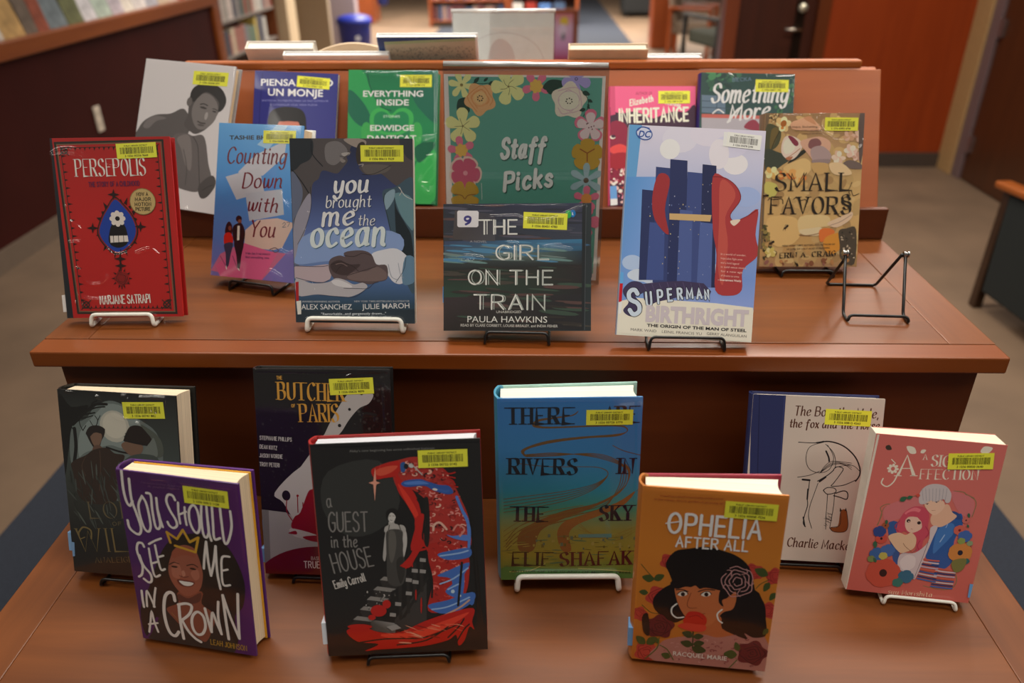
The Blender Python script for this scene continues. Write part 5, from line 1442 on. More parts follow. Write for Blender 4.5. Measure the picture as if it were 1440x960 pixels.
["o","a83a30","7a1a1c",1151,1240,97,3,3],
["o","a83a30","7a1a1c",1371,1209,97,3,4],
["o","a83a30","7a1a1c",1345,784,100,3,5],
["o","a83a30","7a1a1c",49,601,87,3,6],
["o","a83a30","7a1a1c",155,103,125,3,7],
["o","a83a30","7a1a1c",601,-3,142,3,8],
["q","3d4a22",[176,1049,139,1103,89,1099,54,1073,80,1036,127,1012]],
["q","3d4a22",[176,1049,227,1035,263,1072,277,1115,241,1124,195,1109]],
["q","3d4a22",[1297,1219,1262,1289,1204,1297,1161,1277,1187,1228,1238,1190]],
["q","3d4a22",[1322,1131,1277,1110,1268,1059,1276,1017,1307,1033,1334,1073]],
["q","3d4a22",[126,876,96,913,58,907,34,885,55,859,91,845]],
["q","3d4a22",[1393,1011,1352,997,1341,952,1346,914,1374,925,1401,958]],
["s","3d4a22",0.74,[37,1228,110,1135,175,1067],1,0,0],
["s","3d4a22",0.74,[73,719,170,634,278,627],1,0,0],
["s","3d4a22",0.74,[1318,1167,1237,1104,1200,1046],1,0,0],
["q","15110f",[361,1413,504,1462,662,1498,809,1474,973,1419,1100,1307,1162,1133,1206,991,1290,890,1328,745,1326,556,1231,468,1053,447,896,506,770,568,555,601,423,528,296,591,197,695,189,826,273,948,358,1031,319,1156,282,1261]],
["q","15110f",[770,568,930,471,1146,419,1336,461,1351,597,1235,995,1028,1009,889,921]],
["q","a85c34",[726,639,883,657,911,508,1071,411,789,338,618,376,731,487]],
["q","b0653a",[397,998,524,1011,730,1033,869,974,947,927,1001,988,1018,879,992,764,907,717,841,614,773,530,654,507,556,582,471,706,415,851]],
["q","15110f",[343,1029,458,1097,667,1082,844,1082,940,1000,878,956,853,982,703,1003,645,983,598,1019,555,996,495,994,408,958]],
["q","15110f",[853,991,942,982,934,907,879,864,900,791,869,807,844,860]],
["q","cfc4b8",[428,890,458,926,503,931,526,904,489,874,453,874]],
["e","1c100c",481,899,21,26,6],
["s","15110f",0.88,[421,893,458,930,506,935,532,908],1,0,0],
["q","cfc4b8",[663,911,693,948,737,953,760,925,724,895,688,895]],
["e","1c100c",716,921,21,26,6],
["s","15110f",0.88,[657,914,693,951,740,957,766,930],1,0,0],
["s","15110f",1.18,[409,947,468,957,529,938],1,0,0],
["s","15110f",1.18,[633,949,705,982,794,984],1,0,0],
["s","7a3a22",0.74,[561,923,533,788,560,735,635,743],1,0,0],
["s","7a3a22",0.74,[671,662,723,681],1,0,0],
["s","d5cfc8",1.62,[428,773,382,715,388,639,441,596,509,611],1,0,0],
["s","d5cfc8",1.62,[889,749,847,691,864,617,905,580],1,0,0],
["q","a06a60",[288,239,436,335,618,376,738,410,877,387,1082,451,1334,480,1374,-25,256,-6]],
["x","c",["8a4a48","b08078","7a3a3c"],90,2.36,5.9,81,[319,242,846,384,1294,437,1335,50,348,26],0,180],
["q","15110f",[1053,447,1177,404,1140,477,1235,430,1351,463,1326,556,1136,515]],
["q","b02418",[523,616,563,688,669,690,743,622,728,525,621,532,514,539]],
["q","bf3a2a",[456,493,529,540,651,535,743,527,734,458,644,438,535,454]],
["s","7a1410",0.59,[569,622,642,649,706,609],1,0,0],
["s","2a3018",1.33,[621,435,630,221],0,0,0],
["q","2c3a1e",[626,377,592,431,543,433,508,412,532,374,577,347]],
["q","2c3a1e",[626,368,668,338,709,358,732,390,702,410,658,413]],
["q","2c3a1e",[627,260,589,313,537,309,502,284,529,247,578,223]],
["q","2c3a1e",[634,270,681,242,724,267,746,304,713,324,666,322]],
["q","2c3a1e",[623,220,670,159,731,166,771,198,737,241,679,265]],
["o","5a1c22","3a1016",270,462,143,4,11],
["q","1d1512",[82,567,141,612,172,343,108,375]],
["o","5a1a22","38101a",1244,227,152,4,12],
["q","3d4a22",[1103,239,1116,294,1091,334,1062,351,1053,312,1061,262]],
["q","3d4a22",[1093,188,1042,242,988,223,956,181,992,144,1048,129]],
["q","3d4a22",[133,220,121,291,74,314,34,307,42,257,75,210]],
["q","3d4a22",[148,222,207,212,242,261,252,313,210,320,162,296]],
["q","3d4a22",[236,311,230,270,250,245,272,237,277,266,268,300]],
["q","3d4a22",[408,74,382,123,341,123,312,102,331,67,367,44]],
["q","3d4a22",[1370,561,1334,551,1323,513,1327,479,1352,487,1376,514]],
["s","4a5a2c",1.03,[275,316,260,176,144,21],1,0,0],
["s","4a5a2c",1.03,[289,219,370,169,442,38],1,0,0],
["s","4a5a2c",1.03,[1099,120,1060,55,1020,-10],1,0,0],
["s","b98a88",0.88,[920,1268,985,1297,1050,1270,1119,1250,1152,1176,1153,1097,1154,1012,1094,967,1033,939,961,928,912,992,867,1052,848,1133,889,1201],1,0,0],
["s","b98a88",0.88,[1007,969,955,990,923,1040,887,1090,899,1152,927,1201,960,1251,1015,1243,1064,1230,1111,1197,1117,1133,1125,1073,1103,1015,1053,995],1,0,0],
["s","b98a88",0.88,[1063,1190,1083,1152,1085,1111,1088,1067,1059,1040,1027,1024,990,1014,963,1046,938,1076,925,1117,944,1154,960,1192,993,1209,1028,1197],1,0,0],
["s","b98a88",0.88,[965,1101,968,1125,977,1144,989,1164,1009,1163,1028,1159,1046,1148,1050,1124,1054,1102,1047,1079,1029,1071,1011,1059,992,1066,979,1084],1,0,0],
["s","b98a88",0.74,[1097,1123,1139,1081,1168,1111],1,0,0],
["s","b98a88",0.74,[1043,1020,1022,959,1055,934],1,0,0],
["s","b98a88",0.74,[941,1054,887,1063,876,1020],1,0,0],
["s","b98a88",0.74,[941,1175,934,1240,895,1242],1,0,0],
["s","b98a88",0.74,[1042,1205,1092,1230,1082,1274],1,0,0],
["t","RACQUEL MARIE",43.4,10.1,56.0,5.55,-0.007,"d0c4bc","b",0.01,0.0,0.0,0],
["t","OPHELIA",26.5,163.9,92.3,22.52,-0.004,"d3d5d0","h",0.0,0.0,3.07,0],
["t","AFTER ALL",36.0,147.8,71.6,11.76,0.009,"d3d5d0","h",0.0,0.0,1.89,0],
["s","d3d5d0",1.42,[253,1741,379,1772],1,0,0],
["t","A heartfelt story about first love, friendship and finding yourself",17.6,204.4,60.4,2.14,0.021,"8a3a20","b",0.0,0.0,0.0,0],
["t","in the messy, thorny garden of growing up",12.1,200.2,66.3,2.15,0.007,"8a3a20","b",0.0,0.0,0.0,0],
["p","5f86b0",[-110,389,-20,383,-12,130,-63,140]],
["b",80.7,204.8,50.2,18.8,-0.006,"3 1556 00808 7536",0],
["w",1.89,0.5,[-12,2088,-21,1390,2,495]],
["w",1.89,0.5,[43,2133,614,2139,1062,2149,1384,2136]]],"boy":[["r","b0a59a"],
["p","262c52",[-24,2098,382,2080,394,1113,448,-47,83,-67]],
["s","1c2142",1.19,[71,2085,120,1100,175,17],0,0,0],
["s","333a64",0.95,[366,2072,382,1113],0,0,0],
["t","The Boy, the Mole,",50.1,184.3,98.0,11.28,0.001,"4a2a1c","h",0.0,0.12,1.66,1],
["t","the fox and the Horse",45.0,169.3,105.6,9.87,0.014,"4a2a1c","h",0.0,0.12,1.66,1],
["t","Charlie Mackesy",54.1,18.1,87.6,11.42,-0.014,"4a2a1c","h",0.0,0.12,1.66,1],
["s","1c1a1c",0.95,[575,1511,682,1509,787,1513,868,1537],1,0,0],
["s","1c1a1c",1.66,[787,1513,938,1535,1107,1485,1247,1366,1318,1232,1327,1132,1288,1054],1,0,0],
["s","1c1a1c",0.71,[869,1524,710,1455,680,1303,733,1180,855,1140,968,1191,1002,1343,919,1489],1,0,0],
["s","1c1a1c",0.71,[894,1500,998,1393,1035,1244,1006,1167],1,0,0],
["s","1c1a1c",1.9,[907,1414,944,1340,955,1290],1,0,0],
["s","1c1a1c",0.71,[1037,1219,1222,1252,1323,1182],1,0,0],
["s","1c1a1c",0.95,[1016,1193,1060,1225,1128,1203,1093,1121,1031,1017,1011,978,1151,997,1286,1067],1,0,0],
["s","1c1a1c",1.19,[840,1033,952,1114,1017,1180],1,0,0],
["s","1c1a1c",2.13,[864,1029,930,1088],1,0,0],
["s","1c1a1c",2.37,[661,1045,744,1041],1,0,0],
["s","1c1a1c",0.95,[744,1041,742,927,734,824,747,723,722,593,714,489,746,444],1,0,0],
["s","1c1a1c",1.9,[735,926,736,799],1,0,0],
["s","1c1a1c",1.66,[708,566,736,452],1,0,0],
["s","1c1a1c",0.71,[847,1008,808,853,773,698,772,570,820,430],1,0,0],
["s","1c1a1c",0.71,[599,1072,739,1104,853,1160],1,0,0],
["s","1c1a1c",0.57,[855,1135,917,1238,1007,1293,1220,1277],1,0,0],
["s","1c1a1c",0.57,[855,1135,941,1240,1043,1282,1222,1252],1,0,0],
["s","1c1a1c",0.57,[855,1135,964,1241,1079,1271,1224,1227],1,0,0],
["s","1c1a1c",0.57,[855,1135,992,1242,1123,1258,1227,1197],1,0,0],
["s","1c1a1c",0.95,[916,922,965,958,1049,952,1065,904,972,874,916,922],1,0,0],
["s","1c1a1c",0.71,[972,874,975,734,977,606,988,426],1,0,0],
["s","1c1a1c",0.71,[1054,891,1056,738,1048,609,1034,441],1,0,0],
["s","1c1a1c",1.19,[1066,891,1158,926,1207,898,1203,822,1118,843,1045,860],1,0,0],
["x","l",["1c1a1c","3a3434"],18,2.84,7.11,91,[970,631,1046,635,1034,441,975,438],20,20],
["q","7a4420",[1145,666,1216,674,1245,491,1216,407,1086,400,1038,449,1127,472]],
["s","1c1a1c",0.71,[1145,666,1150,486,1045,450,1086,400,1216,407,1249,491,1216,674],1,0,0],
["p","2a2018",[1134,711,1162,672,1134,660]],
["p","2a2018",[1205,715,1219,669,1190,673]],
["b",86.1,193.7,53.6,19.2,-0.014,"3 1556 00815 4263",0]],"sign":[["g",[0,"b5605a",0.5,"b8625a",1,"b05850"]],
["p","c4bcb0",[11,1987,34,1990,6,7,-29,9]],
["t","A",53.2,173.7,5.0,6.98,0.108,"cfc5b5","h",0.0,0.0,1.07,2],
["t","SIGN OF",62.4,167.1,51.7,13.37,0.058,"cfc5b5","h",0.0,0.0,2.13,2],
["t","A",29.2,151.4,20.5,24.95,0.112,"cfc5b5","h",0.0,0.0,3.79,2],
["t","FFECTION",53.9,150.3,61.0,11.92,0.095,"cfc5b5","h",0.0,0.0,1.89,2],
["s","cfc5b5",1.42,[308,1554,281,1441,222,1373,156,1405,162,1466],1,0,0],
["s","cfc5b5",0.95,[210,1707,260,1663],1,0,0],
["f","cfc5b5",244,1596,61,8,0.25,0,0],
["e","b5605a",244,1596,21,25,6],
["q","cfc5b5",[449,1808,425,1868,376,1885,339,1877,356,1835,396,1797]],
["q","cfc5b5",[494,1819,524,1813,540,1834,545,1856,524,1860,500,1851]],
["q","cfc5b5",[1100,1894,1160,1872,1199,1906,1214,1949,1172,1964,1121,1955]],
["e","2a2018",143,1846,21,24,6],
["q","3a3028",[124,1860,138,1820,166,1815,189,1826,179,1854,156,1876]],
["s","7a6a4c",0.88,[199,877,226,1018,198,1105,266,1158,368,1155,417,1236,546,1296],1,0,0],
["s","7a6a4c",0.63,[209,893,236,1109,345,1145],1,0,0],
["s","7a6a4c",0.88,[927,1399,1027,1396,1072,1357,1154,1323,1186,1253,1174,1102],1,0,0],
["s","7a6a4c",0.63,[1042,1383,1151,1337],1,0,0],
["s","7a6a4c",0.88,[1142,378,1176,273,1144,173,1021,140,834,162],1,0,0],
["q","b5686a",[268,1143,572,1291,628,1126,400,978,292,934,239,1019]],
["q","b5686a",[893,1380,1045,1369,1159,1294,1161,1101,1028,1144]],
["q","2d4f86",[310,906,439,907,516,405,459,429,401,609]],
["q","27508e",[816,938,971,1048,1055,1133,1099,973,1049,784,1077,510,970,402,790,535,800,753]],
["q","3a6aa8",[849,897,980,1004,1028,889,917,675,854,605]],
["q","2a4478",[951,1150,1030,1130,1070,1060,993,1065]],
["s","8aa8cc",1.01,[903,751,935,846],1,0,0],
["s","8aa8cc",0.63,[930,937,940,984],1,0,0],
["q","c8a088",[749,1021,770,1113,885,1232,960,1136,1015,1083,890,947,788,950]],
["q","cdaa94",[651,1204,705,1255,828,1269,866,1200,831,1121,777,1077,705,1121]],
["s","5a4038",0.51,[757,1246,792,1259],1,0,0],
["s","5a4038",0.51,[663,1208,693,1218],1,0,0],
["s","8a5040",0.38,[741,1132,777,1141],1,0,0],
["e","5a5058",773,1241,10,7,7],
["e","5a5058",680,1207,9,7,7],
["q","b0a8aa",[593,1212,577,1329,623,1423,715,1463,831,1447,902,1367,910,1264,870,1245,837,1285,757,1246,705,1255,651,1204]],
["s","8d8890",0.51,[591,1390,614,1304,630,1248],1,0,0],
["s","8d8890",0.51,[628,1394,648,1308,664,1246],1,0,0],
["s","8d8890",0.51,[665,1398,683,1312,697,1244],1,0,0],
["s","8d8890",0.51,[702,1402,717,1316,730,1242],1,0,0],
["s","8d8890",0.51,[738,1407,751,1320,763,1239],1,0,0],
["s","8d8890",0.51,[775,1411,786,1324,794,1249],1,0,0],
["s","8d8890",0.51,[812,1415,820,1328,825,1259],1,0,0],
["s","8d8890",0.51,[848,1419,854,1332,855,1268],1,0,0],
["q","b04456",[412,842,425,981,469,1092,558,1163,660,1160,726,1078,741,929,773,826,725,743,728,589,675,598,637,732,515,840,457,802]],
["q","c86a74",[462,1061,548,1147,628,1126,564,1058]],
["q","c9a898",[490,943,507,1021,621,1028,664,965,672,890,593,831,525,856]],
["e","2a1c20",522,975,21,21,7],
["e","2a1c20",637,964,20,20,7],
["e","c9a898",527,969,8,9,7],
["q","b04456",[478,972,487,1064,569,1104,666,1056,668,980,593,1039,519,1030]],
["s","8a4a44",0.38,[565,880,585,876],1,0,0],
["s","9a3448",1.01,[428,966,391,885,439,830],1,0,0],
["s","9a3448",1.01,[716,926,762,855,742,791],1,0,0],
["s","9a3448",1.01,[688,739,674,675,713,603],1,0,0],
["q","c9a98c",[343,757,442,815,523,795,580,832,644,764,642,640,539,564,486,573,406,656]],
["s","7a4a3a",0.51,[517,686,550,644,625,591],1,0,0],
["q","b8acb0",[499,497,539,564,665,581,778,735,769,917,841,941,819,786,784,565,728,243,678,300,583,319,515,373]],
["q","c6bcbe",[523,437,582,539,677,520,687,396,593,336]],
["s","6a5058",0.51,[778,735,759,562,715,241],1,0,0],
["s","6a5058",0.38,[491,543,627,576,670,628],1,0,0],
["s","b5584a",1.89,[775,510,860,505,937,507],1,0,0],
["s","b5584a",1.89,[932,413,1021,406,1136,409],1,0,0],
["s","b9a9b0",1.89,[772,478,860,472,938,473],1,0,0],
["s","b9a9b0",1.89,[930,383,1023,376,1137,379],1,0,0],
["s","2a3560",1.89,[769,446,860,439,940,439],1,0,0],
["s","2a3560",1.89,[928,353,1025,347,1137,349],1,0,0],
["s","a898a8",1.89,[766,414,860,406,941,405],1,0,0],
["s","a898a8",1.89,[926,322,1027,317,1138,320],1,0,0],
["s","b5584a",1.89,[763,382,859,373,943,370],1,0,0],
["s","b5584a",1.89,[924,292,1028,287,1139,290],1,0,0],
["s","2f4f86",1.89,[760,351,859,340,944,336],1,0,0],
["s","2f4f86",1.89,[922,262,1030,257,1140,260],1,0,0],
["s","b5a5a8",1.89,[757,318,859,307,946,301],1,0,0],
["s","b5a5a8",1.89,[920,231,1032,228,1140,230],1,0,0],
["s","2a3560",1.89,[754,286,859,274,947,267],1,0,0],
["s","2a3560",1.89,[918,201,1034,198,1141,200],1,0,0],
["s","3a5f98",1.89,[751,254,859,240,948,232],1,0,0],
["s","3a5f98",1.89,[916,170,1036,168,1142,170],1,0,0],
["q","7a3a30",[1045,676,1132,749,1233,747,1245,625,1143,566,1053,569]],
["f","b04a3c",368,274,187,6,0.5,-160,0],
["e","2a1c20",368,274,42,51,8],
["f","b5483c",272,717,63,6,0.5,-145,0],
["e","2a1c20",272,717,14,17,7],
["f","b5584c",1078,925,62,6,0.5,-805,0],
["e","6a1c20",1078,925,14,17,7],
["f","b5763c",1140,643,125,6,0.5,-810,0],
["e","1c2030",1140,643,28,34,7],
["f","8a4a30",287,888,39,6,0.5,-180,0],
["e","3a2020",287,888,9,11,7],
["f","b0605a",1120,1058,41,6,0.5,-860,0],
["e","4a2020",1120,1058,9,11,7],
["f","2d5a92",262,513,85,5,0.5,-110,0],
["f","3a5f9a",368,574,79,5,0.5,-200,0],
["f","2a3f7a",237,805,70,5,0.5,-130,0],
["f","2a5f7a",620,260,86,5,0.5,-350,0],
["f","3a5a98",1148,858,74,5,0.5,-850,0],
["f","2f6a62",545,170,58,5,0.5,-280,0],
["f","7a8a4a",1123,794,41,5,0.5,-820,0],
["f","a8a050",329,498,48,5,0.5,-160,0],
["f","6a7a4a",208,443,43,5,0.5,-60,0],
["f","2a5a5a",1224,545,36,5,0.5,-860,0],
["f","7a8a6a",1215,775,33,5,0.5,-890,0],
["q","2f5a42",[207,677,192,641,208,606,229,587,239,613,237,651]],
["q","2f5a42",[287,964,273,943,279,919,291,904,301,918,304,943]],
["q","2f5a42",[383,1217,422,1210,444,1239,449,1270,422,1274,390,1260]],
["q","2f5a42",[1127,1149,1119,1125,1130,1103,1145,1091,1150,1109,1147,1133]],
["q","2f5a42",[1143,1009,1140,988,1151,973,1164,966,1166,981,1160,999]],
["q","2f5a42",[452,1255,482,1244,502,1262,510,1284,489,1292,463,1286]],
["q","2f5a42",[267,403,268,435,250,455,231,462,230,439,241,412]],
["e","b5483c",563,1305,20,21,7],
["q","6a6a3c",[1074,526,1217,575,1208,434,1126,392]],
["t","suu Morishita",46.5,1.1,48.9,6.36,0.041,"cbb89c","h",0.0,0.0,0.76,2],
["p","a01c28",[1370,464,1381,473,1387,267,1373,265]],
["p","5a8fc0",[1320,261,1391,255,1376,78,1333,80]],
["s","2a4a70",0.38,[1369,204,1376,142],0,0,0],
["b",78.1,184.4,46.3,19.3,0.118,"3 1556 00820 0640",0]]}

# ---------------------------------------------------------------- the room
FLOOR = mat('665240', .6, 1.2, var=.16, scale=3.0, bump=.15)
f = MB().box(-8, 8, -3, 19, -.05, 0).build('floor', FLOOR); f['kind'] = 'structure'
CARPET = mat('1c2029', .95, 1.6, var=.25, scale=260, bump=.6)
c = MB().box(-1.505, 1.42, -2.6, 18, .001, .006).build('carpet_runner', CARPET); tag(c, 'dark blue carpet runner on the floor beneath the display table', 'carpet')
def struct(name, mb, m, bevel=0): o = mb.build(name, m, None, bevel); o['kind'] = 'structure'; return o
MAROON = mat('3a120d', .6, 1.0, var=.12, scale=2.5, spec=.12); CHERRY = wood('cherry_trim', '7a3808', '8c460e', 'Y', .5, 1, 1.0, 0); RUBBER = mat('5a4c40', .6, 1.5)
struct('wall_left', MB().box(-2.97, -2.65, .5, 6.05, 0, .945), MAROON)
struct('baseboard_left', MB().box(-2.65, -2.638, .5, 6.05, 0, .11), RUBBER)
struct('trim_1', MB().box(-3.1, -2.62, .5, 6.18, .945, 1.03), CHERRY, .006)
struct('trim_2', MB().box(-2.97, -2.62, 6.05, 6.18, 0, .945), CHERRY, .004)
PANEL = wood('red_wood_panel', '7a2a05', '8e360a', 'Z', .45, .5, 1.25, .05); DOORW = wood('dark_door_veneer', '2c1107', '3a170a', 'Z', .42, .6); BROWN = wood('brown_door_veneer', '33190a', '40200c', 'Z', .42, .6)
struct('wall_back', MB().box(1.94, 2.9, 4.65, 4.75, .1, 2.6), PANEL)
struct('baseboard_back', MB().box(1.94, 2.9, 4.635, 4.75, 0, .1), mat('3a2f28', .6))
struct('trim_3', MB().box(2.87, 2.99, 4.46, 4.65, 0, 2.6), mat('93744c', .6, 1.4), .004)
METAL = mat('5e4c4c', .4, 1.4)
struct('trim_4', MB().box(2.885, 2.99, 4.36, 4.46, 0, 2.6), METAL, .004)
struct('wall_right', MB().box(2.97, 3.1, -2.5, 4.36, 0, 2.6), mat('4a2a14', .6, 1.3))
d2 = struct('door_2', MB().box(2.9, 2.95, 3.35, 4.35, .01, 2.1), BROWN, .002)
for z in (.24, .95):
    h = MB().box(2.88, 2.9, 4.3, 4.35, z-.05, z+.05).lathe([(.009, -.06), (.009, .06)], (2.886, 4.335, z)).build('hinge', mat('8a7a78', .3, 1.2, metal=.8), d2)
FRAME = wood('door_frame_wood', '5a2812', '6a3016', 'Z', .4)
struct('trim_5', MB().box(1.26, 1.35, 4.61, 4.75, 0, 2.2), FRAME, .004)
struct('trim_6', MB().box(1.86, 1.94, 4.62, 4.75, 0, 2.2), wood('door_stop_wood', '4a2008', '5a280a', 'Z', .4), .004)
d1 = struct('door_1', MB().box(1.35, 1.86, 4.67, 4.72, .01, 2.15), DOORW, .002)
CHROME = mat('b8aca0', .22, 1.2, metal=1)
dk = MB().box(1.73, 1.79, 4.655, 4.67, .72, 1.09).build('lock_plate', mat('2a1c14', .35, 1, metal=.6), d1, .004)
MB().tube([(1.765, 4.67, .91), (1.765, 4.61, .91), (1.655, 4.605, .915)], [.011, .011, .009]).build('door_handle', CHROME, d1, smooth=True)
MB().tube([(1.765, 4.675, 1.04), (1.765, 4.635, 1.04)], .027, 18).build('lock_cylinder', mat('d8d0b8', .3, 1.2, metal=.7), d1, smooth=True)
# electrical outlet plate on the dark wall
ou = MB().box(-2.649, -2.64, 3.91, 3.98, .42, .57).build('wall_outlet', mat('b5a898', .5), None, .003); tag(ou, 'pale outlet plate on the dark red low wall', 'outlet')
MB().box(-2.64, -2.6385, 3.93, 3.96, .51, .54).build('socket', mat('a09484', .5), ou); MB().box(-2.64, -2.6385, 3.93, 3.96, .45, .48).build('socket', mat('a09484', .5), ou)
# far walls
struct('wall_far', MB().box(-8, 8, 18.6, 18.8, 0, 2.8), mat('a8937c', .7))
struct('wall_column', MB().box(-3.05, -2.55, 7.86, 8.2, 0, 2.6), mat('b09a7c', .7), .01)
struct('wall_side', MB().box(-3.05, -2.3, 8.6, 8.7, 0, 2.6), mat('857460', .7)); struct('wall_pier', MB().box(-2.7, -2.24, 9.75, 9.95, 0, 2.6), mat('87787a', .7))

# ---------------------------------------------------------------- the display table
TOPW = wood('cherry_top', '64320c', '83481a', 'X', .42, 1.0, 1.0, .12); TOPY = wood('cherry_band', '66330c', '83481b', 'Y', .42, 1.0, 1.0, .12)
EDGE = wood('cherry_edge', '7a3a0d', '884513', 'X', .4, 1, 1); RISER = wood('cherry_riser', '58270a', '66300e', 'X', .45, .8, 1.0, .1); SHEEN = wood('cherry_sheen', '964a1e', 'a65826', 'X', .5, .6, 1.1, .15)  # riser's shade and the slope's sheen put into these wood tones
tb = empty('display_table', (0, 0, 0)); tag(tb, 'two-tiered cherry wood book display table with a sloping back', 'display table')
Z = TABLE_Z
def mm_box(x0, x1, y0, y1, z0, z1): return MB().box(x0/1000, x1/1000, y0/1000, y1/1000, Z+z0/1000, Z+z1/1000)
mm_box(-541, 541, 35.6, 392.5, -22, 0).build('upper_shelf', TOPW, tb, .0006)
mm_box(-598.5, 598.5, 0, 35, -22, 0).build('front_edge_band', EDGE, tb, .0022)
mm_box(-598.5, -541.6, 35.6, 392.5, -22, 0).build('side_edge_band', TOPY, tb, .0012)
mm_box(541.6, 598.5, 35.6, 392.5, -22, 0).build('side_edge_band', TOPY, tb, .0012)
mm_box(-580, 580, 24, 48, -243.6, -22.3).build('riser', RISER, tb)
mm_box(-541, 541, -320, 23.5, -268, -243.8).build('lower_shelf', TOPW, tb, .0006)
mm_box(-598.5, -541.6, -320, 23.5, -268, -243.8).build('lower_side_band', TOPY, tb, .0012); mm_box(541.6, 598.5, -320, 23.5, -268, -243.8).build('lower_side_band', TOPY, tb, .0012)
mm_box(-598.5, 598.5, -365, -320.6, -268, -243.8).build('lower_front_band', EDGE, tb, .0022)
def slope(y0, z0, y1, z1, t, x0, x1): # leaning board: front bottom (y0,z0) to front top (y1,z1)
    L = math.hypot(y1-y0, z1-z0); ny, nz = (z1-z0)/L*t, -(y1-y0)/L*t
    return MB().prism([((y0)/1000, Z+z0/1000), ((y1)/1000, Z+z1/1000), ((y1+ny)/1000, Z+(z1+nz)/1000), ((y0+ny)/1000, Z+(z0+nz)/1000)], x0/1000, x1/1000, 'x')
YC = 554                                  # the table is double sided: mirror line of the ridge
mm_box(-599, 599, 393, 405, 0, 51.5).build('ledge_lip', RISER, tb, .0015); mm_box(-599, 599, 405.3, 470, 14, 32.6).build('ledge', RISER, tb, .0008)
slope(440, 36, 541, 243, 18, -602, 602).build('sloping_back', SHEEN, tb, .0015)
mm_box(-570, 570, 542, 562, 243.4, 257).build('ridge_cap', wood('cherry_ridge', '9c4e18', 'ac5c22', 'X', .42, 1, 1.1, .15), tb, .003)
slope(2*YC-440, 36, 2*YC-541, 243, -18, -602, 602).build('far_sloping_back', SHEEN, tb, .0015)
mm_box(-599, 599, 2*YC-405, 2*YC-393, 0, 51.5).build('far_ledge_lip', RISER, tb, .0015); mm_box(-599, 599, 2*YC-470, 2*YC-405.3, 14, 32.6).build('far_ledge', RISER, tb, .0008)
mm_box(-598, 598, 2*YC-392.5, 2*YC, -22, 0).build('far_shelf', TOPW, tb, .002)
mm_box(-598, 598, 392.9, 2*YC-392.9, -22, -.3).build('centre_board', TOPW, tb); mm_box(-580, 580, 2*YC-48, 2*YC-24, -243.6, -22.3).build('far_riser', RISER, tb); mm_box(-598, 598, 2*YC-23, 2*YC+360, -268, -243.8).build('far_lower_shelf', TOPW, tb, .002)
mm_box(-560, 560, -250, 2*YC+250, -1082.6, -268.3).build('cabinet_base', RISER, tb, .002)

# ---------------------------------------------------------------- wire book stands
WHITE_W = mat('d8d2c8', .35, 1.4, coat=.4); BLACK_W = mat('0c0b0b', .35, 1.0, coat=.1); BOLT = mat('a8a8a8', .25, 1.2, metal=1)
def stand(x, y, zs, yaw, half, t, lean, colour, lip=12, fwd=None, up=74, back=50, r=2.1, label=None, group=None, bolts=False, drop=0):
    """easel of bent wire: front frame with a lip, hinged back leg. x, y: foot of the cover in mm; zs: shelf height"""
    o = empty('wire_book_stand', (x/1000, y/1000, Z+zs/1000), yaw); tag(o, label, 'book stand', group)
    m = WHITE_W if colour == 'w' else BLACK_W; h = half; fwd = fwd or r+6; tl = math.tan(lean); y1 = t/math.cos(lean)+5; zp = up; yp = y1+zp*tl+2; zg = r+.1
    P = [(-h, yp, zp), (-h, y1, zg), (-h, -fwd, zg), (-h+2, -fwd+3+lip*.1, lip), (h-2, -fwd+3+lip*.1, lip), (h, -fwd, zg), (h, y1, zg), (h, yp, zp)]
    MB().tube(rounded([(a/1000, b/1000, c/1000) for a, b, c in P], .006, 5), r/1000, 10).build('front_frame', m, o, smooth=True)
    g = r*2.1
    Q = [(-h+g, yp, zp), (-h+g, yp+back, zg), (h-g, yp+back, zg), (h-g, yp, zp)]
    MB().tube(rounded([(a/1000, b/1000, c/1000) for a, b, c in Q], .006, 5), r/1000, 10).build('back_leg', m, o, smooth=True)
    for s in (-1, 1):
        b = MB()
        for k in range(3): b.tube([((s*h-s*(k*2.6-4))/1000, yp/1000, zp/1000), ((s*h-s*(k*2.6-2.2))/1000, yp/1000, zp/1000)], (4.2 if k != 1 else 3.2)/1000, 14)
        b.build('hinge_washers', BOLT if bolts else m, o)
    return o

# ---------------------------------------------------------------- books
def pose_matrix(q):
    x, y, z, yaw, lean, roll, w_, h = q
    ux = Vector((math.cos(yaw), math.sin(yaw), 0)); n = Vector((-math.sin(yaw), math.cos(yaw), 0)); uz = Vector((0, 0, 1))*math.cos(lean)+n*math.sin(lean)
    a = ux*math.cos(roll)+uz*math.sin(roll); b = -ux*math.sin(roll)+uz*math.cos(roll); k = b.cross(a)
    M = Matrix((a, k, b)).transposed().to_4x4(); M.translation = Vector((x/1000, y/1000, Z+z/1000)); return M
def wedge_slab(x0, x1, y0, y1, z0, z1, g):
    """slab whose right end is g further back than its left end"""
    return MB().add([(x0,y0,z0),(x1,y0+g,z0),(x1,y1+g,z0),(x0,y1,z0),(x0,y0,z1),(x1,y0+g,z1),(x1,y1+g,z1),(x0,y1,z1)], [(0,3,2,1),(4,5,6,7),(0,1,5,4),(1,2,6,5),(2,3,7,6),(3,0,4,7)])
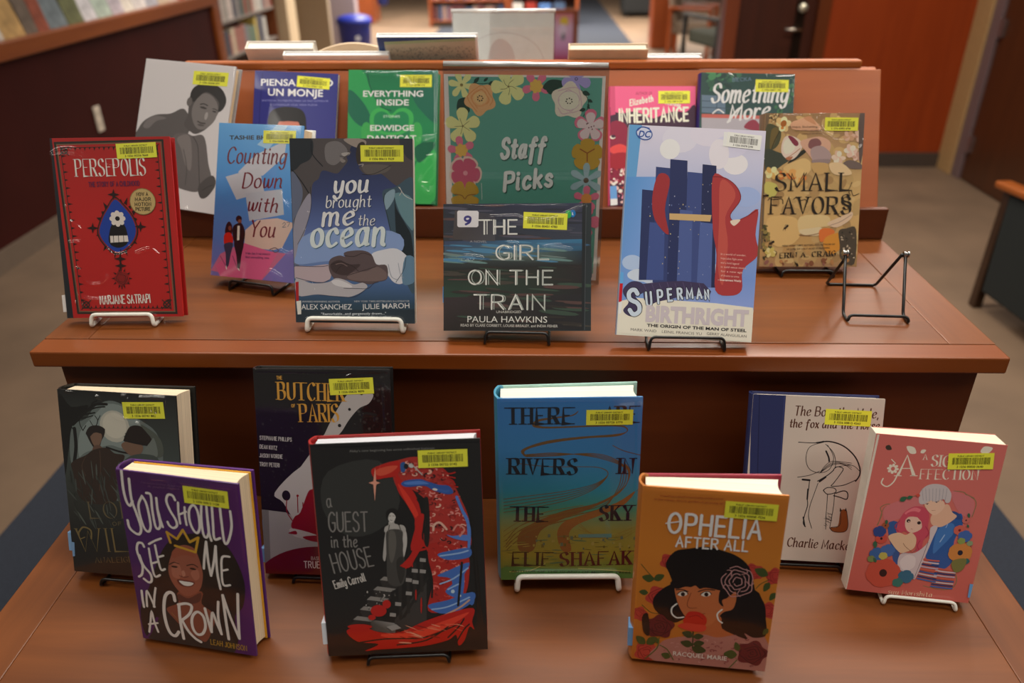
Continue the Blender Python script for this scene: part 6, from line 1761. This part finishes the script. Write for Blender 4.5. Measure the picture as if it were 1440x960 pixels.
def book(key, label, kind, t, front, spine, back=None, paper='d2c4ab', gap=0, jacket=True, endpaper=None, stickers=(), name='book', cat='book', group='books faced out on the display table', glossy=True, inset=3):
    q = POSE[key]; w_, h = q[6]/1000, q[7]/1000; t = t/1000; g = gap/1000; M = pose_matrix(q); o = empty(name, M=M); tag(o, label, cat, group)
    x0, x1 = -w_/2, w_/2; fm = mat(front, .4, KP, coat=.2); sm = mat(spine, .4, KP, coat=.2); bm = mat(back or spine, .45, KP)
    ins = inset/1000; ct = .0026 if kind == 'hard' else .0006
    fc = MB().box(x0, x1, 0, ct, 0, h).build('front_cover', fm, o, .0006 if kind == 'hard' else 0)
    bk = wedge_slab(x0+.002, x1, t-ct, t, 0, h, g).build('back_cover', bm, o, .0006 if kind == 'hard' else 0)
    if kind == 'hard':
        bul = min(.004, t*.14); out = [(x0+.0035, .0001), (x0+.0005, .0006)]+[(x0-bul*math.sin(math.pi*i/8), t*i/8) for i in range(1, 8)]+[(x0+.0005, t-.0006), (x0+.0045, t-.0001)]
        inn = [(a+.0022 if 1 < i < len(out)-2 else a+.002, b*(1-.16)+t*.08) for i, (a, b) in enumerate(out)]
        MB().prism(out+inn[::-1], 0, h).build('spine', sm, o, smooth=False)
        n = 7; fore = [(x1-ins-.0012-.0028*math.sin(math.pi*i/n), ct+.0002+(t+g*.75-2*ct-.0004)*i/n) for i in range(n+1)]
        prof = [(x0+.0035, ct+.0002)]+fore+[(x0+.0035, t-ct-.0002)]
        MB().prism(prof, ins, h-ins).build('page_block', pages(paper), o)
        if endpaper: wedge_slab(x0+.006, x1-.002, t-ct-.0012, t-ct-.0004, .001, h-.0015, g*.9).build('endpaper', mat(endpaper, .6, KP), o)
    else:
        MB().box(x0-.0006, x0, 0, t, 0, h).build('spine', sm, o)
        MB().add([(x0, ct, .0004), (x1-.0006, ct, .0004), (x1-.0006, t-ct+g, .0004), (x0, t-ct, .0004), (x0, ct, h-.0006), (x1-.0006, ct, h-.0006), (x1-.0006, t-ct+g, h-.0006), (x0, t-ct, h-.0006)],
                 [(0,3,2,1),(4,5,6,7),(0,1,5,4),(1,2,6,5),(2,3,7,6),(3,0,4,7)]).build('page_block', pages(paper), o)
    k = Ink(q[6], q[7]); k.run(ART[key]); art = k.build('cover_print', fc, PRINT_GLOSS if glossy else PRINT, (x0, 0, 0))
    yl = k.z+.05
    for s in k.labels: barcode(o, s, yl, off=(x0*1000, 0))
    if jacket: 
        j = film(o, q[6]+.4, q[7]+.2, yl+.25, k.folds); j.location = (x0-.0002, 0, -.0001)
    for (zz, hh, c_) in stickers: MB().box(x0-.0052 if kind == 'hard' else x0-.0009, x0+.0006, .001, t*.7, zz/1000, (zz+hh)/1000).build('spine_sticker', mat(c_, .5, 1.4), o, .0003)
    return o
B1 = [
 ('photo','tall grey hardback with a black-and-white portrait of a crouching man','hard',14,'a5a0a0','8a8686',None,'cdb492',3,True,None,()),
 ('monk','violet-blue paperback with white capitals above a crop of dark hair','paper',10,'2d2f70','23255e',None,'cfc2a4',0,False,None,()),
 ('green','glossy emerald green hardback with white capitals, left of the floral sign','hard',22,'1f7a4c','17603c',None,'b8c8c0',2,True,None,()),
 ('pink','pink hardback with cream block lettering right of the floral sign','hard',16,'cf557c','c04a72',None,'cbb9a0',0,False,None,()),
 ('more','dark green hardback with white brushed script and a purple spine','hard',24,'2f4a48','2c2360',None,'cbb9a0',2,True,None,()),
 ('red','bright red hardback with a blue medallion and gold seal, leftmost on the upper shelf','hard',14,'a81f1c','1d2024','8a1512','b01c1a',2,True,None,((8,22,'c8c4c0'),)),
 ('count','sky-blue hardback with dark red script and a small walking couple','hard',30,'4a86c0','3f7fbb','c8ccd0','cdb898',3,True,None,()),
 ('ocean','dusky blue paperback with white brush lettering over cupped hands','paper',13,'2a3350','27303f','c0bcb8','c4b8a8',0,True,None,()),
 ('super','large pale blue comic paperback with a white barcode sticker','paper',17,'8fa0c8','8fa0b8','c0bcb4','c2b8a0',0,False,None,()),
 ('favors','golden floral hardback with dark serif title, right of the large pale blue paperback','hard',28,'a5845c','6a5844',None,'cbb48e',2,True,None,()),
 ('lore','black jacketed hardback with a misty moonlit forest and gold lettering','hard',29,'1c1d1c','101110',None,'d6c3a6',16,True,None,((26,24,'6f93b8'),)),
 ('crown','purple hardback with tall white hand lettering and a drawn yellow crown','hard',25,'42205c','3a1a50','4a1f66','d8c6a6',7,True,'c89420',()),
 ('butcher','black hardback with a white cleaver and gold lettering against the riser','hard',18,'141314','0e0e0f',None,'b8b0a8',0,True,None,((14,18,'5d7fa5'),)),
 ('guest','black hardback with a grey staircase beneath a red and blue swirling form','hard',26,'161617','8c1614','7a1412','c2c2c8',2,True,None,((14,26,'b8c0c8'),)),
 ('rivers','blue and olive hardback with a winding brown river on a white stand','hard',38,'2f70a2','3a7f9a','8fb0a8','dcd6c6',6,True,None,()),
 ('ophelia','orange hardback with a black-haired woman among red roses','hard',26,'b26c24','9a5c24','8a2c3c','ddd2be',16,True,None,((16,24,'5f86b0'),)),
 ('boy','cream hardback with loose ink line drawing and a navy cloth spine','hard',20,'b0a59a','262c52','262c52','c0b6a8',0,False,None,()),
 ('sign','salmon pink paperback with a pale-haired and a red-haired figure in flowers','paper',20,'b8625a','b8b0a4','a85850','cfc2ac',10,False,None,()),
]
BOOKS = {}
for key, lb, kind, t, fr, sp, bk, pg, gp, jk, ep, stk in B1:
    BOOKS[key] = book(key, lb, kind, t, fr, sp, bk, pg, gp, jk, ep, stk, glossy=key not in ('boy', 'pink', 'crown', 'ophelia'))
THK = {b[0]: b[3] for b in B1}; THK['cd'] = 26
# audiobook case
def audiobook():
    q = POSE['cd']; w_, h = q[6]/1000, q[7]/1000; o = empty('audiobook_case', M=pose_matrix(q)); tag(o, 'dark plastic audiobook case with white outlined capitals below the floral sign', 'audiobook')
    dk = mat('2e3438', .35, 1.4, coat=.3)
    fc = MB().box(-w_/2, w_/2, 0, .012, 0, h).build('front_shell', dk, o, .003); MB().box(-w_/2, w_/2, .0125, .025, 0, h).build('back_shell', dk, o, .003)
    MB().box(w_/2-.0005, w_/2+.0012, .006, .019, h*.42, h*.58).build('clasp', mat('3a4044', .35, 1.3), o, .0004)
    k = Ink(q[6], q[7]); k.run(ART['cd']); k.build('cover_print', fc, PRINT_GLOSS, (-w_/2, 0, 0))
    for s in k.labels: barcode(o, s, k.z+.05, off=(-w_*500, 0))
    j = film(o, q[6]-6, q[7]-3, k.z+.3, k.folds, 'plastic_sleeve'); j.location = (-w_/2+.001, 0, .0015)
    MB().box(-w_/2-.0012, -w_/2+.0002, .002, .02, .035, .055).build('spine_sticker', mat('4a90d0', .5, 1.4), o)
audiobook()
# stands under the books
def under(key, colour, half, label, dx=0, **kw):
    x, y, z, yaw, lean, roll, w_, h = POSE[key]; zs = -243 if z < -100 else 0
    return stand(x+dx*math.cos(yaw), y+dx*math.sin(yaw), zs, yaw, half, THK[key]+kw.pop('gap', 0), lean, colour, lip=max(z-zs, 7)+kw.pop('over', 6), label=label, group='wire stands on the display table', **kw)
under('red', 'w', 41, 'white wire stand under the bright red hardback', r=2.6, dx=-2)
under('ocean', 'w', 62, 'white wire stand under the dusky blue paperback with cupped hands', r=3.0, over=8)
under('rivers', 'w', 61, 'white wire stand under the blue and olive hardback', r=3.4, over=8, gap=6)
under('sign', 'w', 40, 'white wire stand under the salmon pink paperback', r=2.0, over=1, gap=10, dx=14)
under('cd', 'b', 40, 'black wire stand under the dark audiobook case', r=1.8, over=-1)
under('super', 'b', 46, 'black wire stand under the large pale blue comic paperback', r=1.8, over=3, dx=4)
under('count', 'b', 36, 'black wire stand under the sky-blue hardback', r=1.8, over=-5, gap=3)
under('favors', 'b', 38, 'black wire stand under the golden floral hardback', r=1.8, over=-5)
under('lore', 'b', 38, 'black wire stand under the moonlit forest hardback', r=1.8, over=-5, gap=16, back=30)
under('butcher', 'b', 46, 'black wire stand under the black hardback with the white cleaver', r=1.8, over=-2, back=30)
under('guest', 'b', 44, 'black wire stand under the black hardback with the staircase', r=1.8, over=-1)
under('boy', 'b', 44, 'black wire stand under the cream hardback with ink drawing', r=1.8, over=-3, back=14, up=66)
stand(476, 106, 0, math.radians(-3), 38.5, 0, math.radians(25), 'b', lip=9, fwd=16, up=74, back=60, r=2.0, label='empty black wire stand at the right end of the upper shelf', group='wire stands on the display table', bolts=True)

# ---------------------------------------------------------------- floral sign in its acrylic holder
q = POSE['staff']; M = pose_matrix(q); sh = empty('sign_holder', M=M); tag(sh, 'clear acrylic sign holder standing in the middle of the upper shelf', 'sign holder')
W2, H2 = q[6]/2000, q[7]/1000
MB().box(-W2-.001, W2+.0045, .0006, .0026, -.004, H2+.013).build('back_pane', ACRYLIC, sh); MB().box(-W2-.001, W2+.0045, -.0044, -.0024, -.004, H2+.013).build('front_pane', ACRYLIC, sh)
MB().tube([(-W2, -.0009, H2+.0135), (W2+.003, -.0009, H2+.0135)], .0034, 12).build('folded_top_edge', mat('e4e4ec', .12, 1.2, metal=.4), sh, smooth=True)
Mi = M.inverted(); ft = MB()
for x in (-W2-.001, ): pass
P = lambda x, y, z: tuple(Mi @ Vector((x, y, z)))
bx = M.translation; ft.add([P(bx.x-.105, bx.y-.004, Z+.0003), P(bx.x+.112, bx.y-.012, Z+.0003), P(bx.x+.118, bx.y+.085, Z+.0003), P(bx.x-.100, bx.y+.09, Z+.0003),
        P(bx.x-.105, bx.y-.004, Z+.0025), P(bx.x+.112, bx.y-.012, Z+.0025), P(bx.x+.118, bx.y+.085, Z+.0025), P(bx.x-.100, bx.y+.09, Z+.0025)], [(0,3,2,1),(4,5,6,7),(0,1,5,4),(1,2,6,5),(2,3,7,6),(3,0,4,7)]).build('foot', ACRYLIC, sh)
ss = empty('paper_sign', M=M); tag(ss, 'teal paper sign bordered with paper flowers reading Staff Picks', 'sign')
pp = MB().box(-W2, W2, 0, .0003, 0, H2).build('paper_sheet', mat('cfc2bf', .7, KP), ss)
k = Ink(q[6], q[7]); k.run(ART['staff']); k.build('sign_print', pp, PRINT, (-W2, 0, 0))
# slim volume just visible between the green book and the sign
sb = empty('book', (-.0945, .413, Z+.049), math.radians(4)); sb.rotation_euler = (-math.radians(24), 0, math.radians(4)); tag(sb, 'slim book with a coloured spine label behind the left edge of the floral sign', 'book', 'books faced out on the display table')
MB().box(-.004, .012, 0, .0022, 0, .17).build('front_cover', mat('b8b0a8', .5), sb); MB().box(-.0045, -.0038, 0, .012, 0, .17).build('spine', mat('c0b8b0', .5), sb)
MB().box(-.0036, .011, .0024, .0105, .002, .168).build('page_block', pages('cdb898'), sb); MB().box(-.004, .012, .0107, .0125, 0, .17).build('back_cover', mat('b8b0a8', .5), sb)
for z, h, c in ((.03, .016, 'b8b4b0'), (.047, .008, '8a2a2a'), (.055, .009, 'b89a2c'), (.064, .006, '4a6ab0')): MB().box(-.0042, .004, -.0003, 0, z, z+h).build('spine_sticker', mat(c, .5), sb)

# ---------------------------------------------------------------- things on the far side of the table, tops showing over the ridge
def far_book(x0, x1, H, t, cover, paper, label, yaw=0, band=None):
    """volume leaning on the far slope with its back towards us; H is its height along the slope"""
    o = empty('book', ((x0+x1)/2, .671, Z+.0375)); o.rotation_euler = (.4625, 0, 0); tag(o, label, 'book', 'books on the far side of the display table')
    w_ = (x1-x0)/2; cm = mat(cover, .5, KP)
    MB().box(-w_, w_, 0, .0022, 0, H).build('back_cover', cm, o, .0006); MB().box(-w_, w_, t-.0022, t, 0, H).build('front_cover', cm, o, .0006)
    MB().box(-w_-.001, -w_+.0015, .0001, t-.0001, 0, H).build('spine', cm, o); MB().box(-w_+.002, w_-.003, .0024, t-.0024, .002, H-.002).build('page_block', pages(paper), o)
    if band:
        k = Ink(w_*2000, H*1000); k.run(band); k.build('cover_print', o, PRINT, (-w_, 0, 0))
    return o
o = far_book(-.468, -.351, .258, .022, 'bdb3a8', 'd8d2c8', 'thick cream book behind the ridge, leftmost of those on the far side'); o.location.y += .0125; o.location.z += .0063
far_book(-.401, -.221, .2545, .012, 'cfcbc8', 'd8d6d6', 'thin white book behind the ridge overlapped by the bowed beige booklet')
b = MB(); n = 16; prof = [(-.08, 0)]+[(-.08+.16*i/n, .024*math.sin(math.pi*i/n)+.2235) for i in range(n+1)]+[(.08, 0)]
o = empty('booklet', (-.288, .671+.0335, Z+.0405+.017)); o.rotation_euler = (.4625, 0, 0); tag(o, 'beige booklet with a bowed top edge behind the thin white book', 'booklet')
b.prism(prof, 0, .004, 'y').build('cover', mat('b39c82', .6, KP), o); MB().prism([(x*.97, z-.004) for x, z in prof], .0045, .008, 'y').build('page_block', pages('cdb898'), o)
o = far_book(-.239, -.07, .279, .012, 'd6d2cc', 'd8d6d2', 'large navy-bordered book with grey text on its back, left of the white sign', 0,
  band=[['p','2c3c68',[0,0,1650,0,1650,2900,0,2860]],['p','8f9a78',[110,0,1650,0,1650,2770,110,2700]],['p','a39a88',[110,0,1650,0,1650,2720,110,2650]],['x','d',['77736a','8a857a'],260,1.5,3,5,[200,2300,1600,2300,1600,2640,200,2580],0,0]])
o.location.y += .0125; o.location.z += .0063
far_book(.084, .216, .2635, .018, 'b09a80', 'd2c4b0', 'tan book with cream page edges behind the ridge, right of the white sign', 0, band=[['s','a07a58',2,[100,2450,1200,2450],0,0,0]])
far_book(.2175, .308, .248, .012, 'd4d2d0', 'd8d8d8', 'white book with a blue lower edge beside the tan book on the far side')
far_book(.374, .494, .235, .01, 'c8502c', 'c89a78', 'orange book just peeping over the ridge at the right')
# white sign in an acrylic stand on the far shelf
o = empty('sign_holder', (-.034, .775, Z+.0006)); tag(o, 'acrylic holder with a blank-backed white sign on the far side of the table', 'sign holder')
MB().box(-.1, .1, 0, .0022, 0, .311).build('front_pane', ACRYLIC, o); MB().box(-.1, .1, .0045, .0067, 0, .311).build('back_pane', ACRYLIC, o); MB().box(-.1, .1, -.05, .06, -.0005, .0016).build('foot', ACRYLIC, o)
MB().tube([(-.1, .0034, .312), (.1, .0034, .312)], .0036, 10).build('folded_top_edge', mat('e4e2e6', .15, 1.2, metal=.3), o, smooth=True)
ps = empty('paper_sign', (-.034, .775, Z+.0006)); tag(ps, 'white sheet with a faint grey oval in the far acrylic holder', 'sign')
pp = MB().box(-.097, .097, .0028, .0036, .002, .308).build('paper_sheet', mat('e2d8d9', .7, KP), ps)
k = Ink(194, 310); k.run([['s', 'aea2a4', .9, [v for i in range(24) for v in (int(970+780*math.cos(i*math.pi/12)), int(2150+560*math.sin(i*math.pi/12)))], 1, 1, 0], ['q', 'bcb2b2', [620, 1800, 700, 2400, 900, 2600, 1150, 2400, 1200, 1800, 900, 1500]]]); k.build('sign_print', pp, PRINT, (-.097, .0028, .002))

# ---------------------------------------------------------------- chair at the right edge
ch = empty('armchair', (2.41, 2.02, 0), math.radians(184)); tag(ch, 'dark upholstered wooden armchair at the right edge of the picture', 'armchair')
UPH = mat('0f1413', .85, 1.2, var=.15, scale=200, bump=.3); CW = wood('shaded_chair_wood', '2e1a0c', '3a2210', 'Y', .4, 1, 1.0, .05); CL = wood('armrest_wood', '8a4412', '98501a', 'Y', .35, 1, 1.0, .2)  # chair wood darkened to hold its shade; armrests keep the lit orange
MB().box(-.31, .31, -.36, .3, .28, .44).build('seat', UPH, ch, .03, seg=3)
MB().prism([(.26, .34), (.4, .34), (.47, .82), (.37, .84)], -.31, .31, 'x').build('backrest', UPH, ch, .025, seg=3)
for s in (-1, 1):
    MB().prism([(-.36, .09), (.36, .09), (.4, .56), (-.37, .53)], s*.35-.02, s*.35+.02, 'x').build('side_panel', UPH, ch, .01)
    MB().prism([(-.46, .535), (.42, .57), (.42, .6), (-.46, .565)], s*.35-.035, s*.35+.035, 'x').build('armrest', CL, ch, .008)
    MB().prism([(-.42, 0), (-.375, 0), (-.365, .53), (-.41, .53)], s*.35-.02, s*.35+.02, 'x').build('leg', CW, ch, .004)
    MB().prism([(.39, 0), (.43, 0), (.44, .565), (.405, .565)], s*.35-.02, s*.35+.02, 'x').build('leg', CW, ch, .004)

# ---------------------------------------------------------------- left wall: magazines standing on the cap
MAG = ['c9beb2','a8a096','9a7a4c','5c5046','7a4030','5a6266','56583c','a8a4a6','8f9a8e','a0969c','c2b4a8','bdb4b0','908e94','b09e88','bca89c','94443a','b2a8a0']
rr = random.Random(4); y = 3.1
mg = None
words = ['beige','grey','ochre','dark brown','rust red','slate','moss green','silver grey','sage','mauve grey','pale tan','light grey','steel grey','sandy','rose beige','red','stone']
for i, cx in enumerate(MAG):
    w_ = rr.uniform(.09, .2); h = rr.uniform(.24, .31)
    o = empty('magazine', (-2.68, y+w_/2, 1.0303), 0); o.rotation_euler = (0, -rr.uniform(.18, .3), 0)
    tag(o, words[i]+' magazine standing on the low wall cap, '+['nearest the camera','second from the near end','third from the near end','fourth from the near end','fifth from the near end','sixth from the near end','seventh from the near end','eighth from the near end','ninth from the near end','tenth from the near end','eleventh from the near end','twelfth from the near end','thirteenth from the near end','fourteenth from the near end','third from the far end','second from the far end','at the far end'][i], 'magazine', 'magazines along the low wall')
    MB().box(-.006, 0, -w_/2, w_/2, 0, h).build('cover', mat(cx, .4, KP, var=.3, scale=18), o); MB().box(-.012, -.0062, -w_/2+.002, w_/2-.002, .001, h-.002).build('page_block', pages('cdc4b8'), o)
    y += w_+.004
# bookcase facing the aisle beyond the low wall
def bookcase(name, x, y0, y1, shelves, depth, label, wood_m, side=1):
    o = empty(name, (x, (y0+y1)/2, 0)); tag(o, label, 'bookcase'); L = (y1-y0)/2; d = -depth*side
    a, b = sorted((0, d))
    for s in (-1, 1): MB().box(a, b, s*L-.02, s*L+.02, 0, 1.5).build('side_panel', wood_m, o, .003)
    MB().box(*sorted((d*.97, d)), -L, L, 0, 1.5).build('back_panel', mat('3a2418', .7), o)
    for z in shelves: MB().box(a, b, -L+.02, L-.02, z-.025, z).build('shelf', mat('7a7068', .5, 1.3), o, .002)
    return o
bookcase('bookcase', -2.66, 6.21, 7.8, (.5, .79, 1.13), .26, 'bookcase beyond the low wall with two rows of books in view', CHERRY)
ORD = ['first','second','third','fourth','fifth','sixth','seventh','eighth','ninth','tenth','eleventh','twelfth','thirteenth','fourteenth','fifteenth','sixteenth','seventeenth','eighteenth','nineteenth','twentieth','twenty-first','twenty-second','twenty-third','twenty-fourth','twenty-fifth','twenty-sixth','twenty-seventh','twenty-eighth']
SPN = ['6a6a6c','8a847c','3c4a58','b0a088','7a3a30','a89a90','4a4a52','b09a50','8f8a8a','2c3440','9a8a70','b5a8a0','5a6a5a','8a5a50','a8a49c']
SPW = ['grey','taupe','slate blue','buff','brick red','dusty pink','charcoal','mustard','pale grey','navy','khaki','off-white','grey green','rusty rose','ash grey']
def shelf_books(x, y0, y1, z, seed, depth, where, group):
    rr = random.Random(seed); y = y0; n = 0
    while y < y1-.03:
        t = rr.uniform(.055, .11); h = rr.uniform(.17, .25); k = rr.randrange(15)
        o = empty('book', (x-.012, y+t/2, z+.0005)); tag(o, '%s book, %s from the near end of the %s' % (SPW[k], ORD[n], where), 'book', group)
        MB().box(-.0025, 0, -t/2, t/2, 0, h).build('spine', mat(SPN[k], .5, KP, var=.2, scale=30), o); MB().box(-depth, -.003, -t/2+.003, t/2-.003, .002, h-.004).build('page_block', pages('cdc4b8'), o)
        MB().box(-depth-.003, -.0026, -t/2, -t/2+.0025, 0, h).build('front_cover', mat(SPN[k], .5, KP, var=.2, scale=30), o); MB().box(-depth-.003, -.0026, t/2-.0025, t/2, 0, h).build('back_cover', mat(SPN[k], .5, KP, var=.2, scale=30), o)
        y += t+.003; n += 1
shelf_books(-2.66, 6.25, 7.5, .5, 3, .16, 'lower row past the wall', 'books in the bookcase past the low wall')
shelf_books(-2.66, 6.25, 7.72, .79, 9, .16, 'upper row past the wall', 'books in the bookcase past the low wall')

# ---------------------------------------------------------------- further back, out of focus
bn = empty('waste_bin', (-2.17, 9.3, 0)); tag(bn, 'blue plastic waste bin beside the grey pier in the distance', 'bin')
BL = mat('14206e', .4, 1.7)
MB().lathe([(.15, 0), (.17, .01), (.2, .44), (.205, .45), (.19, .45), (.165, .03)], seg=28).build('body', BL, bn, smooth=True); MB().lathe([(.213, .44), (.215, .48), (.2, .52), (.12, .545), (.02, .55)], seg=28).build('lid', BL, bn, smooth=True)
MB().lathe([(.03, 0), (.03, .004)]).build('recycling_emblem', mat('b0b0b8', .5), bn).matrix_local = Matrix.Translation((.07, -.186, .3)) @ Matrix.Rotation(math.radians(80), 4, 'X')
CB = wood('cabinet_wood', '7a3a1c', '8a4622', 'Z', .4)
o = empty('cabinet', (-3.0, 13.7, 0)); tag(o, 'brown wooden cabinet in the distance behind the blue bin', 'cabinet')
MB().box(-.5, .3, -.3, .3, 0, 1.1).build('body', CB, o, .006); MB().box(-.46, -.12, -.315, -.3, .05, 1.05).build('door', CB, o, .004); MB().box(-.08, .26, -.315, -.3, .05, 1.05).build('door', CB, o, .004)
o = empty('bag', (-2.5, 13.2, 0)); tag(o, 'small dark blue bag hanging by the brown cabinet in the distance', 'bag'); MB().lathe([(.05, .3), (.09, .33), (.1, .55), (.06, .62)], seg=14).build('body', mat('1c2a6a', .6), o, smooth=True); MB().tube([(-.05, 0, .6), (0, 0, .75), (.05, 0, .6)], .008).build('handle', mat('1c2a6a', .6), o)
def case_front(x0, x1, y, shelves, label, seed, group, cover, facing=False):
    """bookcase facing us, with its books"""
    o = empty('bookcase', ((x0+x1)/2, y, .0065)); tag(o, label, 'bookcase'); L = (x1-x0)/2
    for s in (-1, 1): MB().box(s*L-.025, s*L+.025, 0, .3, 0, 1.3).build('side_panel', CB, o, .003)
    MB().box(-L, L, .285, .3, 0, 1.3).build('back_panel', mat('3a2418', .7), o); MB().box(-L+.025, L-.025, .01, .28, 0, .08).build('plinth', mat('3a2a1c', .6), o)
    for z in shelves: MB().box(-L+.025, L-.025, 0, .285, z-.022, z).build('shelf', CB, o, .002)
    rr = random.Random(seed); names = ['lower row','middle row','upper row']
    for si, z in enumerate(shelves):
        x = x0+.04; n = 0
        while x < x1-.1:
            t = rr.uniform(.03, .075) if not facing else rr.uniform(.16, .2); h = rr.uniform(.18, .24); k = rr.randrange(len(cover)); n += 1
            if x+t > x1-.03: break
            b = empty('book', (x+t/2, y+.03, z+.007)); tag(b, '%s book, %s from left, %s of the %s' % (cover[k][1], ORD[n-1], names[si], group), 'book', 'books in the '+group)
            th = .12 if not facing else .02
            MB().box(-t/2, t/2, 0, .002, 0, h).build('spine' if not facing else 'front_cover', mat(cover[k][0], .5, KP, var=.35, scale=22), b); MB().box(-t/2+.002, t/2-.002, .0022, th, .001, h-.003).build('page_block', pages('cdc4b8'), b)
            MB().box(-t/2, t/2, th+.0002, th+.002, 0, h).build('back_cover', mat(cover[k][0], .5, KP, var=.2, scale=22), b)
            x += t+(.004 if not facing else .05)
case_front(-1.66, -.42, 12.8, (.1, .4, .7), 'low wooden bookcase full of books in the distance behind the far books', 12, 'distant low bookcase', [('6a3a3c','maroon'),('8a5a58','rosy'),('4a3a3a','dark brown'),('3a4a6a','blue'),('9a7a6a','tan'),('5a2a2c','wine'),('7a7a7e','grey')])
case_front(-.36, .74, 13.0, (.12, .48, .82), 'wooden face-out bookcase in the distance behind the white sign', 21, 'distant face-out bookcase', [('3a4a62','slate blue'),('2c5a3c','green'),('a8a09a','white'),('8a2a20','red'),('4a6a9a','bright blue'),('c0b8b0','ivory')], True)
o = empty('poster_stand', (.26, 6.0, .0065)); tag(o, 'small wooden poster stand right of the white sign', 'poster stand')
MB().box(-.12, .13, .02, .05, .51, .9).build('board', CB, o, .004); MB().box(-.12, .13, .0, .06, .49, .51).build('ledge', CB, o, .003); MB().box(-.02, .03, .03, .06, .02, .49).build('post', CB, o, .003); MB().box(-.14, .15, -.1, .18, 0, .02).build('base', CB, o, .004)
o = empty('leaflet', (.26, 6.015, .517)); tag(o, 'pink and yellow leaflet on the wooden poster stand', 'leaflet'); pl = MB().box(-.085, .09, 0, .003, 0, .36).build('sheet', mat('b890a8', .6, KP), o)
k = Ink(175, 360); k.run([['g', [0, 'b86a6a', .3, 'c09ab0', .7, 'b884a8', 1, '9a3a5a']], ['e', 'c8a83a', 1000, 3000, 350, 350, 0], ['e', 'c8b0c0', 900, 2300, 350, 500, 0], ['q', '6a6a70', [800, 1600, 900, 2100, 1100, 2000, 1050, 1600]]]); k.build('leaflet_print', pl, PRINT, (-.085, 0, 0))
POST = wood('post_wood', '6a2c0c', '823a10', 'Z', .4)
struct('wall_post', MB().box(1.6, 1.92, 10.3, 10.6, 0, 2.6), POST, .02)
# distant chair with greyish cushion and large grey-green armchair behind it
def easy_chair(name, loc, rz, label, uph, wd, s=1.0):
    o = empty(name, loc, rz); tag(o, label, 'chair'); um = mat(uph, .85, 1.5, var=.15, scale=120)
    MB().box(-.28*s, .28*s, -.28*s, .28*s, .3, .45).build('seat', um, o, .03); MB().prism([(.2*s, .4), (.3*s, .4), (.4*s, .9), (.3*s, .92)], -.28*s, .28*s, 'x').build('backrest', um, o, .03)
    for q in (-1, 1):
        MB().box(q*.31*s-.03, q*.31*s+.03, -.32*s, .34*s, .58, .62).build('armrest', wd, o, .008)
        for yy in (-.29*s, .31*s): MB().box(q*.31*s-.022, q*.31*s+.022, yy-.022, yy+.022, 0, .58).build('leg', wd, o, .004)
easy_chair('wooden_chair', (2.0, 9.5, 0), math.radians(70), 'wooden chair with taupe cushion beside the wooden post in the distance', '6a5848', POST, .8)
easy_chair('armchair', (2.2, 8.5, 0), math.radians(200), 'grey-green armchair between the wooden chair and the dark door', '2c2c20', mat('1c1814', .6), 1.15)
o = empty('stool', (1.95, 14.4, 0)); tag(o, 'black upholstered stool far back on the beige floor', 'stool'); MB().box(-.34, .34, -.3, .3, .06, .62).build('seat', mat('0c0c0c', .8), o, .04)
for sx in (-1, 1):
    for sy in (-1, 1): MB().box(sx*.28-.02, sx*.28+.02, sy*.24-.02, sy*.24+.02, 0, .06).build('leg', mat('16120e', .6), o)
